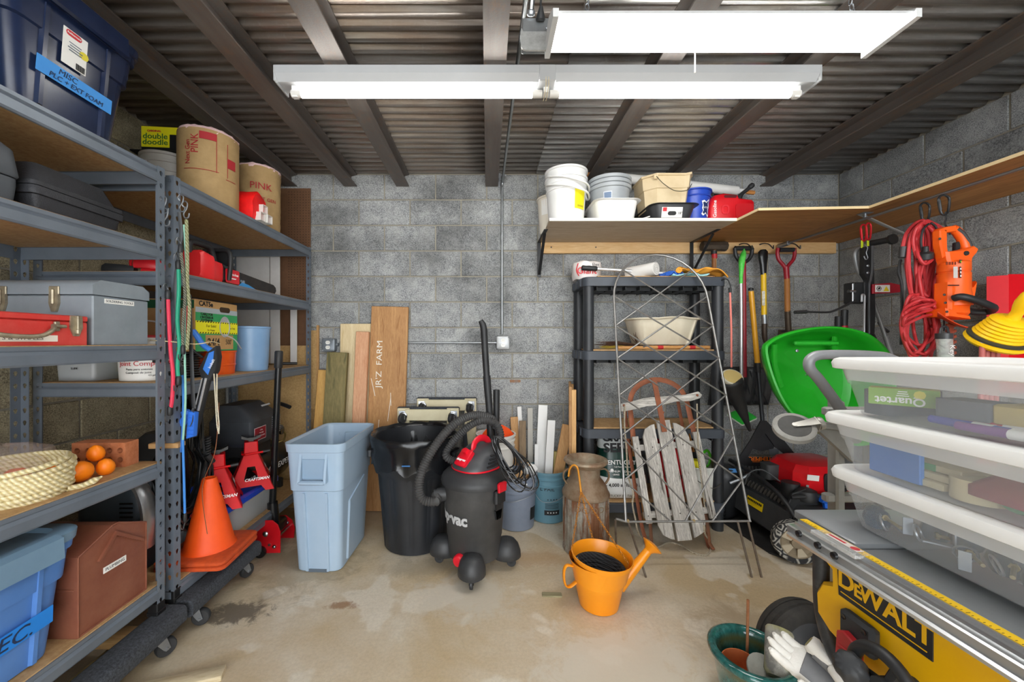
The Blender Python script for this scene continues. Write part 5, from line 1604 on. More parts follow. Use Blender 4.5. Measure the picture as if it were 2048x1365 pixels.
b.tube(spline([(-0.03, 0, 0.665), (-0.02, 0, 0.715), (0.015, 0, 0.738), (0.06, 0, 0.735), (0.095, 0, 0.712), (0.105, 0.0, 0.672)]), 0.020, 12, flat=0.010)
b.done('carry_handle', VRED, t)
for k in range(4):
 b = MB(HM)
 z = 0.607+k*0.018
 c = 0.126-0.005*k
 b.tube(spline([(-0.04+0.014*k, -c+0.002, z), (0.02+0.01*k, -c-0.001, z+0.004), (0.085, -c+0.022, z+0.010)]), 0.0052, 6)
 b.done('vent_louvre', BLACK, t)
b = MB()     # hose port and latch, drain cap
pd = Vector((-0.985, -0.17, 0)).normalized()
b.cyl(Vector((-0.075, 0, 0))*0+pd*0.165+Vector((0, 0, 0.435)), pd*0.215+Vector((0, 0, 0.43)), 0.040, 0.038, n=22)
b.cyl(pd*0.205+Vector((0, 0, 0.431)), pd*0.235+Vector((0, 0, 0.429)), 0.034, n=20)
b.done('hose_port', VD, t)
for a in (-0.72, 2.3):
 b = MB(rot(0, 0, a))
 b.box((0.188, 0, 0.455), (0.028, 0.085, 0.075), 0.008)
 b.prism([(-0.028, -0.05), (-0.018, -0.10), (-0.022, 0), (0.022, 0), (0.018, -0.10), (0.028, -0.05)], 0, 0.012, M=frame('+x', (0.172, 0, 0.43)))
 b.done('latch_block', BLACK, t)
 b = MB(rot(0, 0, a))
 b.prism([(-0.03, -0.028), (0.03, -0.028), (0.034, 0.018), (0.022, 0.026), (-0.022, 0.026), (-0.034, 0.018)], 0, 0.016, M=frame('+x', (0.198, 0, 0.515)), b=0.003)
 b.done('latch', VRED, t)
b = MB(rot(0, 0, -2.08))
b.lathe([(0.032, 0.15), (0.032, 0.178), (0.026, 0.186), (0.010, 0.188)], 16, M=T(0, 0, 0.115) @ rot(0, PI/2, 0))
b.done('drain_cap', VRED, t)
curved_text('shop·vac', 0.085, mat('#b9babb', None, 0.6), t, 0.1715, 0.335, -2.60, sx=0.95, taper=0.055, bold=0.0035)
for a in (-1.62, 2.98, -0.02, 1.45):
 c, s_ = math.cos(a), math.sin(a)
 b = MB(rot(0, 0, a))
 b.loft([[Vector((0.185+rx*math.cos(q), ry*math.sin(q), z)) for q in [2*PI*i/22 for i in range(22)]] for rx, ry, z in ((0.078, 0.068, 0.062), (0.085, 0.076, 0.068), (0.082, 0.074, 0.10), (0.07, 0.064, 0.135), (0.05, 0.048, 0.158), (0.02, 0.02, 0.168))])
 b.done('caster_pod', VD, t, smooth=60)
 b = MB(rot(0, 0, a))
 b.cyl((0.205, 0, 0.048), (0.205, 0, 0.066), 0.008, n=8)
 for e in (-1, 1):
  b.box((0.212, e*0.011, 0.040), (0.016, 0.003, 0.036), 0.001)
 b.done('caster_fork', BLACK, t)
 b = MB(rot(0, 0, a))
 b.lathe([(0.006, -0.008), (0.024, -0.008), (0.0265, -0.005), (0.0265, 0.005), (0.024, 0.008), (0.006, 0.008)], 18, M=T(0.214, 0, 0.0275) @ rot(PI/2, 0, 0))
 b.done('caster_wheel', mat('#2f3032', '#8a8a88', 0.5, scale=25, lo=0.55, hi=0.7), t)
def vw(cx, cy, Y):
 """point of the vacuum's own frame, read off the photograph at depth Y"""
 p = at(740+cx*0.3077, 780+cy*0.3077, Y)
 return Vector((p.x+0.075, p.y-2.27, p.z))
HOSE = mat('#3a3a3b', '#4b4a49', 0.6, scale=12)
def ribbed(pts, r, name, pitch=0.0135, m=HOSE):
 fine = spline(pts, 24)
 ds = [0.0]
 for a, c in zip(fine, fine[1:]):
  ds.append(ds[-1]+(c-a).length)
 N = int(ds[-1]/(pitch/2))
 P, rr, j = [], [], 0
 for k in range(N+1):
  d = ds[-1]*k/N
  while j < len(ds)-2 and ds[j+1] < d:
   j += 1
  f = (d-ds[j])/max(1e-9, ds[j+1]-ds[j])
  P.append(fine[j].lerp(fine[j+1], f))
  rr.append(r if k % 2 else r*0.80)
 MB().tube(P, rr, 14).done(name, m, t, smooth=25)
ribbed([pd*0.225+Vector((0, 0, 0.430)), vw(430, 725, 2.16), vw(345, 715, 2.16), vw(318, 630, 2.17), vw(340, 520, 2.19), vw(405, 395, 2.22), vw(490, 280, 2.26), vw(590, 195, 2.32), vw(700, 165, 2.38), vw(790, 190, 2.42), vw(815, 240, 2.46)], 0.0265, 'hose')
ribbed([vw(848, 345, 2.34), vw(846, 280, 2.36), vw(815, 222, 2.38), vw(730, 200, 2.38), vw(640, 240, 2.38), vw(555, 320, 2.38), vw(500, 395, 2.37), vw(500, 440, 2.35), vw(550, 465, 2.34), vw(600, 450, 2.36)], 0.025, 'hose')
b = MB()
b.tube([vw(718, -450, 2.46), vw(733, -425, 2.46), vw(740, -395, 2.46), vw(748, -250, 2.46), vw(758, -90, 2.46)], [0.016, 0.021, 0.022, 0.0215, 0.021], 14)
b.tube([vw(758, -90, 2.46), vw(760, -70, 2.46), vw(775, 120, 2.46), vw(783, 290, 2.46), vw(788, 420, 2.46)], [0.024, 0.024, 0.022, 0.022, 0.022], 14)
b.done('wand', BLACK, t)
b = MB()
b.tube([vw(822, 0, 2.50), vw(822, 120, 2.50), vw(820, 260, 2.50), vw(818, 420, 2.50)], 0.021, 14)
b.done('wand', BLACK, t)
for k in range(15):
 f = R.uniform(0.55, 1.0)
 top, cen = vw(815+R.uniform(-18, 18), 305, 2.13), vw(930+R.uniform(-45, 30), 480+R.uniform(-20, 25), 2.10+R.uniform(-0.02, 0.02))
 ax = (cen-top)
 sd = Vector((ax.z, 0, -ax.x)).normalized()
 L = ax.length*2*f
 ax.normalize()
 pts = [top+ax*(L/2-L/2*math.cos(u))+sd*(0.045+0.02*f)*math.sin(u)*(0.5+0.55*(0.5-0.5*math.cos(u)))*R.uniform(0.9, 1.1)+Vector((0, R.uniform(-.006, .006), 0)) for u in [2*PI*q/14 for q in range(14)]]
 MB().tube(spline(pts, 2, True), 0.0040, 6, closed=True).done('power_cord', BLACKG, t)
# ---- buckets with offcuts
GREYP = mat('#828b9b', '#768090', 0.45)
TEALP = mat('#5f8797', '#567d8c', 0.45)
t = bucket('paint_bucket', 'blue grey five gallon bucket of wood scraps behind the vacuum', (0.205, 2.80, 0.0), 0.128, 0.148, 0.37, GREYP)
curved_plate('stars_print', 0.06, 0.085, INK, t, 0.1375, 0.115, -0.62, taper=0.054)
curved_text('THE', 0.045, INK, t, 0.145, 0.27, -0.62, taper=0.054)
curved_plate('price_tag', 0.028, 0.024, LABELW, t, 0.1492, 0.325, -1.2, taper=0.054)
MB().tube(spline([(0.152, 0, 0.30), (0.14, -0.09, 0.28), (0.06, -0.16, 0.25), (-0.06, -0.16, 0.22), (-0.14, -0.09, 0.24), (-0.152, 0, 0.30)]), 0.0022, 6).done('bail', ZINC, t)
t = bucket('paint_bucket', 'teal five gallon bucket reading L PAIL holding trim offcuts', (0.452, 2.915, 0.0), 0.128, 0.148, 0.37, TEALP)
curved_text('L PAIL', 0.040, INK, t, 0.1445, 0.255, -1.75, taper=0.054)
curved_plate('stripe_print', 0.11, 0.035, INK, t, 0.1355, 0.085, -1.50, taper=0.054)
for k in range(5):
 curved_plate('stripe_print', 0.10, 0.003, INK, t, 0.1385, 0.115+k*0.009, -1.50, taper=0.054)
for k in range(4):
 curved_text('★', 0.016, INKW, t, 0.1372, 0.085, -1.72+k*0.15, taper=0.054)
 curved_text('★', 0.016, INK, t, 0.142, 0.18, -1.72+k*0.15, taper=0.054)
curved_plate('bull_print', 0.05, 0.055, INK, t, 0.1435, 0.205, -0.68, taper=0.054)
curved_plate('text_block', 0.045, 0.05, mat('#2f4750', None, 0.6), t, 0.139, 0.13, -0.68, taper=0.054)
MB().tube(spline([(0.152, 0, 0.31), (0.13, -0.11, 0.24), (0.03, -0.17, 0.185), (-0.08, -0.14, 0.18), (-0.15, -0.02, 0.30)]), 0.0022, 6).done('bail', ZINC, t)
def stick(label, x, y, z0, w, th, L, m, rx, ry, name='trim_offcut', grp='offcuts standing in the buckets', rz=0.0):
 t = thing(name, label, 'offcut', (x, y, z0), rz, grp)
 MB().box((0, 0, L/2), (w, th, L), 0.002, M=rot(rx, ry, 0)).done('strip', m, t)
PINE = wood('#dcb27c', '#b98a52', 'z')
stick('tallest white painted trim strip in the teal bucket', 0.39, 2.97, 0.02, 0.072, 0.014, 0.80, WHITE, -0.09, 0.055)
stick('white trim strip in front of tallest one, teal bucket', 0.44, 2.91, 0.02, 0.058, 0.014, 0.70, WHITE, -0.03, 0.06)
stick('leaning knotty pine offcut at right of the teal bucket', 0.47, 2.90, 0.02, 0.075, 0.02, 0.68, PINE, -0.02, 0.19)
stick('short green treated offcut low in teal bucket', 0.53, 2.92, 0.06, 0.09, 0.035, 0.42, wood('#b7a868', '#8a7d45', 'z'), -0.06, 0.04)
stick('grey primed trim strip left of the white strips', 0.335, 3.02, 0.0, 0.042, 0.012, 0.79, mat('#b5b2aa', None, 0.6), -0.055, 0.0)
stick('narrow white strip standing left of the grey strip', 0.29, 3.03, 0.0, 0.034, 0.012, 0.80, WHITE, -0.05, -0.05)
stick('brown edged picture rail strip beside the buckets', 0.27, 2.98, 0.37*0, 0.052, 0.016, 0.70, wood('#9c8466', '#6f5a41', 'z'), -0.03, 0.0)
stick('tan pine strip farthest left by the buckets', 0.245, 3.035, 0.0, 0.06, 0.014, 0.72, PINE, -0.035, -0.05)
stick('short white trim end between the strips', 0.36, 2.905, 0.05, 0.03, 0.012, 0.49, WHITE, -0.04, 0.02)
t = thing('wood_scrap', 'pale chipped wood offcut poking from the blue grey bucket', 'wood', (0.215, 2.78, 0.30))
MB().box((0, 0, 0.08), (0.08, 0.02, 0.16), 0.002, M=rot(-0.2, 0.45, 0)).box((0.05, 0.03, 0.07), (0.06, 0.018, 0.14), 0.002, M=rot(0.1, 0.2, 0)).done('scrap', PINE, t)
t = thing('paper_rag', 'crumpled white paper towel tucked in the blue grey bucket', 'rag', (0.30, 2.80, 0.36))
b = MB()
b.loft([[Vector((0.05*s*math.cos(a)*(1+0.3*math.sin(5*a+k)), 0.04*s*math.sin(a)*(1+0.3*math.sin(4*a+2*k)), z+0.008*math.sin(3*a+k))) for a in [2*PI*q/16 for q in range(16)]] for k, (s, z) in enumerate(((0.8, 0), (1, 0.025), (0.6, 0.06), (0.1, 0.07)))])
b.done('paper', WHITE, t, smooth=30)
bucket('plastic_bucket', 'lower white bucket carrying another bucket behind the vacuum', (0.062, 2.93, 0.0), 0.118, 0.132, 0.29, PAIL, bands=False)
t = bucket('plastic_bucket', 'white bucket with bright orange cloth behind the vacuum wands', (0.062, 2.93, 0.292), 0.125, 0.143, 0.33, PAIL)
t = thing('orange_cloth', 'bright orange cloth bunched inside the white bucket', 'cloth', (0.075, 2.93, 0.592))
b = MB()
b.loft([[Vector((0.115*s*math.cos(a)*(1+0.15*math.sin(5*a+k)), 0.105*s*math.sin(a)*(1+0.15*math.sin(4*a+2*k)), z+0.02*math.sin(3*a+k*0.5))) for a in [2*PI*q/20 for q in range(20)]] for k, (s, z) in enumerate(((0.95, -0.02), (0.95, 0.01), (0.7, 0.045), (0.35, 0.07), (0.05, 0.075)))])
b.done('cloth', mat('#ff5a12', '#f04a08', 0.7), t, smooth=40)
t = thing('metal_bracket', 'dark steel angle strip leaning beside the white bucket', 'strip', (-0.11, 2.93, 0.0))
MB().box((0, 0, 0.33), (0.03, 0.004, 0.66), 0.001, M=rot(-0.03, -0.1, 0)).done('angle', mat('#4e5258', None, 0.4, 0.7), t)
# plywood leaning at the shelf
t = thing('plywood_sheet', 'thick plywood offcut standing against left side of plastic shelving', 'board', (0.632, 2.86, 0.0), -0.20)
MB().box((-0.024, 0, 0.50), (0.02, 0.40, 1.0), 0.002).done('face_sheet', wood('#b98f5e', '#a57a48', 'y', 5), t)
MB().box((0.0, -0.185, 0.49), (0.030, 0.035, 0.98), 0.002).box((0.0, 0.18, 0.49), (0.030, 0.03, 0.98), 0.002).done('edge_batten', wood('#dfb67c', '#c6965a', 'z', 5), t)
# ---- milk can
def rust_can():
 t = NT('rusted_steel')
 v = t.coord((6, 6, 0.9))
 f = t.noise(v, 3.5, 6, 0.7, 0.3)
 g = t.noise(t.coord(), 24, 6, 0.75, 0.4)
 h = t.noise(t.coord(), 5, 4, 0.7)
 c = t.mix(t.ramp(g, [(0.35, 0.0), (0.6, 1.0)]), '#8e8a80', '#aaa79d')
 c = t.mix(t.ramp(f, [(0.44, 0.0), (0.56, 0.9)]), c, '#7d4c28')
 c = t.mix(t.ramp(h, [(0.48, 0.0), (0.66, 0.6)]), c, '#6b4527')
 t.bump(g, 0.3, 0.004)
 return t.out(c, 0.6, 0.25)
RCAN = rust_can()
RBROWN = mat('#7a5636', '#9b8a70', 0.55, 0.3, scale=10, bump=0.3, bscale=50)
t = thing('milk_can', 'old rusty steel milk can with mushroom lid and side handles', 'milk can', (0.622, 2.465, 0.0))
b = MB()
b.lathe([(0.135, 0.0), (0.143, 0.004), (0.143, 0.020), (0.138, 0.026), (0.139, 0.345)], 48, cap1=False)
b.done('body', RCAN, t)
b = MB()
for k in range(26):
 a = 2*PI*k/26
 b.tube([(0.1395*math.cos(a), 0.1395*math.sin(a), 0.04), (0.1395*math.cos(a), 0.1395*math.sin(a), 0.335)], 0.0035, 5)
b.done('fluting', RCAN, t, kind='stuff')
b = MB()
b.lathe([(0.138, 0.338), (0.146, 0.345), (0.148, 0.357), (0.144, 0.368), (0.138, 0.375), (0.128, 0.405), (0.108, 0.435), (0.092, 0.452), (0.088, 0.465), (0.088, 0.525)], 44, cap0=False, cap1=False)
b.done('shoulder', mat('#6f4e31', '#9a8b76', 0.55, 0.25, scale=10, bump=0.2, bscale=50), t)
b = MB()
b.lathe([(0.087, 0.518), (0.095, 0.522), (0.128, 0.545), (0.137, 0.556), (0.134, 0.568), (0.116, 0.574), (0.098, 0.564), (0.086, 0.545), (0.078, 0.515), (0.01, 0.510)], 44)
b.done('mushroom_lid', mat('#a89c86', '#7a5233', 0.55, 0.25, scale=12, bump=0.2, bscale=60), t)
for s in (-1, 1):
 b = MB()
 b.tube(spline([(s*0.086, -0.01, 0.505), (s*0.118, -0.012, 0.508), (s*0.140, -0.012, 0.485), (s*0.142, -0.012, 0.45), (s*0.122, -0.012, 0.415)]), 0.011, 8, flat=0.006)
 b.done('handle', RBROWN, t)
curved_text('DODDED', 0.05, RBROWN, t, 0.142, 0.295, -1.35, sx=1.3)
# ---- orange watering can planter
ORC = mat('#f39a1d', '#ee8f12', 0.3, scale=4)
t = thing('watering_can_planter', 'orange metal watering can planter hung by chains, black rope inside', 'planter', (0.556, 1.945, 0.0))
ti = rot(0.02, 0.06, 0)
b = MB()
b.lathe([(0.088, 0.0), (0.095, 0.003), (0.096, 0.008), (0.122, 0.130), (0.123, 0.133), (0.1225, 0.136), (0.145, 0.232)], 48, cap1=False)
b.loft([[(ti @ p)+Vector((0, 0, 0)) for p in circ(r, 48, z)] for r, z in ((0.145, 0.228), (0.147, 0.244), (0.150, 0.246), (0.150, 0.250), (0.146, 0.251), (0.143, 0.246), (0.125, 0.15))], False, False)
b.done('can', ORC, t)
BROPE = rope_mat('#101113', '#33353a', 26)
for k in range(7):
 rr = 0.120-k*0.0078
 MB().torus(rr, 0.012, 40, 8, M=T(0, 0, 0.183-k*0.015) @ rot(0.03*math.sin(k), 0.05, 0)).done('rope_turn', BROPE, t)
for k in range(4):
 MB().torus(0.066-k*0.018, 0.011, 30, 8, M=T(0, 0, 0.095)).done('rope_turn', BROPE, t)
b = MB()
b.tube(spline([(-0.137, -0.03, 0.205), (-0.165, -0.035, 0.212), (-0.180, -0.04, 0.195), (-0.182, -0.04, 0.15), (-0.172, -0.04, 0.115), (-0.150, -0.03, 0.105), (-0.118, -0.02, 0.122)]), 0.012, 8, flat=0.005)
b.done('handle', ORC, t)
sp0, sp1 = Vector((0.10, -0.005, 0.085)), Vector((0.262, 0.02, 0.262))
MB().cyl(sp0, sp1, 0.030, 0.019, n=20).done('spout', ORC, t)
b = MB()
b.lathe([(0.019, -0.012), (0.026, 0.0), (0.050, 0.020), (0.052, 0.024), (0.050, 0.026), (0.02, 0.034), (0.002, 0.036)], 28, M=aim(sp1, sp1+(sp1-sp0)))
b.done('rose', ORC, t)
CHN = mat('#c98324', '#a8661a', 0.45, 0.4)
def chain(parent, a, c, sag, m, r=0.0085, w=0.0016, name='chain'):
 a, c = Vector(a), Vector(c)
 N = max(3, int((c-a).length/(r*1.65)))
 b = MB()
 for k in range(N):
  f = (k+0.5)/N
  p = a.lerp(c, f)-Vector((0, 0, sag*4*f*(1-f)))
  d = (c-a)-Vector((0, 0, sag*4*(1-2*f)))
  b.torus(r*0.72, w, 8, 5, M=T(*p) @ d.to_track_quat('X', 'Z').to_matrix().to_4x4() @ rot(PI/2 if k % 2 else 0.3, 0, 0) @ Matrix.Diagonal((1.5, 0.8, 1, 1)))
 b.done(name, m, parent)
hk = Vector((-0.055, 0.325, 0.578))       # on the rim of the milk can
top = hk+Vector((0.036, -0.035, -0.13))
MB().tube(spline([hk+Vector((-0.022, 0.03, -0.065)), hk+Vector((-0.018, 0.02, -0.02)), hk+Vector((0.0, 0.0, 0.012)), hk+Vector((0.018, -0.02, 0.004)), hk+Vector((0.026, -0.028, -0.04)), top]), 0.0055, 8).done('hook', mat('#d8902e', None, 0.4), t)
for p, sg in (((-0.13, 0.03, 0.248), 0.0), ((0.01, 0.145, 0.246), 0.0), ((0.125, -0.06, 0.235), 0.0)):
 chain(t, top, p, sg, CHN)
MB().tube(spline([(-0.125, -0.05, 0.243), (-0.12, -0.055, 0.262), (-0.11, -0.06, 0.24)]), 0.0016, 5).done('wire_loop', ZINC, t)
t = thing('wood_shim', 'flat grey green sliver of wood lying on the floor by the planter', 'wood', tuple(flo(1104, 1192)), -0.03)
MB().loft([rrect(0.10, 0.030, 0.004, 2, z=z) for z in (0.0005, 0.008)]).done('sliver', wood('#a7a07e', '#7d7757', 'x'), t)
p = flo(400, 1358)
t = thing('pale_board', 'end of a pale board lying on the floor at the front edge', 'board', (p.x-0.06, p.y-0.03, 0.0), 0.3)
MB().box((-0.1, 0, 0.011), (0.5, 0.06, 0.022), 0.002).done('plank', wood('#e3d6b8', '#c6b48f', 'x'), t)
# ================================================ RIGHT: SHELVES AND WHAT IS ON THEM
SHZ = 2.092                     # underside of the high shelves
t = thing('wall_shelf', 'high white painted plywood shelf on the back wall', 'shelf', (0, 0, 0))
b = MB()
b.prism([(0.40, 2.52), (1.612, 2.52), (1.612, YB), (0.425, YB)], SHZ, SHZ+0.018)
b.done('shelf_board', wood('#c9bba6', '#b09d84', 'x', 5), t, smooth=0)
MB().box((1.006, 2.5165, SHZ+0.009), (1.212, 0.006, 0.0185)).done('edge_band', mat('#efeae0', None, 0.6), t)
b = MB()
b.box((1.24, YB-0.020, SHZ-0.0435), (2.74-0.415, 0.036, 0.086), 0.002, M=T(0.335, 0, 0))
b.done('ledger_board', wood('#e6c795', '#d2a76c', 'x', 4, knots='#8a5428'), t)
for x in (0.405, 1.60):
 b = MB()
 b.box((x, YB-0.0415, SHZ-0.14), (0.028, 0.004, 0.27), 0.001)
 b.box((x, YB-0.22, SHZ-0.004), (0.028, 0.36, 0.004), 0.001)
 b.tube([(x, YB-0.045, SHZ-0.255), (x, YB-0.33, SHZ-0.015)], 0.011, 6, flat=0.004)
 b.done('bracket', mat('#1d1e20', None, 0.45), t)
for x in (0.50, 0.85, 1.72, 2.45):
 MB().lathe([(0.006, 0), (0.006, 0.002), (0.002, 0.004)], 8, M=frame('-y', (x, YB-0.038, SHZ-0.04))).done('screw', mat('#55504a', None, 0.4, 0.6), t)
PLYB = wood('#c08a4c', '#8f5a26', 'x', 4)
t = thing('wall_shelf', 'high brown plywood corner shelf running along the right wall', 'shelf', (0, 0, 0))
b = MB()
b.prism([(1.614, 2.315), (2.235, 2.28), (2.235, YB), (1.614, YB)], SHZ, SHZ+0.014)
b.done('shelf_board', PLYB, t, smooth=0)
b = MB()
b.prism([(2.2355, 0.1), (XR-0.002, 0.1), (XR-0.002, YB), (2.2355, YB)], SHZ, SHZ+0.014)
b.done('shelf_board', wood('#c08a4c', '#8f5a26', 'y', 4), t, smooth=0)
b = MB()
b.prism([(1.612, 2.313), (2.236, 2.278), (2.236, 2.281), (1.612, 2.316)], SHZ-0.0005, SHZ+0.0145)
b.prism([(2.233, 0.1), (2.2358, 0.1), (2.2358, 2.28), (2.233, 2.28)], SHZ-0.0005, SHZ+0.0145)
b.prism([(1.6115, 2.315), (1.614, 2.315), (1.614, YB-0.04), (1.6115, YB-0.04)], SHZ-0.0005, SHZ+0.0145)
b.done('edge_band', mat('#ecd3a2', None, 0.6), t, smooth=0)
t = thing('hanging_rod', 'thin grey steel rod hung under the brown shelf', 'rod', (2.29, 1.5, 2.055))
MB().tube([(-0.02, 1.45, 0.0), (0.0, 0.5, 0.0), (0.012, -1.3, 0.0)], 0.0075, 10).done('rod', mat('#8f9194', None, 0.35, 0.8), t)
for y in (0.86, -0.9):
 b = MB()
 b.box((0.0, y, 0.034), (0.06, 0.05, 0.004), 0.001)
 b.cyl((0, y, 0.0), (0, y, 0.034), 0.007, n=8)
 b.done('rod_hanger', ZINC, t)
 b = MB()
 b.box((0.25, 0, 0), (0.56, 0.026, 0.004), 0.001, M=T(0.0, y+0.02, 0.03) @ rot(0, 0.42, 0))
 b.done('strut', mat('#b9bab8', None, 0.4, 0.5), t)
b = MB()
b.cyl((-0.02, 1.43, 0), (-0.02, 1.53, 0), 0.017, n=12)
b.done('rod_flange', ZINC, t)
# ---- buckets and tubs along the white shelf
SZ = SHZ+0.0185
for k, (z, lb) in enumerate(((0.0, 'lower white pail of the nested pair with yellow label on shelf'), (0.055, 'upper white pail nested in another on the white shelf'))):
 t = bucket('nested_pail', lb, (0.545, 2.70, SZ+z), 0.118, 0.139, 0.315, WHITE, group='nested white pails', bands=(k == 0))
 y_ = 0.01
 MB().tube(spline([(-0.138, 0.02, 0.285), (-0.13, -0.09, 0.255), (-0.03, -0.16, 0.225), (0.10, -0.145, 0.19), (0.148, -0.05, 0.18), (0.15, 0.03, 0.20), (0.139, 0.04, 0.28)]), 0.0065, 8).done('bail', WHITE, t)
 if k == 0:
  yl = curved_plate('yellow_label', 0.088, 0.135, mat('#f1e414', None, 0.5), t, 0.1315, 0.155, -0.98, taper=0.05)
  curved_plate('print_block', 0.05, 0.012, mat('#b9a912', None, 0.6), yl, 0.1325, 0.105, -0.98, taper=0.05)
  curved_plate('round_mark', 0.03, 0.03, mat('#3a3a36', None, 0.6), yl, 0.1330, 0.195, -1.05, taper=0.05)
BEI = mat('#d8c4a0', '#cdb78f', 0.45)
t = bucket('beige_pail', 'beige pail with red and blue label at left end of white shelf', (0.50, 2.935, SZ), 0.105, 0.122, 0.27, mat('#e3dccd', None, 0.45), bands=False)
pl = curved_plate('paper_label', 0.075, 0.11, LABELW, t, 0.116, 0.19, -2.3, taper=0.06)
curved_plate('red_square', 0.03, 0.03, RDI, pl, 0.117, 0.215, -2.45, taper=0.06)
curved_plate('blue_bar', 0.05, 0.02, mat('#2a3560', None, 0.6), pl, 0.1165, 0.228, -2.2, taper=0.06)
MB().torus(0.124, 0.005, 32, 6, M=T(0, 0, 0.27)).done('rim', BEI, t)
def basin(name, label, loc, w, d, w0, d0, h, m, rz=0.0, r=0.06, group=None, lip=0.018, wave=0.0):
 t = thing(name, label, 'basin', loc, rz, group)
 n = 6
 sec = lambda f, e=0.0, z=None: [p+Vector((0, 0, wave*math.cos(4*math.atan2(p.y, p.x)))) if (z or 0) >= h*0.9 else p for p in rrect(w0+(w-w0)*f+e, d0+(d-d0)*f+e, r, n, z=h*f if z is None else z)]
 MB().loft([sec(0, -0.02, 0), sec(0, 0, 0.006), sec(0.95, 0.0, h*0.95), sec(1, lip*1.6, h*0.955), sec(1, lip*2, h*0.965), sec(1, lip*1.6, h), sec(1, 0.0, h), sec(0.9, -0.012, h*0.9), sec(0.03, -0.012, h*0.03)]).done('tub', m, t)
 return t
basin('wash_tub', 'white rectangular wash tub under the grey basins on shelf', (0.855, 2.705, SZ), 0.285, 0.33, 0.25, 0.28, 0.135, WHITE)
GB = mat('#a4a9ad', '#989da1', 0.4)
for k, lb in enumerate(('lowest grey round wash basin stacked on white tub', 'middle grey round wash basin of the stack', 'top grey round wash basin of the stack')):
 t = thing('wash_basin', lb, 'basin', (0.85, 2.715, SZ+0.118+k*0.030), 0.02*k, 'stacked grey wash basins')
 MB().lathe([(0.112, 0), (0.118, 0.005), (0.134, 0.118), (0.144, 0.120), (0.147, 0.126), (0.147, 0.140), (0.138, 0.142), (0.131, 0.130), (0.112, 0.012)], 40).done('tub', GB, t)
 if k == 0:
  curved_plate('paper_label', 0.055, 0.05, mat('#c9ced6', None, 0.6), t, 0.1285, 0.062, -1.95, taper=0.14)
  curved_plate('label_picture', 0.045, 0.036, mat('#6b7f9c', None, 0.6), t, 0.1297, 0.062, -1.95, taper=0.14)
DKT = mat('#2c2d30', '#37383b', 0.4)
t = basin('dark_tub', 'black plastic pan with printed label under beige mop bucket', (1.22, 2.67, SZ), 0.295, 0.30, 0.245, 0.25, 0.098, DKT)
pl = plate('paper_label', 0.135, 0.066, mat('#dedcd8', None, 0.55), t, frame('-y', (-0.02, -0.140, 0.042)) @ rot(0.22, 0, 0))
plate('red_logo', 0.026, 0.024, RDI, pl, frame('-y', (-0.068, -0.1445, 0.060)) @ rot(0.22, 0, 0))
plate('pan_picture', 0.055, 0.026, INK, pl, frame('-y', (-0.02, -0.1405, 0.036)) @ rot(0.22, 0, 0), r=0.012)
text('18"', 0.022, INK, pl, frame('-y', (0.032, -0.1410, 0.036)) @ rot(0.22, 0, 0))
t = thing('mop_bucket', 'beige octagonal mop bucket with wire bail on the shelf', 'bucket', (1.20, 2.70, SZ+0.088), 0.0)
oct_ = lambda w, d, z, e=0: [Vector((sx*w/2*a, sy*d/2*c_, z+e*sx*0.0)) for sx, sy, a, c_ in ((1, -1, 1, .55), (1, 1, 1, .55), (1, 1, .55, 1), (-1, 1, .55, 1), (-1, 1, 1, .55), (-1, -1, 1, .55), (-1, -1, .55, 1), (1, -1, .62, 1), (1, -1, .8, 1.12), (1, -1, .98, .8))]
MB().loft([oct_(0.25, 0.22, 0), oct_(0.26, 0.23, 0.005), oct_(0.285, 0.255, 0.125), oct_(0.30, 0.27, 0.130), oct_(0.312, 0.28, 0.205), oct_(0.330, 0.298, 0.208), oct_(0.330, 0.298, 0.220), oct_(0.31, 0.28, 0.220), oct_(0.25, 0.22, 0.02)]).done('tub', BEI, t, smooth=25)
MB().box((-0.095, -0.148, 0.195), (0.03, 0.014, 0.03), 0.004).done('bail_lug', BEI, t)
MB().tube(spline([(-0.095, -0.156, 0.195), (-0.05, -0.165, 0.14), (0.02, -0.17, 0.095), (0.10, -0.165, 0.10), (0.155, -0.12, 0.16)]), 0.0025, 6).done('bail', mat('#55513f', None, 0.4, 0.5), t)
t = bucket('blue_bucket', 'royal blue bucket with white shield logo on the white shelf', (1.44, 2.73, SZ), 0.090, 0.112, 0.24, mat('#2c51c0', '#2647b2', 0.35), bands=False)
MB().torus(0.110, 0.005, 32, 6, M=T(0, 0, 0.195)).done('band', mat('#2c51c0', '#2647b2', 0.35), t)
MB().tube(spline([(0.112, 0.02, 0.225), (0.13, -0.02, 0.24), (0.12, -0.04, 0.20), (0.10, -0.06, 0.19)]), 0.0022, 6).done('bail', ZINC, t)
def curved_poly(name, poly, m, parent, r, z, a0, taper=0.0, e=0.001):
 b = MB()
 n = len(poly)
 vs = []
 for q in (0, e):
  for x, y in poly:
   a = a0+x/r
   vs.append(((r+taper*y+q)*math.cos(a), (r+taper*y+q)*math.sin(a), z+y))
 b.add(vs, [tuple(range(n)), tuple(range(2*n-1, n-1, -1))]+[(i, (i+1) % n, n+(i+1) % n, n+i) for i in range(n)])
 return b.done(name, m, parent, smooth=0)
lg = [(-0.030, 0.045), (-0.012, 0.052), (0.004, 0.040), (0.020, 0.056), (0.030, 0.062), (0.022, 0.035), (0.030, 0.01), (0.022, -0.012), (0.032, -0.05), (0.026, -0.058), (0.004, -0.035), (-0.014, -0.052), (-0.030, -0.040), (-0.018, -0.02), (-0.026, 0.0), (-0.022, 0.02)]
lw = curved_poly('logo_outline', lg, INKW, t, 0.1055, 0.105, -1.25, taper=0.09)
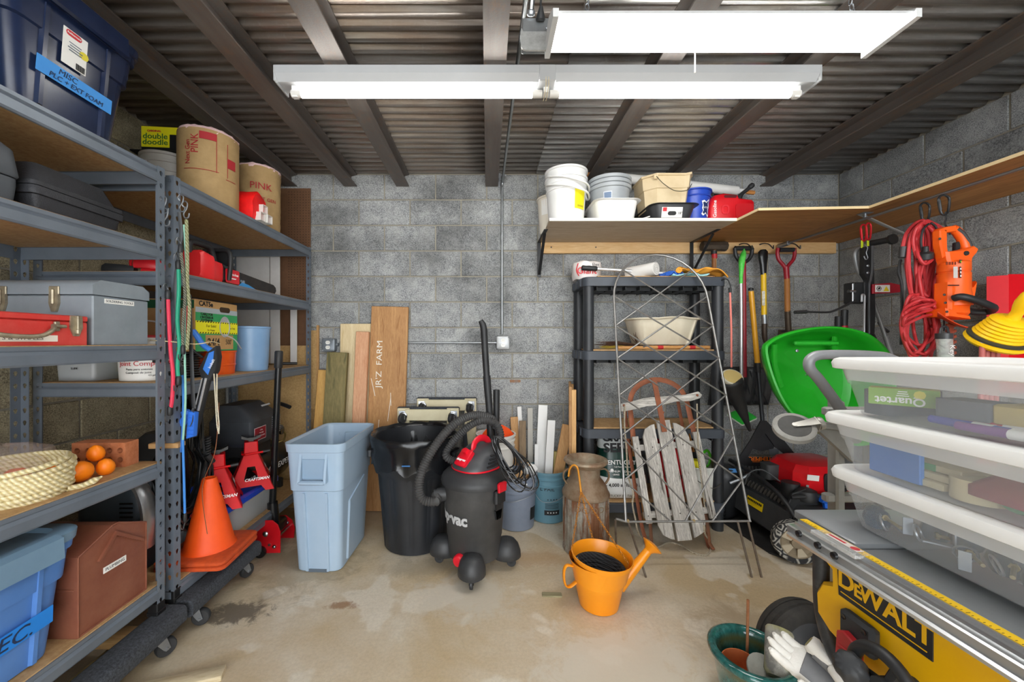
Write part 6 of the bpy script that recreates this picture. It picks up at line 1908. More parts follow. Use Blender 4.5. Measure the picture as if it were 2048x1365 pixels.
curved_poly('logo_fill', [(x*0.72, y*0.78) for x, y in lg], mat('#20305e', None, 0.5), lw, 0.1066, 0.105, -1.25, taper=0.09)
curved_text('BUCKS', 0.017, INKW, lw, 0.1076, 0.108, -1.25, taper=0.09)
REDG = mat('#d8121f', '#c90f1b', 0.4, scale=5)
t = thing('gas_can', 'red plastic fuel can with black spout beside blue bucket', 'fuel can', (1.665, 2.72, SZ+0.0005), 0.0)
b = MB()
prof = [(-0.155, 0.0), (0.145, 0.0), (0.150, 0.02), (0.150, 0.15), (0.135, 0.165), (0.045, 0.178), (0.035, 0.20), (-0.06, 0.21), (-0.12, 0.195), (-0.15, 0.15), (-0.155, 0.10)]
b.prism(prof, -0.085, 0.085, M=frame('-y'), b=0.014)
b.done('can', REDG, t, smooth=50)
b = MB()
for s in (0.092,):
 b.loft([rrect(0.12, 0.10, 0.02, 3, cx=0.075, cy=0.085, z=z) for z in (0.08, 0.0895)], M=frame('-y'))
b.done('ribbed_panel', mat('#c40f1a', None, 0.45), t)
b = MB()
b.loft([rrect(0.05, 0.062, 0.018, 4, cx=-0.055, cy=0.095, z=z) for z in (0.08, 0.0905)]+[rrect(0.03, 0.042, 0.012, 4, cx=-0.055, cy=0.095, z=z) for z in (0.0905, 0.082)], M=frame('-y'))
b.done('pressed_ring', mat('#e2303a', None, 0.4), t)
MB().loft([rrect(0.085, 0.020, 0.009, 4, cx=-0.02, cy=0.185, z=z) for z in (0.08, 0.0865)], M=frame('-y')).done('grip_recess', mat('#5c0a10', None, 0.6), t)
text('Gasoline', 0.033, INKW, t, frame('-y', (-0.125, -0.0865, 0.10)) @ rot(0, 0, PI/2), bold=0.0004)
MB().lathe([(0.024, 0), (0.026, 0.004), (0.026, 0.022), (0.02, 0.026)], 18, M=T(0.095, 0, 0.168)).done('collar', BLACK, t)
b = MB()
b.tube(spline([(0.095, 0, 0.19), (0.098, 0, 0.21), (0.115, 0, 0.235), (0.15, 0, 0.262), (0.175, 0.0, 0.285)]), [0.016]*10+[0.015, 0.014, 0.013]+[0.013]*12, 10)
b.lathe([(0.014, 0), (0.018, 0.01), (0.018, 0.03), (0.013, 0.036)], 12, M=aim((0.165, 0, 0.276), (0.195, 0, 0.302)))
b.done('spout', BLACK, t)
t = thing('gas_can', 'second fuel can spout and yellow cap behind red can', 'fuel can', (1.72, 2.96, SZ+0.0005))
MB().prism([(-0.12, 0), (0.12, 0), (0.12, 0.14), (0.08, 0.16), (-0.12, 0.16)], -0.06, 0.06, M=frame('-y'), b=0.012).done('can', REDG, t)
MB().tube(spline([(0.0, 0, 0.155), (0.005, 0, 0.20), (0.03, 0, 0.26), (0.09, 0.0, 0.31), (0.115, 0, 0.335)]), 0.013, 10).done('spout', BLACK, t)
b = MB()
b.cyl((0.01, -0.03, 0.155), (0.028, -0.03, 0.195), 0.012, 0.016, n=12)
b.cyl((0.035, -0.012, 0.235), (0.055, -0.012, 0.27), 0.014, n=12)
b.done('yellow_cap', mat('#d5cf1e', None, 0.45), t)
t = thing('projection_screen', 'long white rolled tube with wooden stick ends lying along shelf', 'roll', (0, 0, 0))
e0, e1 = at(1200, 352, 2.92), at(1490, 384, 2.94)
d = (e1-e0).normalized()
MB().cyl(e0+d*0.12, e1-d*0.06, 0.036, 0.034, n=24, b_=0.004).done('roll', mat('#e6e4e0', None, 0.5), t)
MB().cyl(e0-d*0.13, e1+d*0.07, 0.0155, n=6).done('stick', wood('#d79a55', '#b87433', 'x'), t)
MB().cyl(e1-d*0.065, e1-d*0.0, 0.02, n=12).done('bushing', WHITE, t)
t = thing('paper_packet', 'small white printed packet beside black pan on the shelf', 'packet', (1.04, 2.60, SZ), 0.25)
MB().box((0, 0, 0.004), (0.09, 0.05, 0.008), 0.001, M=rot(0, -0.35, 0) @ T(0, 0, 0.016)).done('packet', mat('#d8d6d4', None, 0.6), t)
# ================================================ BLACK PLASTIC SHELVING
PSH = mat('#3b4048', '#444a53', 0.5, scale=6)
t = thing('plastic_shelving', 'black plastic four tier shelving unit against the back wall', 'shelving', (1.155, 2.865, 0.0))
SW, SD = 0.99, 0.39
TZ = (0.135, 0.645, 1.185, 1.695)
for x in (-1, 1):
 for y in (-1, 1):
  for k in range(4):
   z0, z1 = ((0.0, TZ[0]) if k == 0 else (TZ[k-1]+0.062, TZ[k]))
   b = MB()
   b.cyl((x*(SW/2-0.045), y*(SD/2-0.045), z0), (x*(SW/2-0.045), y*(SD/2-0.045), z1), 0.037, 0.037, n=20)
   b.done('leg_post', mat('#25272b', '#2e3135', 0.45), t)
for z in TZ:
 b = MB()
 # rim with a scalloped left and right side
 rings = []
 for e, zz in ((0, 0.0), (0.0, 0.058), (-0.008, 0.062), (-0.05, 0.062), (-0.055, 0.052)):
  o = []
  for p in rrect(SW+e, SD+e, 0.05, 4):
   o.append(Vector((p.x, p.y, zz)))
  rings.append(o)
 b.loft(rings)
 b.done('shelf_tier', PSH, t, smooth=30)
 for x in (-1, 1):
  for y in (-0.10, 0.0, 0.10):
   MB().box((x*(SW/2+0.002), y, z+0.030), (0.016, 0.055, 0.058), 0.005).done('side_boss', PSH, t)
 if z > 0.2:
  b = MB()
  for k in range(9):
   b.box((-SW/2+0.1+k*0.1, 0, z-0.012), (0.006, SD-0.06, 0.024))
  for k in range(3):
   b.box((0, -0.1+k*0.1, z-0.012), (SW-0.08, 0.006, 0.024))
  b.done('underside_ribs', mat('#1d1f22', None, 0.6), t)
for o in [c for c in t.children if c.name.startswith(('shelf_tier',))]:
 pass
for k, o in enumerate([c for c in t.children if c.name.startswith('shelf_tier')]):
 o.location.z = TZ[k]
TOPS = [z+0.0625 for z in TZ]
PB = mat('#c39d6e', '#a98353', 0.85, scale=50, bump=0.3, bscale=150)
for k, (w, d, lb) in enumerate(((0.90, 0.34, 'torn cardboard liner on the bottom tier'), (0.86, 0.33, 'thin wood liner on second tier from bottom'), (0.88, 0.34, 'thin wood liner under the beige dish pan'), (0.80, 0.34, 'rough particle board liner on the top tier'))):
 q = thing('shelf_liner', lb, 'liner', (1.16, 2.865, TOPS[k]), 0.01, 'liners on the plastic shelves')
 b = MB()
 edge = [(-w/2, -d/2)]+[(-w/2+w*i/14, -d/2+(R.uniform(-0.006, 0.006) if k in (0, 3) else 0)) for i in range(1, 14)]+[(w/2, -d/2), (w/2+(0.03 if k == 0 else 0), d/2), (-w/2, d/2)]
 b.prism(edge, 0.0, 0.009)
 b.done('sheet', PB, q, smooth=0)
L0, L1, L2, L3 = [z+0.0095 for z in TOPS]
# top tier things
t = thing('plastic_bag', 'white plastic bag with red lettering at left of top tier', 'bag', (0.735, 2.90, L3))
b = MB()
b.loft([[Vector((0.105*s*math.cos(a)*(1+0.06*math.sin(5*a+k)), 0.09*s*math.sin(a)*(1+0.06*math.sin(6*a+2*k)), z+0.004*math.sin(4*a+k))) for a in [2*PI*q/26 for q in range(26)]] for k, (s, z) in enumerate(((0.9, 0), (1, 0.03), (1.02, 0.09), (0.97, 0.125), (0.7, 0.135), (0.1, 0.137)))])
b.done('bag', mat('#e6dfdc', None, 0.4), t, smooth=60)
text('Giant', 0.065, RDI, t, frame('-y', (-0.02, -0.096, 0.055)), shear=0.1, bold=0.001)
text('Elev', 0.030, INK, t, frame('-y', (0.045, -0.095, 0.10)))
MB().tube(spline([(-0.075, -0.092, 0.02), (-0.092, -0.088, 0.06), (-0.08, -0.09, 0.11)]), 0.004, 6).done('red_arc', RDI, t)
t = thing('extension_pole', 'silver extension pole with black foam grip on the top tier', 'pole', (0, 0, 0))
a_, c_ = at(1163, 536, 2.80), at(1335, 546, 2.76)
a_.z = max(a_.z, L3+0.02)
c_.z = L3+0.028
MB().cyl(a_.lerp(c_, 0.14), c_, 0.0115, n=14).done('pole', mat('#d9dbdd', None, 0.3, 0.6), t)
b = MB()
b.tube([a_.lerp(c_, f) for f in (0, 0.01, 0.05, 0.09, 0.13, 0.17, 0.185)], [0.012, 0.019, 0.017, 0.0195, 0.017, 0.019, 0.013], 14)
b.done('foam_grip', BLACK, t)
MB().cyl(a_.lerp(c_, 0.80), a_.lerp(c_, 0.86), 0.0145, n=14).done('twist_lock', BLACK, t)
t = thing('paper_roll', 'roll of white ribbed shelf liner lying on the top tier', 'roll', (1.10, 2.78, L3+0.046), 0.0)
b = MB()
r0 = Vector((0.055, -0.115, 0.0))
r1 = Vector((-0.075, 0.06, -0.003))
b.cyl(r0, r1, 0.045, 0.042, n=24)
b.done('roll', mat('#e8e6e2', None, 0.6), t)
sp = MB()
M = aim(r0, r0+(r0-r1))
sp.tube([M @ Vector(((0.004+0.0022*q/2)*math.cos(q*0.6), (0.004+0.0022*q/2)*math.sin(q*0.6), 0.001)) for q in range(36)], 0.0012, 4)
sp.done('end_spiral', mat('#8f8c86', None, 0.7), t)
MB().loft([rrect(0.16, 0.07, 0.005, 2, cx=-0.06, cy=-0.03, z=z) for z in (-0.046, -0.042)]).done('loose_flap', mat('#e8e6e2', None, 0.6), t)
def cloth(label, x, y, z, w, d, col, amp, rz=0.0, drape=0.0, seed=0):
 t = thing('cleaning_cloth', label, 'cloth', (x, y, z), rz, 'cloths on the top tier')
 def fn(u, v):
  xx, yy = (u-0.5)*w, (v-0.5)*d
  h = amp*(0.55+0.45*math.sin(u*9+seed+v*3)*math.cos(v*6+seed*2)+0.25*math.sin(u*17+v*11+seed))
  if drape and xx > w*0.28:
   h -= drape*(xx-w*0.28)
  return Vector((xx+0.01*math.sin(v*9+seed), yy+0.012*math.sin(u*8+seed), max(h, 0.001) if not (drape and xx > w*0.4) else h))
 b = MB()
 b.grid(fn, 22, 14)
 o = b.done('fabric', mat(col, None, 0.9, scale=90, bump=0.4, bscale=200), t, smooth=80)
 m = o.modifiers.new('thick', 'SOLIDIFY')
 m.thickness = 0.006
 m.offset = 1
 return t
cloth('blue bristly microfibre cloth beside the liner roll', 1.285, 2.75, L3, 0.12, 0.14, '#2f63c4', 0.030, seed=1)
cloth('light turquoise cloth under the orange cloth', 1.40, 2.76, L3, 0.24, 0.17, '#9fd6dd', 0.022, seed=3)
t = cloth('rumpled orange cloth at right end of top tier', 1.49, 2.735, L3+0.016, 0.33, 0.15, '#f2a53a', 0.034, rz=-0.05, drape=0.55, seed=5)
b = MB()
b.tube(spline([(-0.17, -0.07, 0.020), (-0.14, -0.02, 0.034), (-0.10, 0.03, 0.034)]), 0.020, 12)
b.done('rolled_fold', mat('#f2a53a', None, 0.9, scale=90, bump=0.4, bscale=200), t)
# third tier: dish pan and twig broom
DP = mat('#e2d9c4', '#d8cdb5', 0.5)
t = thing('dish_pan', 'beige moulded plastic dish pan standing on twigs, third tier', 'basin', (1.255, 2.83, L2+0.030), 0.04)
def dpr(f, z, e=0.0):
 o = []
 n = 56
 w, d = 0.185+0.05*f+e, 0.12+0.03*f+e
 for k in range(n):
  a = 2*PI*k/n
  c, s = math.cos(a), math.sin(a)
  x = math.copysign(abs(c)**0.5, c)*w
  y = math.copysign(abs(s)**0.5, s)*d
  if y < -d*0.85 and abs(x) < w*0.8:
   y += 0.016*(0.5+0.5*math.cos(x/w*9.0))*(1-f*0.55)
  o.append(Vector((x, y, z+(0.012*math.exp(-((x-0.04)/0.07)**2)*(1 if y < 0 else 1) if f > 0.9 else 0))))
 return o
MB().loft([dpr(0, 0, -0.01), dpr(0, 0.006), dpr(0.95, 0.175), dpr(1.0, 0.178, 0.014), dpr(1.0, 0.184, 0.018), dpr(1.0, 0.190, 0.014), dpr(1.0, 0.190, 0.0), dpr(0.9, 0.17, -0.006), dpr(0.05, 0.01, -0.006)]).done('tub', DP, t, smooth=50)
t = thing('twig_broom', 'bundle of brown twigs tied to bamboo handle on third tier', 'broom', (0.98, 2.80, L2))
b = MB()
for k in range(90):
 a0 = Vector((0.10+R.uniform(-0.02, 0.02), R.uniform(-0.02, 0.02), 0.02+R.uniform(-0.008, 0.012)))
 e = Vector((-0.10-R.uniform(0, 0.10), R.uniform(-0.10, 0.08), 0.006+R.uniform(0, 0.05)))
 if k % 3 == 0:
  a0 = Vector((0.10, 0.0, 0.03))
  e = Vector((0.15+R.uniform(-0.12, 0.06), R.uniform(-0.09, -0.02), 0.07+R.uniform(0, 0.06)))
 m = a0.lerp(e, 0.5)+Vector((R.uniform(-.02, .02), R.uniform(-.02, .02), R.uniform(0, .02)))
 b.tube([a0, m, e], [0.0022, 0.0016, 0.0008], 4)
b.done('twigs', mat('#5e3d2c', '#3c2a20', 0.8, scale=30), t, kind='stuff')
b = MB()
for k in range(26):
 a0 = Vector((0.06, 0.0, 0.012))
 e = Vector((-0.12-R.uniform(0, 0.07), -0.06+R.uniform(-0.05, 0.02), 0.004+R.uniform(0, 0.02)))
 b.tube([a0, a0.lerp(e, 0.5)+Vector((0, 0, R.uniform(0, .012))), e], [0.0028, 0.002, 0.001], 4)
b.done('yellow_twigs', mat('#b9a13a', '#8e7a2a', 0.8, scale=30), t, kind='stuff')
BAM = wood('#d8a566', '#b98043', 'x')
def redband(t, M, p0, p1, r, col=RDI):
 pass
t = thing('bamboo_stick', 'bamboo handle with two red bands in front of the dish pan', 'stick', (1.33, 2.69, L2+0.014), 0.0)
MB().cyl((-0.22, 0, 0.0), (0.22, 0.03, 0.0), 0.0125, n=12).done('shaft', BAM, t)
for x in (-0.135, 0.095):
 MB().cyl((x-0.02, 0.03*(x+0.2)/0.44, 0.0), (x+0.02, 0.03*(x+0.24)/0.44, 0.0), 0.0132, n=12).done('red_band', mat('#c0262b', None, 0.6), t)
MB().cyl((-0.26, -0.002, 0), (-0.22, 0, 0), 0.015, 0.0135, n=12).done('grey_ferrule', mat('#4c4a48', None, 0.6), t)
t = thing('bamboo_stick', 'short plain wooden handle lying at front of the third tier', 'stick', (1.03, 2.685, L2+0.012), 0.0)
MB().cyl((-0.13, 0, 0.0), (0.10, 0.0, 0.0), 0.0115, n=12).done('shaft', BAM, t)
# bottom tier things
t = thing('seed_bag', 'plump bag of grass seed reading KENTUCKY 31 on bottom tier', 'bag', (0.955, 2.83, L0), 0.0)
def bagsec(z, w, d, tw=0.0):
 o = []
 n = 40
 for k in range(n):
  a = 2*PI*k/n
  c, s = math.cos(a), math.sin(a)
  o.append(Vector((math.copysign(abs(c)**0.7, c)*w+tw, math.copysign(abs(s)**0.8, s)*d, z+0.004*math.sin(3*a+z*20))))
 return o
BGS = [(0.0, 0.165, 0.10), (0.012, 0.185, 0.115), (0.06, 0.195, 0.125), (0.13, 0.185, 0.12), (0.20, 0.168, 0.105), (0.28, 0.16, 0.09), (0.36, 0.155, 0.08), (0.42, 0.15, 0.06), (0.448, 0.15, 0.012)]
def bagpart(name, z0, z1, m):
 zs = [z0]+[z for z, w, d in BGS if z0 < z < z1]+[z1]
 def wd(z):
  for (a, w0, d0), (c, w1, d1) in zip(BGS, BGS[1:]):
   if a <= z <= c:
    f = (z-a)/(c-a)
    return w0+(w1-w0)*f, d0+(d1-d0)*f
 MB().loft([bagsec(z, *wd(z)) for z in zs]).done(name, m, t, smooth=60)
GBAG = mat('#123c33', '#0f332c', 0.25)
bagpart('white_base', 0.0, 0.15, mat('#e8e8e4', None, 0.3))
bagpart('green_middle', 0.15, 0.345, GBAG)
bagpart('black_top', 0.345, 0.448, mat('#d5d8d6', '#c6cac8', 0.3))
fy = -0.118
bt = lambda s, sz, x, z, y, m, **kw: text(s, sz, m, t, frame('-y', (x, y, z)) @ rot(-0.16, 0, 0), **kw)
bt('GRASS', 0.075, -0.03, 0.420, -0.066, INK, bold=0.003)
bt('SEED', 0.085, -0.03, 0.352, -0.088, INK, bold=0.003, sx=1.15)
bt('KENTUCKY 31', 0.044, 0.0, 0.255, -0.103, INKW, bold=0.0006)
bt('Tall Fescue for Lawns', 0.016, 0.0, 0.226, -0.107, INKW)
bt('PREMIUM   | Drought', 0.020, -0.02, 0.195, -0.113, INKW)
bt('GRASS         Lawn', 0.016, -0.02, 0.175, -0.116, INKW)
text('- 4,000 sq ft | 10 lbs', 0.033, INK, t, frame('-y', (0.0, -0.1285, 0.105)), bold=0.0006)
text('KENTUCKY 31  TALL FESCUE', 0.023, mat('#5b5a48', None, 0.6), t, frame('-y', (0.0, -0.1265, 0.03)), shear=0.2)
plate('white_seal', 0.022, 0.022, INKW, t, frame('-y', (-0.085, -0.112, 0.205)) @ rot(-0.16, 0, 0), r=0.010)
t = thing('red_jug', 'tall rounded red plastic jug behind the sled, bottom tier', 'jug', (1.315, 2.84, L0))
MB().lathe([(0.09, 0), (0.105, 0.008), (0.128, 0.10), (0.132, 0.22), (0.120, 0.33), (0.085, 0.40), (0.04, 0.43), (0.035, 0.45)], 36).done('body', mat('#d5141f', '#c61019', 0.35), t, smooth=60)
MB().cyl((0, 0, 0.445), (0, 0, 0.475), 0.042, 0.040, n=18).done('cap', BLACK, t)
curved_text('SALT MELT', 0.03, INK, t, 0.1325, 0.16, -1.6)
MB().tube(spline([(0.0, -0.10, 0.36), (0.0, -0.135, 0.39), (0.0, -0.10, 0.44), (0.0, -0.04, 0.445)]), 0.014, 8).done('handle', mat('#d5141f', '#c61019', 0.35), t)
t = thing('square_pail', 'white square pail holding sprayer parts at right of bottom tier', 'pail', (1.545, 2.80, L0), 0.0)
q = basin('tmp', 'tmp', (0, 0, 0), 0.20, 0.20, 0.165, 0.165, 0.225, mat('#d9dad2', '#cfd1c8', 0.4), r=0.025, lip=0.006)
for c in list(q.children):
 c.parent = t
bpy.data.objects.remove(q)
MB().tube(spline([(-0.105, 0, 0.19), (-0.09, -0.10, 0.14), (0.0, -0.14, 0.10), (0.09, -0.10, 0.15), (0.105, 0, 0.19)]), 0.0025, 6).done('bail', mat('#55524a', None, 0.4, 0.5), t)
t = thing('yellow_nozzle', 'yellow ribbed sprayer cap sticking out of the white pail', 'nozzle', (1.50, 2.79, L0+0.1))
b = MB()
b.loft([[Vector(((r+(0.004 if k % 2 else 0))*math.cos(2*PI*k/28), (r+(0.004 if k % 2 else 0))*math.sin(2*PI*k/28), z)) for k in range(28)] for r, z in ((0.04, 0), (0.045, 0.1), (0.045, 0.14), (0.035, 0.155))])
b.done('cap', mat('#f0e418', None, 0.45), t)
t = thing('green_hose_guide', 'bright green plastic loop rising from the white pail', 'hose fitting', (1.575, 2.81, L0+0.10))
MB().tube(spline([(-0.03, 0, 0.0), (-0.035, 0, 0.14), (-0.02, -0.01, 0.20), (0.015, 0, 0.215), (0.035, 0.0, 0.17), (0.02, 0, 0.11), (-0.01, 0, 0.10)]), 0.011, 8, flat=0.006).done('loop', mat('#4bbf1e', None, 0.4), t)
t = thing('rope_hank', 'dark rope hank beside the white pail on bottom tier', 'rope', (1.615, 2.93, L0+0.004))
for k in range(5):
 MB().torus(0.032+0.006*k, 0.005, 20, 6, M=T(0, 0, 0.006+k*0.012) @ rot(0.2, 0.1*k, 0)).done('rope_turn', rope_mat('#5f5b52', '#8d887b', 60), t)
# ================================================ TRELLIS
WIRE = mat('#9b9a98', '#7f7c78', 0.4, 0.7, scale=20)
RUSTW = mat('#7d7368', '#655444', 0.6, 0.4, scale=20)
t = thing('wire_trellis', 'tall arched wire garden trellis with diamond lattice and four spikes', 'trellis', (0, 0, 0))
HT = 1.905
P0 = Vector((1.150, 2.160, 0.0))
UP = Vector((0.0, 0.500, HT))
def tp(u, v):          # u across in metres, v up along the frame, 0..1
 return P0+UP*v+Vector((u, 0, 0))
hw = lambda v: 0.365-0.055*v/0.85      # half width
va = 0.835                              # where the arch springs
left = [tp(-hw(v), v) for v in (0.0, 0.147, 0.4, 0.6, va)]
right = [tp(hw(v), v) for v in (0.0, 0.147, 0.4, 0.6, va)]
ra, h_a = hw(va), 1-va
archp = [tp(-ra*math.cos(PI*k/16), va+h_a*math.sin(PI*k/16)) for k in range(17)]
b = MB()
b.tube(left[1:]+archp[1:]+right[::-1][1:-1], 0.0075, 8)
b.done('arched_frame', WIRE, t)
def side(s, v):
 if v <= va:
  return tp(s*hw(v), v)
 a = math.asin(min(1, (v-va)/h_a))
 return tp(s*ra*math.cos(a), v)
vb = 0.147
nodes = [vb+i*0.1335 for i in range(7)]
nodes = [vb]+[0.258, 0.388, 0.513, 0.632, 0.742, 0.846, 0.943]
segs = [((-1, i), (1, i+2)) for i in range(0, 6)]+[((1, i), (-1, i+2)) for i in range(0, 6)]
segs += [((-1, 0), (1, 1)), ((1, 0), (-1, 1))]
segs = [((-1, i), (1, i+2)) for i in range(1, 6)]+[((1, i), (-1, i+2)) for i in range(1, 6)]+[((-1, 6), (1, 7)), ((1, 6), (-1, 7))]
for (s0, i), (s1, j) in segs[:-2]:
 b = MB()
 b.tube([side(s0, nodes[i])+Vector((0, -0.003*s0, 0)), side(s1, nodes[j])+Vector((0, -0.003*s0, 0))], 0.0052, 6)
 b.done('lattice_wire', WIRE, t)
for s in (-1, 1):
 b = MB()
 b.tube([side(s, nodes[2]), tp(-s*0.02*0, vb)+Vector((0.02*0, 0, 0))] if False else [side(-s, nodes[2])+Vector((0, -0.003*s, 0)), tp(s*0.045+0.03, vb)], 0.0052, 6)
 b.done('lattice_wire', WIRE, t)
 b = MB()
 b.tube([side(s, nodes[1])+Vector((0, 0.003*s, 0)), tp(-s*hw(vb), vb)], 0.0052, 6) if False else b.tube([side(s, nodes[1])+Vector((0, 0.003*s, 0)), tp(s*0.12+0.02, vb)], 0.0052, 6)
 b.done('lattice_wire', WIRE, t)
b = MB()
b.tube([tp(-hw(vb)-0.055, vb+0.006), tp(-hw(vb), vb-0.002), tp(hw(vb)+0.006, vb)], 0.0068, 8)
b.done('bottom_bar', WIRE, t)
for u0, u1 in ((-0.415, -0.380), (-0.345, -0.27), (0.285, 0.318), (0.345, 0.372)):
 b = MB()
 p, q = tp(u0, vb+0.003), P0+Vector((u1, 0.0 if u0 != -0.415 else 0.16, 0.001))
 b.tube([p, p.lerp(q, 0.5), q], 0.0062, 7)
 b.done('spike', RUSTW, t)
for s, u in ((-1, -0.345), (1, 0.035)):
 b = MB()
 for k in range(5):
  b.torus(0.009, 0.0016, 10, 4, M=T(*tp(u, vb)) @ rot(R.uniform(0, 3), R.uniform(0, 3), 0))
 b.done('twine_knot', mat('#b59a68', None, 0.8), t)
# ================================================ OLD SLED
GW = wood('#ebe7df', '#635c54', 'z', 16, rough=0.8, bump=0.5)
GWX = wood('#ebe7df', '#635c54', 'x', 16, rough=0.8, bump=0.5)
RUST = mat('#9a5a3b', '#7d4a34', 0.65, 0.2, scale=14, bump=0.2)
lean = math.atan2(0.27, 1.06)
SM = T(1.225, 2.405, 0.0) @ rot(-lean, 0, 0) @ rot(0, -0.075, 0)      # local x across, z up the sled, -y towards the viewer
t = thing('wooden_sled', 'weathered wooden runner sled with rusty steel bow leaning upright', 'sled', (0, 0, 0), M=SM)
def slat(name, x, z0, z1, w, y=-0.012, cap0=0.0, cap1=0.0, th=0.014, skew=0.0, m=GW):
 o = []
 pts = []
 r1, r0 = cap1, cap0
 pts = [(x-w/2, z0+max(r0, 0)), (x-w/2, z1-max(r1, 0))]
 b = MB()
 poly = [(-w/2, z0+(r0 if r0 > 0 else 0)), (-w/4, z0+(r0*0.35 if r0 > 0 else (-r0)*0.1)), (w/4, z0+((-r0)*0.35 if r0 < 0 else r0*0.05)), (w/2, z0+(-r0 if r0 < 0 else 0)),
   (w/2, z1-(-r1 if r1 < 0 else 0)), (w/4, z1-((-r1)*0.35 if r1 < 0 else r1*0.05)), (-w/4, z1-(r1*0.35 if r1 > 0 else (-r1)*0.05)), (-w/2, z1-(r1 if r1 > 0 else 0))]
 b.prism([(px+x, pz) for px, pz in poly], 0, th, M=frame('-y', (0, y, 0)), b=0.002)
 return b.done(name, m, t, smooth=20)
slat('deck_slat', -0.106, 0.088, 0.790, 0.088, cap0=0.085, cap1=0.075)
slat('deck_slat', 0.000, 0.078, 0.810, 0.088)
slat('deck_slat', 0.106, 0.088, 0.790, 0.088, cap0=-0.085, cap1=-0.10)
slat('side_rail', -0.202, 0.190, 0.720, 0.040)
slat('side_rail', 0.202, 0.190, 0.720, 0.040)
for z in (0.235, 0.645):
 MB().box((0, 0.006, z), (0.44, 0.016, 0.04), 0.003).done('cross_bar', GWX, t)
b = MB()
st = [(-0.285, 0.93), (-0.27, 0.905), (-0.2, 0.912), (-0.1, 0.928), (0.0, 0.926), (0.1, 0.945), (0.2, 0.94), (0.268, 0.955), (0.285, 0.975), (0.265, 1.0), (0.18, 0.985), (0.09, 0.985), (0.0, 0.985), (-0.1, 0.985), (-0.2, 0.965), (-0.275, 0.958)]
b.prism(st, 0, 0.018, M=frame('-y', (0, -0.026, -0.02)), b=0.003)
b.done('steering_bar', GWX, t, smooth=20)
MB().prism([(-0.017, 0.735), (0.017, 0.735), (0.017, 1.085), (-0.017, 1.085)], 0, 0.005, M=frame('-y', (0, -0.046, 0)) @ rot(0, 0, 0.02), b=0.001).done('centre_strap', RUST, t)
for x, z in ((0.0, 0.76), (0.0, 0.86), (-0.25, 0.925), (0.25, 0.955)):
 MB().lathe([(0.009, 0), (0.008, 0.003), (0.003, 0.006)], 10, M=frame('-y', (x, -0.046 if x == 0 else -0.045, z))).done('rivet', RUST, t)
for x in (-0.1, 0.0, 0.1, -0.202, 0.202):
 for z in (0.235, 0.645):
  MB().lathe([(0.004, 0), (0.003, 0.002)], 8, M=frame('-y', (x, -0.0265, z))).done('nail', mat('#3d332c', None, 0.6), t)
b = MB()
b.tube([(-0.205, 0.006, 0.70), (-0.20, 0.004, 0.80), (-0.195, 0.0, 0.93)]+[(-0.19*math.cos(PI*k/14), -0.004, 0.93+0.155*math.sin(PI*k/14)) for k in range(15)]+[(0.195, 0.0, 0.93), (0.20, 0.004, 0.80), (0.205, 0.006, 0.70)], 0.017, 8, flat=0.004)
b.done('steel_bow', RUST, t)
for s in (-1, 1):
 b = MB()
 b.tube(spline([(s*0.190, 0.11, 0.95), (s*0.195, 0.125, 0.80), (s*0.20, 0.13, 0.55), (s*0.20, 0.13, 0.2), (s*0.195, 0.10, 0.06), (s*0.185, 0.06, 0.0), (s*0.185, 0.02, 0.01)]), 0.012, 8, flat=0.004)
 b.done('runner', RUST, t)
 for z in (0.24, 0.65):
  b = MB()
  b.prism([(-0.02, -0.06), (0.02, -0.06), (0.006, 0.06), (-0.006, 0.06)], 0, 0.004, M=T(s*0.20, 0.065, z) @ rot(PI/2, 0, 0) @ rot(0, PI/2, 0))
  b.done('runner_knee', mat('#c07f34', '#94602a', 0.5, 0.2), t)
 b = MB()
 b.tube([(s*0.18, 0.012, 0.225), (s*0.183, 0.03, 0.12), (s*0.185, 0.05, 0.035), (s*0.188, 0.02, 0.002)], 0.011, 8, flat=0.004)
 b.done('steel_leg', mat('#6b4a38', '#8a5a3e', 0.6, 0.3), t)
ROPE = rope_mat('#8a7d68', '#d3c8b2', 80)
iw = SM.inverted()
wp = lambda px, py, Y: iw @ at(px, py, Y)
fp = lambda px, py: iw @ (flo(px, py)+Vector((0, 0, 0.006)))
b = MB()
b.tube(spline([wp(1250, 812, 2.55), wp(1249, 850, 2.52), wp(1253, 900, 2.50), wp(1256, 950, 2.49), wp(1266, 985, 2.47), wp(1265, 1010, 2.45), wp(1271, 1040, 2.42), wp(1276, 1065, 2.40), fp(1290, 1085), fp(1311, 1098), fp(1335, 1088), fp(1360, 1092), fp(1385, 1107), fp(1410, 1113), fp(1421, 1103), fp(1418, 1085), wp(1410, 1068, 2.38), wp(1408, 1052, 2.38)], 5), 0.0055, 7)
b.done('tow_rope', ROPE, t)
b = MB()
b.tube(spline([wp(1394, 808, 2.55), wp(1395, 850, 2.53), wp(1397, 900, 2.50), wp(1403, 960, 2.50), wp(1410, 1020, 2.47)], 5), 0.005, 7)
b.done('tow_rope', ROPE, t)
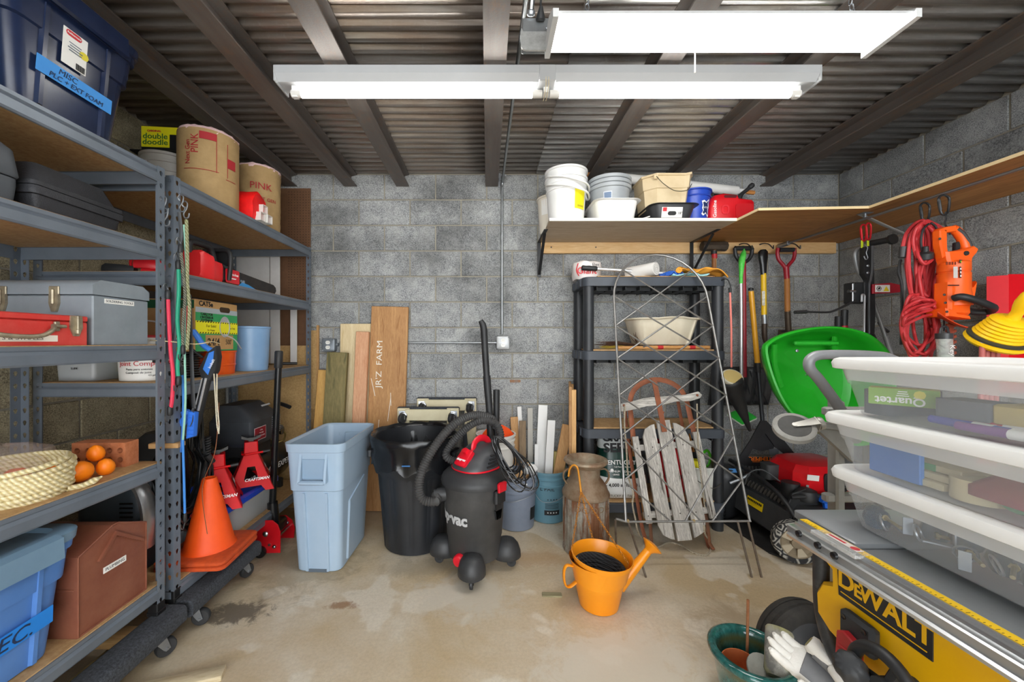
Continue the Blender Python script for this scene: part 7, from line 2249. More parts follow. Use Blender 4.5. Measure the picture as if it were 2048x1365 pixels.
# ================================================ TOOLS HUNG ON THE LEDGER
def A(px, py, Y):
 return at(px, py, Y)
def obj0(name, label, cat, group=None):
 return thing(name, label, cat, (0, 0, 0), 0, group)
ASH = wood('#c98f55', '#8f5a2e', 'z', 6)
YT = 3.0
for k, (px, lb) in enumerate(((1487, 'steel hook on the ledger holding green mop'), (1528, 'steel hook on the ledger holding yellow shafted shovel'), (1580, 'steel hook on the ledger holding red handled spade'))):
 t = obj0('ledger_hook', lb, 'hook', 'steel hooks on the ledger')
 p = A(px, 492, 3.04)
 MB().tube(spline([p+Vector((-0.03, 0.005, 0.01)), p+Vector((-0.015, -0.02, 0.014)), p+Vector((0.0, -0.05, 0.0)), p+Vector((0.008, -0.075, -0.03)), p+Vector((0.0, -0.10, -0.045)), p+Vector((-0.012, -0.115, -0.025))]), 0.0045, 7).done('hook', HOOK, t)
t = obj0('sledgehammer', 'sledgehammer with rusty steel head hanging head up by the shelving', 'hammer')
c = A(1428, 493, 3.0)
b = MB()
b.lathe([(0.02, -0.100), (0.036, -0.094), (0.040, -0.08), (0.037, -0.05), (0.037, 0.05), (0.040, 0.08), (0.036, 0.094), (0.02, 0.100)], 8, M=T(*c) @ rot(0, PI/2, 0))
b.done('head', mat('#5a4e42', '#443a32', 0.6, 0.5, scale=20), t)
b = MB()
b.tube([c+Vector((0, 0, 0.03)), c+Vector((0, 0, -0.10)), c+Vector((0.0, 0, -0.4)), A(1432, 700, 3.02), A(1432, 735, 3.02)], [0.016, 0.016, 0.018, 0.017, 0.018], 12)
b.done('handle', ASH, t)
for z0, z1 in ((-0.06, -0.095), (-0.56, -0.61)):
 MB().cyl(c+Vector((0.002, 0, z0)), c+Vector((0.004, 0, z1)), 0.0195, n=12).done('red_band', mat('#b3242b', None, 0.5), t)
MB().cyl(c+Vector((0, 0, -0.035)), c+Vector((0, 0, -0.06)), 0.021, n=12).done('collar', BLACK, t)
t = obj0('snow_shovel', 'black bladed snow shovel with red shaft and D grip', 'shovel')
g = A(1487, 500, 2.99)
SNB = mat('#2e3033', '#3b3d40', 0.35)
b = MB()
b.cyl(g+Vector((-0.065, 0, 0.012)), g+Vector((0.065, 0, 0.012)), 0.018, n=12)
b.tube(spline([g+Vector((-0.066, 0, 0.012)), g+Vector((-0.060, 0, -0.04)), g+Vector((-0.035, 0, -0.08)), g+Vector((0.0, 0, -0.095)), g+Vector((0.035, 0, -0.08)), g+Vector((0.06, 0, -0.04)), g+Vector((0.066, 0, 0.012))]), 0.014, 8)
b.done('grip', BLACK, t)
MB().cyl(g+Vector((0, 0, -0.09)), A(1489, 755, 3.0), 0.0165, n=12).done('shaft', mat('#a01a2c', '#8a1524', 0.4), t)
bl0, bl1 = A(1422, 738, 3.0), A(1546, 812, 3.0)
W_, H_ = bl1.x-bl0.x, bl0.z-bl1.z
def blade(u, v):
 x = bl0.x+W_*u
 z = bl0.z-H_*v
 y = 3.0+0.06*(1-(2*u-1)**2)*0.5+0.05*v*v-0.006*math.cos(u*PI*14)*(1 if 0.08 < u < 0.92 else 0)
 return Vector((x, y, z+(0.015*(1-(2*u-1)**2) if v < 0.05 else 0)))
o = MB()
o.grid(blade, 56, 8)
o = o.done('blade', SNB, t, smooth=60)
m = o.modifiers.new('thick', 'SOLIDIFY')
m.thickness = 0.005
for k in range(4):
 b = MB()
 u0 = 0.56+k*0.10
 b.tube([Vector((bl0.x+W_*(u0+dx), 3.0-0.004+0.03*(1-(2*(u0+dx)-1)**2)+0.05*v*v, bl0.z-H_*v)) for dx, v in ((0, 0.06), (0.05, 0.35), (0.13, 0.7), (0.22, 0.95)) if u0+dx < 0.99], 0.006, 6)
 b.done('rib', SNB, t)
t = obj0('mop', 'green and silver flat mop hanging by its green grip', 'mop')
YM = 2.90
b = MB()
b.tube(spline([A(1486, 492, 3.0), A(1488, 502, 2.97), A(1484, 520, 2.93), A(1483, 535, 2.92), A(1482, 552, 2.91), A(1482, 568, 2.905)]), [0.004]*3+[0.006]*3+[0.010, 0.014, 0.018, 0.021, 0.022, 0.022, 0.022, 0.022, 0.021, 0.021, 0.020, 0.019, 0.018, 0.017, 0.016, 0.015, 0.014, 0.013, 0.013, 0.0125, 0.0125, 0.0125, 0.0125, 0.0125, 0.0125][:25], 12)
b.done('grip', mat('#3cc63a', '#7be070', 0.35, scale=14), t)
MB().cyl(A(1482, 566, 2.905), A(1483, 790, 2.86), 0.0115, n=14).done('shaft', mat('#d5d7d8', None, 0.3, 0.6), t)
MB().cyl(A(1483, 788, 2.86), A(1484, 824, 2.86), 0.013, 0.017, n=14).done('lower_tube', mat('#27b53a', None, 0.35), t)
pc = A(1484, 833, 2.86)
M = T(*pc) @ rot(0.55, 0, 0) @ rot(0, 0, 0.45)
b = MB(M)
b.loft([rrect(0.16, 0.12, 0.01, 3, z=z) for z in (0, 0.006)]+[rrect(0.14, 0.10, 0.01, 3, z=0.010)])
b.box((0, 0, 0.02), (0.045, 0.05, 0.02), 0.005)
b.done('pad_holder', mat('#2fc043', None, 0.35), t)
MB(M).loft([rrect(0.17, 0.13, 0.012, 3, z=z) for z in (-0.008, -0.001)]).done('pad', mat('#dfe6dc', None, 0.9), t)
t = obj0('leaf_rake', 'black leaf rake standing head down, yellow handle, orange TRUE TEMPER lettering', 'rake')
MB().cyl(A(1502, 583, 2.99), A(1515, 728, 2.99), 0.0185, n=14).done('handle', mat('#e5a72a', '#d99a1e', 0.35), t)
MB().lathe([(0.010, 0), (0.0175, 0.004), (0.019, 0.02)], 14, M=aim(A(1501.5, 576, 2.99), A(1502, 584, 2.99))).done('end_cap', BLACK, t)
MB().cyl(A(1515, 726, 2.99), A(1516.5, 745, 2.99), 0.0195, n=14).done('ferrule', BLACK, t)
MB().cyl(A(1516.5, 742, 2.99), A(1528, 880, 2.90), 0.014, n=12).done('shank', mat('#43464a', None, 0.35, 0.6), t)
rk = lambda px, py: Vector((A(px, py, 2.88).x, A(px, py, 2.88).z, 0))
b = MB()
pl = [rk(*q) for q in ((1520, 842), (1532, 842), (1556, 868), (1600, 922), (1598, 932), (1470, 932), (1474, 920), (1500, 880))]
inn = [rk(*q) for q in ((1524, 868), (1530, 868), (1548, 893), (1574, 914), (1570, 915), (1494, 915), (1500, 905), (1510, 888))]
RM = T(0, 2.88, 0) @ rot(PI/2, 0, 0)
vs = [RM @ Vector((p.x, p.y, z)) for z in (0, 0.008) for q in (pl, inn) for p in q]
fs = []
for i in range(8):
 j = (i+1) % 8
 fs += [(i, j, 8+j, 8+i), (16+i, 24+i, 24+j, 16+j), (i, 16+i, 16+j, j), (8+i, 8+j, 24+j, 24+i)]
b.add(vs, fs)
b.done('head_frame', BLACK, t, smooth=0)
b = MB()
b.prism([rk(*q) for q in ((1523, 845), (1529, 845), (1550, 890), (1548, 898), (1526, 903), (1503, 898), (1505, 890))], -0.012, -0.004, M=RM)
b.done('head_web', mat('#232427', None, 0.5), t, smooth=0)
for k in range(19):
 f = k/18
 b = MB()
 x0, x1 = rk(1474+122*f, 930), rk(1466+138*f, 986)
 b.tube([Vector((x0.x, 2.876, x0.y)), Vector((x0.x*0.6+x1.x*0.4, 2.865, x0.y*0.6+x1.y*0.4)), Vector((x1.x, 2.88, x1.y)), Vector((x1.x, 2.91, x1.y-0.02))], 0.006, 5, flat=0.003)
 b.done('tine', BLACK, t)
tm = rk(1535, 917)
text('TRUE TEMPER.', 0.040, mat('#f0741a', None, 0.5), t, T(tm.x, 2.869, tm.y) @ rot(PI/2, 0, PI) @ rot(PI, 0, 0) @ rot(0, 0, 0) @ Matrix.Diagonal((1, 1, 1, 1)) if False else T(tm.x, 2.868, tm.y) @ frame('-y') @ rot(0, 0, PI), sx=1.12, bold=0.001)
b = MB()
b.box((tm.x, 2.869, tm.y-0.024), (0.24, 0.001, 0.003))
b.done('orange_rule', mat('#f0741a', None, 0.5), t)
plate('paper_label', 0.07, 0.045, mat('#5b6168', None, 0.5), t, T(*A(1548, 905, 2.879)) @ frame('-y'))
t = obj0('shovel', 'yellow fibreglass shaft shovel with black end grip', 'shovel')
p0, p1 = A(1526, 500, 2.98), A(1527, 550, 2.98)
b = MB()
b.tube([p0, p0.lerp(p1, 0.08), p0.lerp(p1, 0.3), p0.lerp(p1, 0.6), p1], [0.020, 0.036, 0.035, 0.026, 0.020], 14, flat=0.018)
b.done('end_grip', BLACKG, t)
MB().cyl(p1+Vector((0, 0, 0.01)), A(1528, 632, 2.98), 0.0185, n=14).done('shaft', mat('#f0c41c', '#e5b614', 0.35), t)
MB().prism([(-0.012, -0.055), (0.012, -0.055), (0.012, 0.055), (-0.012, 0.055)], 0, 0.001, M=frame('-y', tuple(A(1527, 597, 2.960)))).done('worn_sticker', mat('#e9e5d8', '#b0a88a', 0.7, scale=60), t)
MB().cyl(A(1528, 630, 2.98), A(1529, 648, 2.98), 0.0195, n=14).done('socket', ZINC, t)
b = MB()
b.tube(spline([A(1529, 646, 2.98), A(1529, 670, 2.985), A(1532, 690, 3.0), A(1535, 705, 3.01)]), [0.0185]*8+[0.018, 0.016, 0.014, 0.012, 0.012, 0.012, 0.012, 0.012, 0.012, 0.012, 0.012][:11], 12)
b.done('neck', mat('#5b5048', '#4a4039', 0.5, 0.6), t)
q = A(1536, 702, 3.02)
MB().prism([(-0.10, 0.0), (-0.02, 0.02), (0.02, 0.02), (0.10, 0.0), (0.105, -0.16), (0.07, -0.23), (0, -0.27), (-0.07, -0.23), (-0.105, -0.16)], 0, 0.004, M=frame('-y', tuple(q)) @ rot(0.1, 0, 0)).done('blade', mat('#5a4a3d', '#6b5b4c', 0.6, 0.4, scale=16), t)
t = obj0('spade', 'spade with red D handle and wooden shaft beside the corner', 'spade')
g = A(1572, 500, 2.97)
b = MB()
b.cyl(g+Vector((-0.052, 0, 0.0)), g+Vector((0.058, 0, 0.0)), 0.017, n=12)
b.done('grip_bar', BLACK, t)
RDH = mat('#a3182a', '#8f1323', 0.4)
for s in (-1, 1):
 MB().tube(spline([g+Vector((s*0.062, 0, 0.012)), g+Vector((s*0.066, 0, -0.03)), g+Vector((s*0.055, 0, -0.075)), g+Vector((s*0.022, 0, -0.115)), g+Vector((0.0, 0, -0.15))]), 0.013, 8).done('yoke_arm', RDH, t)
MB().cyl(g+Vector((0, 0, -0.13)), A(1574, 560, 2.97), 0.0195, 0.018, n=14).done('yoke_socket', RDH, t)
MB().cyl(A(1574, 558, 2.97), A(1575, 624, 2.97), 0.0185, n=14).done('shaft', wood('#c98b45', '#9a5c28', 'z', 6), t)
MB().cyl(A(1575, 622, 2.97), A(1577, 662, 2.98), 0.019, 0.021, n=12).done('socket', mat('#574a3d', '#463b31', 0.5, 0.5), t)
MB().prism([(-0.08, 0.0), (0.08, 0.0), (0.085, -0.20), (0, -0.28), (-0.085, -0.20)], 0, 0.005, M=frame('-y', tuple(A(1577, 660, 2.995)))).done('blade', mat('#574a3d', '#463b31', 0.5, 0.5), t)
MB().lathe([(0.004, -0.02), (0.008, 0), (0.004, 0.02)], 8, M=T(*A(1568, 663, 2.955)) @ rot(0, PI/2, 0)).done('bolt', BLACK, t)
t = obj0('bungee_cord', 'salmon pink bungee cord hooked on corner of plastic shelving', 'cord')
pt, pb = A(1460, 582, 2.63), A(1463, 738, 2.64)
MB().tube([pt, pt.lerp(pb, .5)+Vector((0.004, 0, 0)), pb], 0.0062, 8).done('cord', mat('#f0867a', None, 0.6), t)
MB().tube(spline([pt, pt+Vector((0.004, 0, 0.03)), pt+Vector((-0.012, 0.005, 0.075)), pt+Vector((-0.03, 0.02, 0.082)), pt+Vector((-0.032, 0.05, 0.075))]), 0.004, 7).done('hook', BLACK, t)
MB().cyl(pt+Vector((0, 0, -0.012)), pt+Vector((0, 0, 0.02)), 0.009, n=10).cyl(pb+Vector((0, 0, -0.035)), pb+Vector((0, 0, 0.01)), 0.009, n=10).done('end_sleeve', BLACK, t)
t = obj0('blower_nozzle', 'black tapering leaf blower nozzle with tan round mouth, hung on bungee', 'nozzle')
c = A(1461, 762, 2.60)
tip = A(1500, 862, 2.66)
M = aim(c, tip)
L = (tip-c).length
b = MB()
b.lathe([(0.068, -0.008), (0.074, 0.0), (0.074, 0.014), (0.066, 0.03), (0.052, 0.12), (0.036, 0.22), (0.020, 0.31), (0.010, L)], 28, M=M @ Matrix.Diagonal((1, 1, 1, 1)))
b.done('cone', BLACK, t)
b = MB()
dm = Vector((-0.1, -0.72, 0.68)).normalized()
mc = c+Vector((0.0, -0.02, 0.025))
b.lathe([(0.062, -0.02), (0.066, 0.0), (0.064, 0.006), (0.056, 0.008)], 28, M=aim(mc, mc+dm))
b.done('mouth_ring', mat('#c6c1ad', None, 0.5), t)
MB().lathe([(0.056, 0.004), (0.055, 0.010), (0.002, 0.011)], 26, M=aim(mc, mc+dm)).done('mouth_cap', mat('#c8b070', None, 0.6), t)
MB().tube(spline([pb+Vector((0, 0, -0.03)), pb+Vector((-0.02, -0.01, -0.05)), mc+Vector((-0.02, 0.02, 0.03))]), 0.0035, 6).done('hanging_hook', BLACK, t)
# ================================================ WHEELBARROW
GREEN = mat('#1fa024', '#1c961f', 0.28, scale=3)
t = thing('wheelbarrow', 'bright green plastic wheelbarrow stood on end facing the room', 'wheelbarrow', (1.86, 2.16, 0.0))
YW = 2.16
wl_ = lambda px, py, Y=YW: (A(px, py, Y)-Vector((1.86, 2.16, 0.0)))
rim = [(1536, 700), (1541, 690), (1562, 677), (1600, 665), (1650, 658), (1695, 660), (1735, 671), (1760, 690), (1775, 712), (1780, 745), (1778, 785), (1768, 830), (1745, 868), (1700, 882), (1650, 870), (1612, 850), (1580, 826), (1562, 800), (1548, 765), (1538, 725)]
rp = [wl_(px, py) for px, py in rim]
rp = spline(rp, 3, True)
cen = sum(rp, Vector())/len(rp)
def ring(f, dy, shift=Vector((0, 0, 0))):
 return [cen+shift+(p-cen)*f+Vector((0, dy+p.z*0.0, 0)) for p in rp]
tilt_y = lambda P: [p+Vector((0, (p.z-cen.z)*0.10, 0)) for p in P]
b = MB()
outer = [ring(1.045, 0.012), ring(1.055, -0.004), ring(1.045, -0.016), ring(1.01, -0.018), ring(0.975, -0.006), ring(0.93, 0.06, Vector((0.01, 0, 0.0))), ring(0.86, 0.135, Vector((0.03, 0, -0.005))), ring(0.74, 0.19, Vector((0.05, 0, -0.01))), ring(0.5, 0.215, Vector((0.06, 0, -0.01))), ring(0.02, 0.22, Vector((0.06, 0, -0.01)))]
back = [ring(0.02, 0.226, Vector((0.06, 0, -0.01))), ring(0.76, 0.198, Vector((0.05, 0, -0.01))), ring(0.89, 0.14, Vector((0.03, 0, -0.005))), ring(0.96, 0.06), ring(1.0, 0.008), ring(1.04, 0.014)]
b.loft([tilt_y(r) for r in outer+back], False, False)
b.done('tray', GREEN, t, smooth=45)
for u, v, l, a in ((-0.185, 0.05, 0.26, 0.35), (0.17, 0.14, 0.20, -0.5)):
 b = MB()
 b.tube(spline([cen+Vector((u-0.02, 0.125, v+l/2)), cen+Vector((u+0.01, 0.16, v)), cen+Vector((u+0.07, 0.192, v-l/2))]), 0.017, 8, flat=0.010)
 b.done('moulded_rib', GREEN, t)
b = MB()
b.box((0.05, 0.140, 0.185), (0.26, 0.03, 0.03), 0.008, M=T(*cen))
b.done('moulded_step', mat('#2fb534', None, 0.3), t)
for px, py in ((1590, 702), (1731, 703), (1616, 744)):
 p = wl_(px, py)
 p.y = 0.118 if px < 1620 else 0.13
 p = wl_(px, py, YW+p.y)
 MB().lathe([(0.010, 0), (0.009, 0.004), (0.004, 0.006)], 12, M=frame('-y', tuple(p+Vector((0, -0.014, 0))))).done('bolt', ZINC, t)
GT = mat('#4b4d50', None, 0.4, 0.4)
for (px, py0, py1, dx) in ((1677, 633, 690, 0.0), (1689, 620, 690, 0.02)):
 Yh = 2.44
 g0, g1 = wl_(px, py0, Yh), wl_(px-1, py0+26, Yh)
 hd = MB().cyl(g0, g1+Vector((0, 0, -0.02)), 0.0185, n=14, b_=0.003).done('handle_grip', BLACK, t)
 MB().cyl(g1+Vector((0, 0, -0.018)), g1+Vector((0, 0, -0.03)), 0.0195, n=14).done('red_ring', mat('#b3182a', None, 0.4), t)
 MB().tube(spline([g1+Vector((0, 0, -0.02)), g1+Vector((0.0, -0.01, -0.12)), Vector((0.15+dx*2, 0.26, 0.95)), Vector((0.42+dx*3, 0.12, 0.70)), Vector((0.44+dx*6, 0.02, 0.40)), Vector((0.44+dx*6, 0.0, 0.012))]), 0.014, 10).done('frame_rail', GT, t)
MB().tube([Vector((0.25, 0.20, 0.80)), Vector((0.46, 0.10, 0.70)), Vector((0.62, 0.02, 0.20))], 0.012, 8).done('wheel_arm', GT, t)
b = MB()
b.torus(0.13, 0.042, 28, 10, M=T(0.66, 0.0, 0.173) @ rot(0, PI/2, 0))
b.done('tyre', RUBBER, t)
MB().lathe([(0.02, -0.05), (0.095, -0.03), (0.10, 0), (0.095, 0.03), (0.02, 0.05)], 20, M=T(0.66, 0.0, 0.173) @ rot(0, PI/2, 0)).done('hub', GT, t)
# ================================================ MOWER
t = thing('floor_mat', 'thin black rubber mat on floor beneath the mower', 'mat', (2.10, 2.66, 0.0), 0.0)
b = MB()
b.prism([(-0.42, 0.36), (-0.36, -0.26), (-0.30, -0.34), (0.45, -0.30), (0.45, 0.38)], 0.0005, 0.012)
b.done('mat', RUBBER, t, smooth=0)
t = thing('lawn_mower', 'black lawn mower with red engine cover and chunky grey hubbed wheels', 'mower', (2.10, 2.62, 0.012))
MB_ = mat('#2b2c2e', '#3b3c3e', 0.5, scale=8)
b = MB()
# deck: local -x face looks at the aisle
sec = lambda y, w0, w1, z0, z1: [Vector((x, y, z)) for x, z in ((-w0, z0), (-w0-0.01, z0+0.03), (-w1-0.02, z1-0.05), (-w1+0.03, z1), (w1, z1), (w0, z0))]
b.loft([sec(-0.34, 0.20, 0.16, 0.10, 0.24), sec(-0.28, 0.26, 0.22, 0.07, 0.29), sec(0.12, 0.27, 0.23, 0.06, 0.31), sec(0.33, 0.25, 0.20, 0.08, 0.31), sec(0.40, 0.18, 0.12, 0.14, 0.29)])
b.done('deck', MB_, t, smooth=25)
fl = lambda y, z, x=-0.285: (x, y, z)
MB().loft([rrect(0.60, 0.17, 0.02, 3, z=z) for z in (0, 0.014)], M=frame('-x', (-0.272, 0.03, 0.175)) @ rot(-0.18, 0, 0)).done('side_panel', mat('#38393b', '#444547', 0.55, scale=10), t)
yl = plate('yellow_sticker', 0.155, 0.055, mat('#f2cf14', None, 0.5), t, frame('-x', (-0.2870, 0.02, 0.20)) @ rot(-0.18, 0, 0))
for r_ in range(2):
 for k in range(9):
  plate('print_block', 0.010, 0.014, INK, yl, frame('-x', (-0.2880-0.002*r_, 0.08-k*0.0155, 0.188+0.024*r_)) @ rot(-0.18, 0, 0))
b = MB()
for k in range(12):
 b.lathe([(0.011, 0), (0.011, 0.03), (0.004, 0.05)], 6, M=T(-0.235, -0.16+k*0.032, 0.272) @ rot(0.5, 0, 0))
b.done('hinge_teeth', mat('#4a4743', None, 0.7), t, kind='stuff')
HUB = mat('#8d8069', '#7a6d58', 0.7, scale=12)
def tread_mat():
 q = NT('tyre_tread')
 v = q.coord((1, 1, 1))
 vo = q.n('ShaderNodeTexVoronoi', feature='DISTANCE_TO_EDGE')
 vo.inputs['Scale'].default_value = 17
 q.l(v, vo.inputs['Vector'])
 c = q.mix(q.ramp(vo.outputs['Distance'], [(0.05, 0.0), (0.1, 1.0), (0.16, 1.0), (0.2, 0.0)]), '#232426', '#a9a69e')
 q.bump(vo.outputs['Distance'], 0.4, 0.01)
 return q.out(c, 0.75)
TREAD = tread_mat()
for k, (x, y, r) in enumerate(((-0.285, -0.33, 0.122), (0.30, -0.31, 0.122), (-0.215, 0.40, 0.10), (0.30, 0.40, 0.10))):
 M = T(x, y, r) @ rot(0, 0, -0.35 if k == 0 else 0) @ rot(-PI/2 if y > 0 else PI/2, 0, 0)
 b = MB()
 b.lathe([(r*0.72, -0.032), (r*0.93, -0.032), (r, -0.022), (r, 0.022), (r*0.93, 0.032), (r*0.72, 0.032)], 32, M=M, cap0=False, cap1=False)
 b.done('tyre', TREAD, t)
 b = MB()
 b.lathe([(r*0.735, 0.028), (r*0.70, 0.032), (r*0.62, 0.018), (r*0.28, 0.012), (r*0.24, 0.030), (0.004, 0.030)], 32, M=M, cap0=False)
 b.done('hub', HUB, t)
 for q in range(5):
  b = MB(M @ rot(0, 0, q*2*PI/5))
  b.prism([(r*0.26, -0.010), (r*0.66, -0.026), (r*0.66, 0.026), (r*0.26, 0.010)], 0.014, 0.027)
  b.done('spoke', mat('#b5aa94', None, 0.7), t)
REDM = mat('#dd1420', '#d00f1a', 0.3)
en = MB()
e_ = lambda w, d, z, cx=0.0, cy=0.0: [Vector((cx+x*w, cy+y*d, z)) for x, y in ((-1, -0.6), (-0.75, -1), (0.75, -1), (1, -0.6), (1, 0.6), (0.75, 1), (-0.75, 1), (-1, 0.6))]
en.loft([e_(q_[0], q_[1], q_[2]-0.035, 0.075) for q_ in ((0.195, 0.165, 0.375), (0.205, 0.175, 0.40), (0.20, 0.17, 0.49), (0.165, 0.14, 0.535), (0.11, 0.10, 0.555), (0.02, 0.02, 0.558))])
en.done('engine_cover', REDM, t, smooth=28)
b = MB()
b.loft([rrect(0.15, 0.11, 0.02, 3, cx=0.03, z=z) for z in (0.16, 0.1785)], M=frame('-y', (0.06, 0, 0.41)))
b.done('intake_grille', BLACK, t)
b = MB()
for k in range(5):
 b.box((0.09, -0.180, 0.375+k*0.016), (0.11, 0.006, 0.006), 0.001)
b.done('grille_bars', BLACKG, t)
plate('paper_label', 0.075, 0.035, LABELW, t, frame('-y', (-0.05, -0.1715, 0.44)) @ rot(0, 0, -0.1))
plate('grey_label', 0.11, 0.022, mat('#9a9da2', None, 0.5), t, frame('-y', (-0.04, -0.1725, 0.38)) @ rot(0, 0, -0.1))
plate('paper_label', 0.07, 0.03, mat('#e0b9a0', None, 0.5), t, frame('-y', (0.17, -0.1705, 0.36)))
b = MB()
b.loft([rrect(0.30, 0.26, 0.04, 3, z=z) for z in (0.29, 0.345)])
b.cyl((-0.16, -0.13, 0.30), (-0.16, -0.13, 0.40), 0.05, n=16)
b.lathe([(0.06, 0), (0.065, 0.02), (0.055, 0.06), (0.02, 0.075)], 18, M=T(-0.12, -0.20, 0.315))
b.done('engine_block', BLACK, t)
b = MB()
b.loft([rrect(0.10, 0.09, 0.02, 3, cx=-0.15, cy=0.06, z=z) for z in (0.36, 0.46)])
b.done('air_filter', mat('#3c3e40', None, 0.6), t)
b = MB()      # folded handle
b.tube(spline([(-0.27, -0.31, 0.25), (-0.28, -0.20, 0.34), (-0.27, 0.05, 0.39), (-0.26, 0.33, 0.40)], 5), 0.014, 10)
b.tube(spline([(0.27, -0.31, 0.25), (0.28, -0.20, 0.34), (0.27, 0.05, 0.39), (0.26, 0.33, 0.40)], 5), 0.014, 10)
b.tube(spline([(-0.24, -0.235, 0.345), (-0.1, -0.24, 0.352), (0.1, -0.24, 0.36), (0.28, -0.24, 0.36)], 5), 0.013, 10)
b.done('folded_handle', BLACK, t)
b = MB()
b.prism([(-0.22, 0.10), (-0.05, 0.07), (0.0, 0.12), (-0.02, 0.24), (-0.12, 0.33), (-0.20, 0.30), (-0.24, 0.20)], -0.01, 0.01, M=frame('-y', (-0.02, -0.215, 0.06)), b=0.004)
b.done('rear_flap', BLACK, t)
b = MB()
b.cyl((-0.08, -0.262, 0.345), (-0.045, -0.262, 0.335), 0.020, n=12)
b.prism([(-0.02, 0.0), (0.016, 0.0), (0.016, -0.075), (-0.004, -0.08)], -0.01, 0.01, M=frame('-y', (-0.05, -0.262, 0.335)), b=0.003)
b.done('blue_lever', mat('#1f63cf', None, 0.35), t)
MB().tube(spline([(0.05, -0.19, 0.45), (0.03, -0.20, 0.41), (0.01, -0.24, 0.36), (0.04, -0.25, 0.30), (0.10, -0.25, 0.27), (0.18, -0.25, 0.275)]), 0.0028, 6).done('starter_cord', mat('#d9d2c4', None, 0.7), t)
MB().tube(spline([(-0.30, 0.10, 0.30), (-0.31, 0.04, 0.40), (-0.26, -0.02, 0.44), (-0.22, -0.12, 0.40)]), 0.004, 6).done('cable', mat('#55585b', None, 0.5), t)
t = thing('string_trimmer_guard', 'black curved plastic machine hood beside the shelving behind mower', 'machine', (1.745, 2.90, 0.012), 0.0)
b = MB()
b.loft([[Vector((0.085*math.cos(a)*s+0.02, 0.075*math.sin(a)*s, z)) for a in [2*PI*q/22 for q in range(22)]] for s, z in ((0.7, 0), (1, 0.03), (1.05, 0.2), (1.2, 0.30), (1.0, 0.36), (0.5, 0.385), (0.02, 0.39))])
b.done('hood', mat('#232427', '#303235', 0.4), t, smooth=60)
b = MB()
for k in range(6):
 b.torus(0.045, 0.008, 16, 6, M=T(-0.055, -0.045, 0.03+k*0.016))
b.done('corrugated_tube', BLACK, t)
MB().tube(spline([(0.0, -0.10, 0.28), (0.08, -0.13, 0.33), (0.12, -0.14, 0.37)]), 0.012, 8).done('handle', ZINC, t)
plate('blue_sticker', 0.05, 0.03, mat('#4f8fd0', None, 0.5), t, T(0.04, -0.070, 0.36) @ frame('-y') @ rot(-0.7, 0, 0))
# ================================================ HAND TRUCK
t = thing('hand_truck', 'grey convertible hand truck with looped handle and swivel caster', 'hand truck', (0, 0, 0))
HG = mat('#8f9093', '#828386', 0.4, 0.15)
YH = 1.33
hp = lambda px, py, Y=YH: A(px, py, Y)
b = MB()
b.tube(spline([hp(1712, 880, 1.36), hp(1696, 848), hp(1676, 812), hp(1640, 762), hp(1620, 738), hp(1619, 722), hp(1630, 713), hp(1650, 710), hp(1700, 710), hp(1745, 712), hp(1775, 716), hp(1800, 730), hp(1812, 760, 1.36)], 5), 0.0165, 14)
b.done('loop_handle', HG, t)
for px in (1672, 1830):
 b = MB()
 p = hp(px, 830, 1.40)
 b.box((p.x, 1.40, 0.60), (0.032, 0.045, 1.0), 0.006)
 b.done('upright', mat('#9c9c98', '#8a8a86', 0.5, 0.4), t)
 w = MB()
 w.lathe([(0.03, -0.03), (0.115, -0.03), (0.125, -0.02), (0.125, 0.02), (0.115, 0.03), (0.03, 0.03)], 28, M=T(p.x+(0.065 if px < 1700 else -0.06), 1.34, 0.126) @ rot(0, PI/2, 0))
 w.done('wheel', RUBBER, t)
for z in (0.35, 0.75, 1.06):
 MB().box((1.36, 1.40, z), (0.30, 0.03, 0.03), 0.005).done('cross_brace', mat('#9c9c98', None, 0.5, 0.4), t)
MB().box((1.39, 1.45, 0.008), (0.2, 0.12, 0.010), 0.002).done('toe_plate', mat('#9c9c98', None, 0.5, 0.4), t)
b = MB()
b.box((0, 0, 0), (0.13, 0.06, 0.022), 0.004, M=T(*hp(1655, 852, 1.36)) @ rot(0, 0.12, 0))
b.prism([(-0.07, 0.0), (0.07, 0.0), (0.07, -0.13)], -0.01, 0.01, M=frame('-y', tuple(hp(1662, 850, 1.365))))
b.done('caster_bracket', mat('#a3a29d', '#8f8e89', 0.45, 0.4), t)
cw = hp(1588, 857, 1.34)
wm = T(*cw) @ rot(0.62, 0.0, 0) @ rot(0, -0.30, 0) @ Matrix.Scale(0.70, 4)
wh = MB()
wh.lathe([(0.035, -0.017), (0.078, -0.018), (0.088, -0.012), (0.088, 0.012), (0.078, 0.018), (0.035, 0.017)], 30, M=wm)
wh.done('caster_tyre', mat('#9a9893', '#807e79', 0.8, scale=20), t)
wh = MB()
wh.lathe([(0.006, -0.022), (0.03, -0.020), (0.066, -0.0195), (0.07, -0.012), (0.07, 0.012), (0.066, 0.0195), (0.03, 0.020), (0.006, 0.022)], 26, M=wm)
wh.done('caster_hub', mat('#4c4b49', '#3e3d3b', 0.7, scale=30), t)
b = MB()
for s in (-1, 1):
 b.prism([(0.0, -0.012), (0.06, -0.020), (0.105, -0.022), (0.105, 0.022), (0.06, 0.016), (0.0, 0.012)], s*0.026-0.0015, s*0.026+0.0015, M=wm)
b.box((0.103, 0, 0), (0.006, 0.05, 0.056), 0.001, M=wm)
b.cyl(wm @ Vector((0, 0, -0.03)), wm @ Vector((0, 0, 0.03)), 0.008, n=10)
b.lathe([(0.03, 0.105), (0.032, 0.115), (0.03, 0.125)], 16, M=wm @ rot(0, PI/2, 0))
b.done('caster_fork', mat('#b9b6af', '#9c9992', 0.4, 0.6), t)
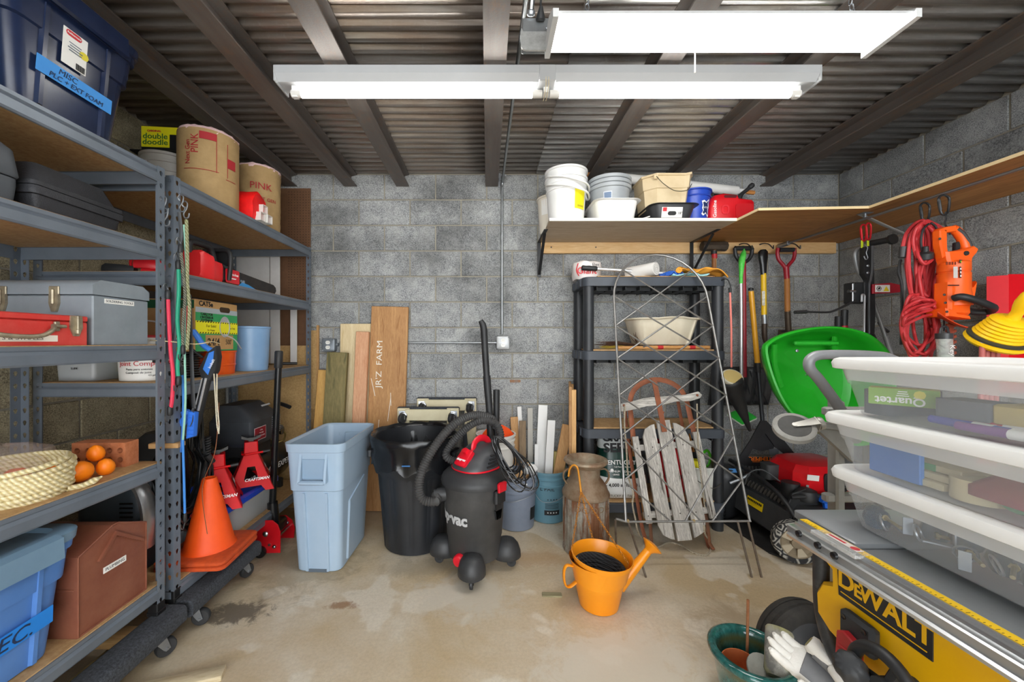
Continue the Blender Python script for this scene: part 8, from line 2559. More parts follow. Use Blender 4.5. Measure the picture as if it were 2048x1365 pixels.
# ================================================ ON THE RIGHT WALL
def carab(px, py, Y, m, label, h=0.085, w=0.045, sx=1.0):
 t = obj0('carabiner', label, 'carabiner', 'carabiners on the rod')
 p = A(px, py, Y)
 b = MB()
 b.tube(spline([p+Vector((x*w*sx, 0.0, z*h)) for x, z in ((0.0, 0.5), (0.42, 0.38), (0.5, 0.1), (0.36, -0.35), (0.1, -0.5), (-0.16, -0.48), (-0.34, -0.3), (-0.5, 0.2), (-0.38, 0.42))], 5, True), 0.0052, 8, closed=True)
 b.done('body', m, t)
 b = MB()
 b.cyl(p+Vector((-0.34*w, -0.001, -0.28*h)), p+Vector((-0.48*w, -0.001, 0.24*h)), 0.006, n=8)
 b.done('gate', m, t)
 return t
carab(1850, 424, 2.045, mat('#2c2e30', '#55575a', 0.3, 0.7), 'black carabiner on the rod above red extension cord', 0.095, 0.05)
carab(1888, 410, 1.95, mat('#2c2e30', '#55575a', 0.3, 0.7), 'black carabiner on the rod above orange hedge trimmer', 0.098, 0.055)
REDA = mat('#c01f28', None, 0.3, 0.5)
carab(1727, 466, 2.36, REDA, 'red carabiner at left on the rod above folding rack', 0.10, 0.035)
carab(1737, 463, 2.355, REDA, 'red carabiner at right on the rod above folding rack', 0.10, 0.03)
t = obj0('key_ring', 'lime green and steel clips between red carabiners and black rack', 'clip')
for px in (1724, 1736):
 p = A(px, 488, 2.36)
 MB().loft([rrect(0.012, 0.006, 0.002, 2, z=z) for z in (-0.025, 0.02)], M=T(*p)).done('clip', mat('#c8dc2a', None, 0.4), t)
p = A(1731, 506, 2.345)
MB().tube(spline([p+Vector((-0.006, 0, 0.05)), p+Vector((0.012, 0, 0.03)), p+Vector((0.004, 0, 0.0)), p+Vector((0.013, 0, -0.03)), p+Vector((0.0, 0, -0.04)), p+Vector((-0.01, 0, -0.02))], 5), 0.003, 6).done('snap', ZINC, t)
t = obj0('folding_rack', 'black folding hitch rack with red strap arm hanging in corner', 'rack')
YR = 2.36
b = MB()
b.prism([(p.x, p.z) for p in (A(q[0], q[1], YR) for q in ((1724, 495), (1741, 492), (1744, 560), (1746, 620), (1744, 668), (1736, 670), (1733, 600), (1731, 560), (1723, 548)))], -0.016, 0.016, M=T(0, YR, 0) @ rot(PI/2, 0, 0), b=0.003)
b.done('main_bar', BLACK, t, smooth=20)
b = MB()
b.tube(spline([A(1745, 492, 2.33), A(1744, 540, 2.33), A(1741, 560, 2.33), A(1738, 580, 2.33), A(1738, 668, 2.33)]), 0.006, 8)
b.done('edge_bar', mat('#6a6d70', None, 0.3, 0.7), t)
b = MB()
b.tube(spline([A(1728, 666, 2.32), A(1729, 600, 2.32), A(1729, 592, 2.32), A(1724, 590, 2.32), A(1723, 604, 2.32)]), 0.0055, 8)
b.done('pull_pin', mat('#c4c6c8', None, 0.3, 0.7), t)
b = MB()
for px, py in ((1735, 532), (1735, 546)):
 b.lathe([(0.008, 0), (0.008, 0.004), (0.004, 0.007)], 10, M=frame('-y', tuple(A(px, py, 2.34))))
b.done('bolt_pair', ZINC, t)
for px, py in ((1747, 498), (1746, 598), (1745, 625), (1746, 644)):
 MB().cyl(A(px-3, py, 2.35), A(px+5, py, 2.35), 0.0045, n=8).done('stud', ZINC, t)
b = MB()
b.tube(spline([A(1736, 498, 2.40), A(1716, 499, 2.42), A(1710, 512, 2.42), A(1716, 540, 2.42), A(1728, 566, 2.40), A(1732, 580, 2.39)]), 0.0125, 10)
b.tube([A(1745, 600, 2.38), A(1766, 660, 2.40), A(1772, 678, 2.40)], 0.010, 10)
b.tube([A(1770, 672, 2.40), A(1788, 726, 2.42)], 0.013, 10)
b.done('grey_tube', mat('#8d8f91', None, 0.4, 0.4), t)
b = MB()
b.cyl(A(1742, 487, 2.40), A(1784, 479, 2.30), 0.018, n=14)
b.lathe([(0.02, 0), (0.03, 0.003), (0.03, 0.018), (0.02, 0.021)], 18, M=aim(A(1781, 480, 2.31), A(1792, 477, 2.28)))
b.done('top_arm', BLACK, t)
b = MB()
b.box((0, 0, 0), (0.105, 0.07, 0.125), 0.004, M=T(*A(1714, 587, 2.37)))
b.box((0.0, -0.04, 0.0), (0.006, 0.02, 0.125), 0.001, M=T(*A(1714, 587, 2.37)))
b.done('clamp_block', BLACK, t)
MB().cyl(A(1697, 583, 2.33), A(1709, 583, 2.33), 0.011, n=10).cyl(A(1705, 568, 2.325), A(1705, 604, 2.325), 0.004, n=8).done('clamp_screw', CHROME, t)
b = MB()
b.tube(spline([A(1712, 600, 2.34), A(1690, 612, 2.30), A(1668, 622, 2.26), A(1652, 625, 2.24), A(1612, 624, 2.22)], 5), 0.009, 8, flat=0.006)
b.cyl(A(1612, 624, 2.22), A(1590, 625, 2.21), 0.0115, 0.010, n=10)
b.done('lever', BLACK, t)
ra = MB()
ra.prism([(p.x, p.z) for p in (A(q[0], q[1], 2.33) for q in ((1744, 569), (1780, 566), (1798, 570), (1802, 580), (1798, 585), (1780, 587), (1744, 588)))], -0.006, 0.006, M=T(0, 2.33, 0) @ rot(PI/2, 0, 0), b=0.002)
ra.done('red_arm', mat('#a8172a', '#981222', 0.35), t, smooth=20)
wl2 = plate('white_sticker', 0.088, 0.043, LABELW, t, frame('-y', tuple(A(1765, 577.5, 2.3230))))
tri = MB()
pc = A(1772.5, 578, 2.3220)
tri.prism([(-0.017, -0.014), (0.017, -0.014), (0, 0.016)], 0, 0.0008, M=frame('-y', tuple(pc)))
tri.done('warning_triangle', mat('#f0d414', None, 0.5), wl2)
MB().torus(0.013, 0.0016, 18, 5, M=frame('-y', tuple(A(1758, 577.5, 2.3220)))).done('round_symbol', INK, wl2)
MB().prism([(-0.004, -0.008), (0.008, -0.002), (0.004, 0.010), (-0.006, 0.004)], 0, 0.0008, M=frame('-y', tuple(A(1758, 577.5, 2.3220)))).done('hand_symbol', INK, wl2)
b = MB()
for q in ([A(1737, 660, 2.38), A(1712, 672, 2.42), A(1700, 678, 2.46)], [A(1742, 662, 2.38), A(1756, 690, 2.40), A(1768, 708, 2.42)], [A(1758, 645, 2.42), A(1764, 655, 2.43), A(1776, 664, 2.44)]):
 b.tube(q, 0.009, 8)
b.done('folded_arms', BLACK, t)
# ---- red extension cord
RCORD = mat('#c9363b', '#b52e33', 0.5)
t = obj0('extension_lead', 'big tangled hank of red extension cord hanging from the rod', 'cord')
YC = 2.04
def loop(pts, Y, r=0.0072):
 P = [A(px, py, Y+R.uniform(-0.03, 0.03)) for px, py in pts]
 MB().tube(spline(P, 5, True), r, 8, closed=True).done('cord_loop', RCORD, t)
for k in range(9):
 x0 = 1828+k*4.2
 w = 10+k % 4*5
 yb = 600+R.uniform(-14, 26)
 loop([(1850+R.uniform(-6, 6), 441+R.uniform(0, 6)), (x0+w*0.9+8, 462), (x0+w+R.uniform(-3, 4), 510), (x0+w*0.6+R.uniform(-4, 4), 560), (x0+R.uniform(-5, 5), yb), (x0-w*0.8+R.uniform(-4, 4), 560), (x0-w+R.uniform(-4, 3), 505), (x0-w*0.7+4, 462)], YC)
for k in range(4):
 loop([(1848, 447), (1872-k*5, 470), (1876-k*6, 500), (1862-k*4, 522), (1846+k*2, 528), (1832+k*4, 510), (1826+k*6, 480), (1834+k*3, 455)], YC-0.05)
for k in range(10):
 cx, cy = 1836+R.uniform(-14, 20), 655+R.uniform(-16, 16)
 w, h = R.uniform(18, 34), R.uniform(42, 62)
 a = R.uniform(-0.25, 0.25)
 loop([(cx+w*math.cos(q)*math.cos(a)-h*math.sin(q)*math.sin(a)+R.uniform(-3, 3), cy+h*math.sin(q)*math.cos(a)+w*math.cos(q)*math.sin(a)) for q in [2*PI*i/10 for i in range(10)]], YC-0.02)
for k in range(3):
 cy = 606+k*9
 loop([(1858, cy-6), (1836, cy-4+k*2), (1812, cy+10), (1806, cy+28), (1822, cy+20), (1845, cy+10), (1866, cy+4), (1868, cy-2)], YC-0.075)
b = MB()
b.tube(spline([A(q[0], q[1], YC-0.06) for q in ((1858, 448), (1846, 460), (1842, 485), (1846, 510))]), 0.005, 8)
b.tube(spline([A(q[0], q[1], YC-0.06) for q in ((1862, 446), (1870, 452), (1874, 460))]), 0.005, 8)
b.done('black_tail', BLACK, t)
pp = A(1850, 513, YC-0.065)
b = MB()
b.lathe([(0.010, 0.05), (0.014, 0.025), (0.030, 0.016), (0.031, -0.012), (0.026, -0.016)], 18, M=T(*pp) @ rot(0.25, -0.2, 0))
b.done('plug', BLACK, t)
pp = A(1806, 508, YC)
b = MB()
b.cyl(pp+Vector((0.004, 0, 0.035)), pp+Vector((-0.004, 0, -0.02)), 0.018, 0.015, n=14)
b.done('socket_end', mat('#3c3b3d', None, 0.35), t)
MB().tube(spline([A(1804, 505, YC), A(1812, 470, YC), A(1830, 448, YC), A(1846, 441, YC)]), 0.0088, 8).done('cord_loop', RCORD, t)
t = obj0('hanging_cable', 'black cable and grey tube hanging behind the red cord', 'cable')
MB().tube(spline([A(1801, 520, 2.08), A(1797, 545, 2.08), A(1803, 570, 2.08), A(1804, 620, 2.08), A(1802, 690, 2.08)]), 0.006, 8).done('cable', BLACK, t)
MB().tube(spline([A(1806, 530, 2.1), A(1810, 600, 2.1), A(1816, 680, 2.1), A(1818, 716, 2.1)]), 0.007, 8).done('tube', mat('#a5a7a9', None, 0.35, 0.5), t)
# ---- orange hedge trimmer
ORT = mat('#fb6518', '#ef5a10', 0.38, scale=4)
t = obj0('hedge_trimmer', 'orange electric hedge trimmer with black loop handle hanging nose down', 'hedge trimmer')
YG = 1.95
FM = T(0, YG, 0) @ rot(PI/2, 0, 0)
P2 = lambda L: [(p.x, p.z) for p in (A(q[0], q[1], YG) for q in L)]
def slab(name, pts, z0, z1, m, b_=0.006):
 return MB().prism(P2(pts), z0, z1, M=FM, b=b_).done(name, m, t, smooth=30)
slab('handle_front', [(1872, 462), (1884, 460), (1886, 500), (1888, 514), (1878, 518), (1872, 490)], -0.02, 0.02, ORT)
slab('handle_top', [(1872, 460), (1880, 456), (1904, 453), (1908, 460), (1905, 465), (1884, 468)], -0.02, 0.02, ORT)
b = MB()
b.tube(spline([A(q[0], q[1], YG) for q in ((1904, 458), (1914, 464), (1925, 480), (1932, 500), (1934, 508))]), 0.021, 12)
b.done('rear_handle', ORT, t)
b = MB()
b.tube(spline([A(q[0], q[1], YG-0.004) for q in ((1909, 459), (1920, 468), (1931, 484), (1936, 497))]), 0.019, 12, flat=0.014)
b.done('soft_grip', mat('#3f3f41', None, 0.7), t)
slab('trigger', [(1908, 486), (1915, 484), (1918, 494), (1914, 504), (1908, 502)], -0.009, 0.009, BLACK, 0.003)
slab('upper_body', [(1880, 506), (1896, 504), (1914, 500), (1936, 494), (1944, 500), (1941, 508), (1932, 520), (1930, 530), (1886, 532), (1882, 520)], -0.032, 0.032, ORT, 0.010)
b = MB()
a_, c_ = A(1907, 524, YG), A(1908, 612, YG)
L = (c_-a_).length
b.lathe([(0.050, 0), (0.058, 0.008), (0.058, 0.05), (0.055, 0.052), (0.055, 0.058), (0.058, 0.06), (0.057, 0.150), (0.060, 0.16), (0.062, L)], 28, M=aim(a_, c_))
b.done('motor_barrel', ORT, t)
slab('lower_body', [(1882, 566), (1886, 574), (1930, 574), (1937, 564), (1935, 588), (1931, 605), (1922, 620), (1922, 632), (1882, 630), (1881, 600)], -0.040, 0.040, ORT, 0.012)
slab('skirt', [(1873, 618), (1882, 620), (1890, 630), (1920, 634), (1922, 640), (1874, 634)], -0.055, 0.045, ORT, 0.008)
g = MB()
g.grid(lambda u, v: A(1876+u*86, 632+u*26+8*math.sin(u*PI), YG-0.075+0.14*v)+Vector((0, 0, 0.02*(2*v-1)**2*(1-u))), 12, 6)
g = g.done('blade_guard', mat('#d8441a', None, 0.4), t, smooth=60)
m = g.modifiers.new('thick', 'SOLIDIFY')
m.thickness = 0.004
b = MB()
b.tube(spline([A(1908, 597, YG-0.058), A(1925, 594, YG-0.085), A(1955, 602, YG-0.10), A(1980, 612, YG-0.10), A(1987, 617, YG-0.06), A(1980, 623, YG+0.0), A(1955, 625, YG+0.03), A(1925, 620, YG+0.045)], 5), 0.0165, 12)
b.done('loop_handle', BLACK, t)
b = MB()
b.prism(P2([(1897, 640), (1906, 640), (1907, 724), (1899, 724)]), -0.003, 0.003, M=FM)
for k in range(7):
 for s in (-1, 1):
  b.prism(P2([(1902, 652+k*11), (1902+s*9, 648+k*11), (1902+s*10, 653+k*11), (1902, 657+k*11)]), -0.004, 0.004, M=FM)
b.done('blade', mat('#b0543a', '#8f4a38', 0.45, 0.4), t, smooth=0)
pl = plate('rating_plate', 0.020, 0.055, mat('#c9c4c0', None, 0.5), t, frame('-y', tuple(A(1911, 545, YG-0.0605))))
plate('warning_plate', 0.018, 0.055, mat('#2f2d2c', None, 0.5), t, frame('-y', tuple(A(1921.5, 545, YG-0.053))) @ rot(0, 0.35, 0))
for k in range(3):
 plate('white_symbol', 0.011, 0.009, INKW, t, frame('-y', tuple(A(1921.5, 538+k*7, YG-0.0545))) @ rot(0, 0.35, 0))
plate('green_badge', 0.028, 0.017, mat('#2a2c28', None, 0.5), t, frame('-y', tuple(A(1922, 523.5, YG-0.052))) @ rot(0, 0.35, 0))
plate('green_dot', 0.010, 0.010, mat('#9bd32a', None, 0.5), t, frame('-y', tuple(A(1922, 523.5, YG-0.0535))) @ rot(0, 0.35, 0), r=0.004)
for k in range(4):
 plate('vent_slot', 0.008, 0.014, mat('#7d2c08', None, 0.7), t, frame('-y', tuple(A(1894+k*5.5, 527, YG-0.0595))) @ rot(0, -0.2+0.1*k, 0))
plate('vent_slot', 0.055, 0.006, mat('#4a1c08', None, 0.7), t, frame('-y', tuple(A(1907, 571, YG-0.0605))))
MB().lathe([(0.012, 0), (0.010, 0.006), (0.003, 0.008)], 12, M=frame('-y', tuple(A(1932, 507, YG-0.032)))).done('black_knob', BLACK, t)
for px, py in ((1879, 478), (1888, 590), (1890, 606), (1893, 624)):
 MB().lathe([(0.006, 0), (0.006, 0.003), (0.003, 0.004)], 10, M=frame('-y', tuple(A(px, py, YG-0.058 if py > 500 else YG-0.020)))).done('screw', mat('#5a5653', None, 0.4, 0.6), t)
MB().tube(spline([A(1891, 424, YG), A(1892, 436, YG), A(1890, 448, YG), A(1896, 458, YG), A(1900, 470, YG)]), 0.0035, 6).done('hanging_tie', BLACK, t)
t = obj0('clear_tube', 'clear plastic tube with green contents marked Key behind bins', 'tube')
a_, c_ = A(1888, 676, 1.93), A(1893, 735, 1.93)
MB().cyl(a_, c_, 0.029, n=22).done('tube', film('#d5dbd6', 0.45, 0.12), t)
MB().cyl(a_.lerp(c_, 0.62), c_, 0.024, n=16).done('green_filling', mat('#4f9a58', None, 0.6), t)
b = MB()
b.cyl(a_+Vector((0, 0, -0.006)), a_+Vector((0, 0, 0.022)), 0.031, n=20)
b.tube(spline([a_+Vector((-0.02, 0, 0.02)), a_+Vector((-0.012, 0, 0.05)), a_+Vector((0.012, 0, 0.055)), a_+Vector((0.024, 0, 0.02))]), 0.005, 6)
b.done('cap', mat('#3a3c3e', None, 0.4), t)
text('Key', 0.035, INKW, t, frame('-y', tuple(a_.lerp(c_, 0.42)+Vector((0, -0.0305, 0)))) @ rot(0, 0, -PI/2))
MB().cyl(A(1888, 662, 1.94), Vector((a_.x, 2.02, 2.0))*0+A(1888, 640, 1.96), 0.003, n=6).done('hanging_cord', BLACK, t)
# ---- red sheet metal bracket, plunger, rods
t = thing('red_metal_panel', 'bright red sheet steel panel with folded edge at right', 'panel', (0, 0, 0))
REDS = mat('#d8121f', '#cc0d19', 0.45, Specular_IOR_Level=0.2)
x0, x1 = A(2015, 600, 1.99).x, A(2015, 600, 1.99).x+0.24
z0, z1 = 1.05, 1.655
b = MB()
b.prism([(x0, 1.985), (x1, 1.965), (x1, 1.969), (x0, 1.989)], z0, z1)
b.done('face_sheet', REDS, t, smooth=0)
b = MB()
b.prism([(x0, 1.985), (x0, 1.989), (x0-0.05, 2.035), (x0-0.053, 2.032)], z0, z1-0.004)
b.done('folded_edge', REDS, t, smooth=0)
MB().prism([(x1-0.03, 1.972), (XR-0.002, 2.05), (XR-0.002, 2.056), (x1-0.03, 1.978)], 1.45, 1.50).done('wall_tab', REDS, t, smooth=0)
for px, py, r in ((2040, 602, 0.011), (2041, 640, 0.011)):
 MB().lathe([(r, 0), (r, 0.012), (r*0.5, 0.02)], 10, M=frame('-y', tuple(A(px, py, 1.984)))).done('bolt', CHROME, t)
MB().lathe([(0.010, 0), (0.010, 0.001)], 16, M=frame('-y', tuple(A(2042, 563, 1.9835)))).done('slot_hole', mat('#d8b6b2', None, 0.6), t)
YEL = mat('#f4c414', '#ecb90e', 0.35)
t = thing('plunger', 'yellow ribbed bellows plunger with knobbed handle tilted over red rods', 'plunger', (0, 0, 0))
YP = 1.50
c0, c1 = A(1989, 684, YP), A(2047, 610, 1.41)
ax = (c1-c0).normalized()
M = aim(c0, c1)
b = MB()
pr = [(0.03, 0.0), (0.078, -0.006), (0.086, 0.004), (0.084, 0.014), (0.074, 0.018)]
b.lathe(pr, 36, M=M)
b.done('flange', YEL, t)
b = MB()
b.lathe([(0.076, 0.014), (0.083, 0.018), (0.083, 0.024), (0.074, 0.028)], 36, M=M)
b.done('black_ring', mat('#3a3931', None, 0.4), t)
b = MB()
pr = [(0.070, 0.024)]
for k in range(6):
 r = 0.071-k*0.0038
 pr += [(r, 0.028+k*0.0125), (r+0.002, 0.032+k*0.0125), (r-0.005, 0.038+k*0.0125)]
pr += [(0.040, 0.104), (0.018, 0.106)]
b.lathe(pr, 36, M=M)
b.done('bellows', YEL, t)
b = MB()
b.lathe([(0.020, 0.098), (0.017, 0.115), (0.016, 0.13), (0.022, 0.15), (0.025, 0.17), (0.023, 0.20), (0.016, 0.22)], 22, M=M)
b.done('handle', YEL, t)
t = thing('red_rods', 'four dull red rods with grey tips under the yellow plunger', 'rods', (0, 0, 0))
for k, px in enumerate((1965, 1974, 1984.5, 1995)):
 a_, c_ = A(px, 683+2*k, YP-0.02+0.01*k), A(px-4, 760, YP-0.02+0.01*k)
 c_.z = 0.005 if False else c_.z
 MB().cyl(a_.lerp(c_, 0.11), Vector((c_.x-0.004, c_.y+0.02, 0.002)), 0.0082, n=10).done('rod', mat('#b5605a', '#a5534e', 0.6), t)
 MB().cyl(a_, a_.lerp(c_, 0.13), 0.0085, n=10).done('grey_tip', mat('#a9a7a2', None, 0.5), t)
# ================================================ FOREGROUND: TABLE SAW, BINS, POT
ALU = mat('#c9cbcc', '#b9bbbd', 0.28, 0.85, scale=4)
GRT = mat('#7f8285', '#76797c', 0.42, 0.35, scale=6)
YSAW = mat('#f2b90c', '#e8ae08', 0.4, scale=3)
DKP = mat('#26282b', '#37393c', 0.6, scale=12)
t = thing('table_saw', 'yellow jobsite table saw with grey top and aluminium fence rail', 'table saw', (0, 0, 0))
ZT = 0.82
MB().box((1.16, 0.555, ZT-0.024), (0.53, 0.775, 0.024), 0.004).done('table_top', GRT, t)
MB().box((1.16, 1.042, ZT-0.012), (0.53, 0.190, 0.024), 0.003).done('extension_table', mat('#8b8e91', '#818487', 0.4, 0.3, scale=6), t)
b = MB()
prof = [(0.838, ZT-0.040), (0.838, ZT-0.022), (0.842, ZT-0.019), (0.858, ZT-0.019), (0.860, ZT-0.013), (0.868, ZT-0.013), (0.868, ZT-0.006), (0.893, ZT-0.006), (0.893, ZT-0.040)]
b.loft([[Vector((x, y, z)) for x, z in prof] for y in (0.16, 1.088)])
b.done('fence_rail', ALU, t, smooth=15)
b = MB()
prof2 = [(0.831, ZT-0.050), (0.829, ZT-0.042), (0.834, ZT-0.038), (0.852, ZT-0.038), (0.852, ZT-0.050)]
b.loft([[Vector((x, y, z)) for x, z in prof2] for y in (0.16, 1.080)])
b.done('rail_skirt', ALU, t, smooth=15)
rl = MB().box((0.8805, 0.622, ZT-0.0052), (0.018, 0.925, 0.0012)).done('ruler_tape', mat('#f0c51c', '#e6ba14', 0.45), t, smooth=0)
b = MB()
for k in range(110):
 b.box((0.8745 if k % 5 else 0.8765, 0.17+k*0.0083, ZT-0.0044), (0.004 if k % 5 else 0.008, 0.0009, 0.0004))
b.done('ruler_marks', INK, rl, smooth=0, kind='stuff')
MB().box((0.862, 0.150, ZT-0.03), (0.07, 0.02, 0.05), 0.005).done('rail_end_cap', BLACK, t)
# yellow housing
hx = 0.868
b = MB()
out = [(1.035, 0.765), (0.15, 0.765), (0.15, 0.38), (0.60, 0.40), (0.80, 0.455), (0.93, 0.545), (1.01, 0.565), (1.045, 0.59), (1.048, 0.64), (1.03, 0.675), (1.000, 0.690), (1.000, 0.735), (1.03, 0.75)]
b.prism([(-y, z) for y, z in out], -0.36, 0.0, M=frame('-x', (hx+0.012, 0, 0)), b=0.010)
b.done('housing', YSAW, t, smooth=25)
b = MB()
b.prism([(-y, z) for y, z in ((0.93, 0.62), (0.30, 0.585), (0.30, 0.43), (0.62, 0.44), (0.80, 0.49), (0.90, 0.56))], 0.0, 0.014, M=frame('-x', (hx+0.012, 0, 0)), b=0.007)
b.done('raised_panel', YSAW, t, smooth=25)
lbp = MB()
lbp.prism([(-0.977, 0.762), (-0.767, 0.762), (-0.767, 0.678), (-0.972, 0.678)], 0, 0.0025, M=frame('-x', (hx+0.0118, 0, 0)))
lbp = lbp.done('black_badge', mat('#26272a', None, 0.5), t, smooth=0)
YLT = mat('#f0b80e', None, 0.5)
fx = hx+0.0088
text('D', 0.060, YLT, lbp, frame('-x', (fx, 0.952, 0.722)), bold=0.0014)
text('E', 0.042, YLT, lbp, frame('-x', (fx, 0.9215, 0.7165)), bold=0.0010)
text('WALT', 0.060, YLT, lbp, frame('-x', (fx, 0.8420, 0.722)), bold=0.0014, sx=0.92)
plate('yellow_rule', 0.19, 0.0022, YLT, lbp, frame('-x', (fx, 0.871, 0.690)))
b = MB()
b.box((hx-0.003, 0.905, 0.632), (0.026, 0.085, 0.070), 0.008)
b.done('switch_plate', DKP, t)
for y in (0.93, 0.88):
 MB().lathe([(0.006, 0), (0.006, 0.002), (0.003, 0.001)], 10, M=frame('-x', (hx-0.0165, y, 0.652))).done('screw', BLACKG, t)
b = MB()
b.prism([(-0.026, 0.030), (-0.010, 0.040), (0.026, 0.030), (0.026, -0.040), (-0.030, -0.040)], 0, 0.018, M=frame('-x', (hx-0.016, 0.905, 0.590)), b=0.003)
b.done('stop_paddle', mat('#c02a30', '#b02228', 0.4), t)
for k in range(4):
 MB().box((hx-0.0345, 0.903, 0.562+k*0.010), (0.003, 0.05, 0.004), 0.001).done('paddle_rib', mat('#c02a30', '#b02228', 0.4), t)
# hand wheel and knob
cw = Vector((0.815, 0.800, 0.600))
b = MB()
b.torus(0.066, 0.0125, 36, 10, M=T(*cw) @ rot(0, PI/2, 0))
b.done('hand_wheel', BLACK, t)
for k in range(3):
 b = MB(T(*cw) @ rot(k*2*PI/3+0.4, 0, 0))
 b.box((0.006, 0, 0.033), (0.010, 0.022, 0.066), 0.004)
 b.done('wheel_spoke', DKP, t)
MB().cyl(cw+Vector((-0.012, 0, 0)), cw+Vector((0.09, 0, 0)), 0.018, n=16).done('wheel_hub', DKP, t)
kb = Vector((0.81, 0.855, 0.575))
b = MB()
b.loft([[Vector(((r*0.86+(0.0014*math.cos(8*a) if 1 <= i <= 3 else 0))*math.cos(a), (r*0.86+(0.0014*math.cos(8*a) if 1 <= i <= 3 else 0))*math.sin(a), z)) for a in [2*PI*q/40 for q in range(40)]] for i, (r, z) in enumerate(((0.020, 0), (0.031, 0.006), (0.034, 0.035), (0.032, 0.055), (0.024, 0.064), (0.01, 0.067)))], M=T(*kb) @ rot(0, -0.75, 0.5))
b.done('lock_knob', DKP, t)
MB().cyl(kb, Vector((0.90, 0.86, 0.50)), 0.012, n=12).done('lever_arm', DKP, t)
# clear guide plate on the rail
b = MB()
b.loft([rrect(0.042, 0.125, 0.004, 2, cx=0.868, cy=0.96, z=ZT+z) for z in (-0.012, -0.004)])
b.done('clear_guide', film('#e9e9e6', 0.28, 0.08), t)
pl = MB().box((0.874, 0.955, ZT-0.0028), (0.018, 0.085, 0.0008)).done('warning_strip', mat('#d9cfcb', None, 0.5), t, smooth=0)
MB().box((0.874, 0.972, ZT-0.0022), (0.006, 0.045, 0.0006)).done('red_bar', mat('#c22a34', None, 0.5), pl, smooth=0)
MB().lathe([(0.009, 0), (0.009, 0.0006)], 18, M=T(0.874, 0.925, ZT-0.0024)).done('red_disc', mat('#c83a42', None, 0.5), pl, smooth=0)
for y in (0.985, 0.938, 1.045):
 MB().lathe([(0.006, 0), (0.009, 0.003), (0.008, 0.010), (0.003, 0.012)], 12, M=frame('-x', (0.842, y, ZT-0.026))).done('rail_knob', BLACKG, t)
# tubular stand
b = MB()
b.tube(spline([(0.905, 1.055, 0.79), (0.905, 1.055, 0.66), (0.905, 1.05, 0.58), (0.902, 1.02, 0.515), (0.90, 0.96, 0.47), (0.90, 0.86, 0.445), (0.90, 0.30, 0.44)], 6), 0.0185, 14)
b.done('tube_frame', mat('#2d2f32', '#55575a', 0.45, scale=18, lo=0.5, hi=0.8), t)
b = MB()
b.tube(spline([(1.38, 1.055, 0.79), (1.38, 1.05, 0.58), (1.38, 0.96, 0.47), (1.38, 0.30, 0.44)], 6), 0.0185, 14)
b.done('tube_frame', mat('#2d2f32', '#55575a', 0.45, scale=18, lo=0.5, hi=0.8), t)
for x in (0.92, 1.36):
 for y0, y1 in ((0.98, 1.16), (0.35, 0.22)):
  b = MB()
  b.cyl((x, y0, 0.45), (x, y1, 0.02), 0.016, n=12)
  b.cyl((x, y1, 0.0), (x, y1, 0.04), 0.022, n=12)
  b.done('stand_leg', mat('#8b8d8c', '#7c7e7d', 0.4, 0.5), t)
wm = T(1.195, 1.50, 0.155) @ rot(0, 0, 0.12) @ rot(PI/2, 0, 0)
b = MB()
pr = [(0.10, -0.045), (0.132, -0.045), (0.147, -0.038), (0.154, -0.024), (0.1555, -0.012), (0.152, -0.010), (0.152, -0.006), (0.1555, -0.004), (0.1555, 0.012), (0.152, 0.014), (0.152, 0.018), (0.154, 0.024), (0.147, 0.038), (0.132, 0.045), (0.10, 0.045)]
b.lathe(pr, 44, M=wm, cap0=False, cap1=False)
b.done('tyre', mat('#2b2a29', '#3d3a36', 0.75, scale=24), t)
b = MB()
b.lathe([(0.104, 0.044), (0.100, 0.030), (0.03, 0.024), (0.028, 0.040), (0.004, 0.040), (0.004, -0.02), (0.104, -0.03)], 40, M=wm)
b.done('wheel_hub', mat('#4b4c4f', None, 0.5), t)
for k in range(5):
 b = MB(wm @ rot(0, 0, k*2*PI/5+0.3))
 b.prism([(0.030, -0.016), (0.098, -0.034), (0.098, 0.034), (0.030, 0.016)], 0.026, 0.036)
 b.done('wheel_spoke', mat('#77797b', None, 0.5), t)
MB().cyl((1.195, 1.46, 0.155), (1.30, 0.95, 0.44), 0.016, n=12).done('wheel_strut', mat('#8b8d8c', None, 0.4, 0.5), t)
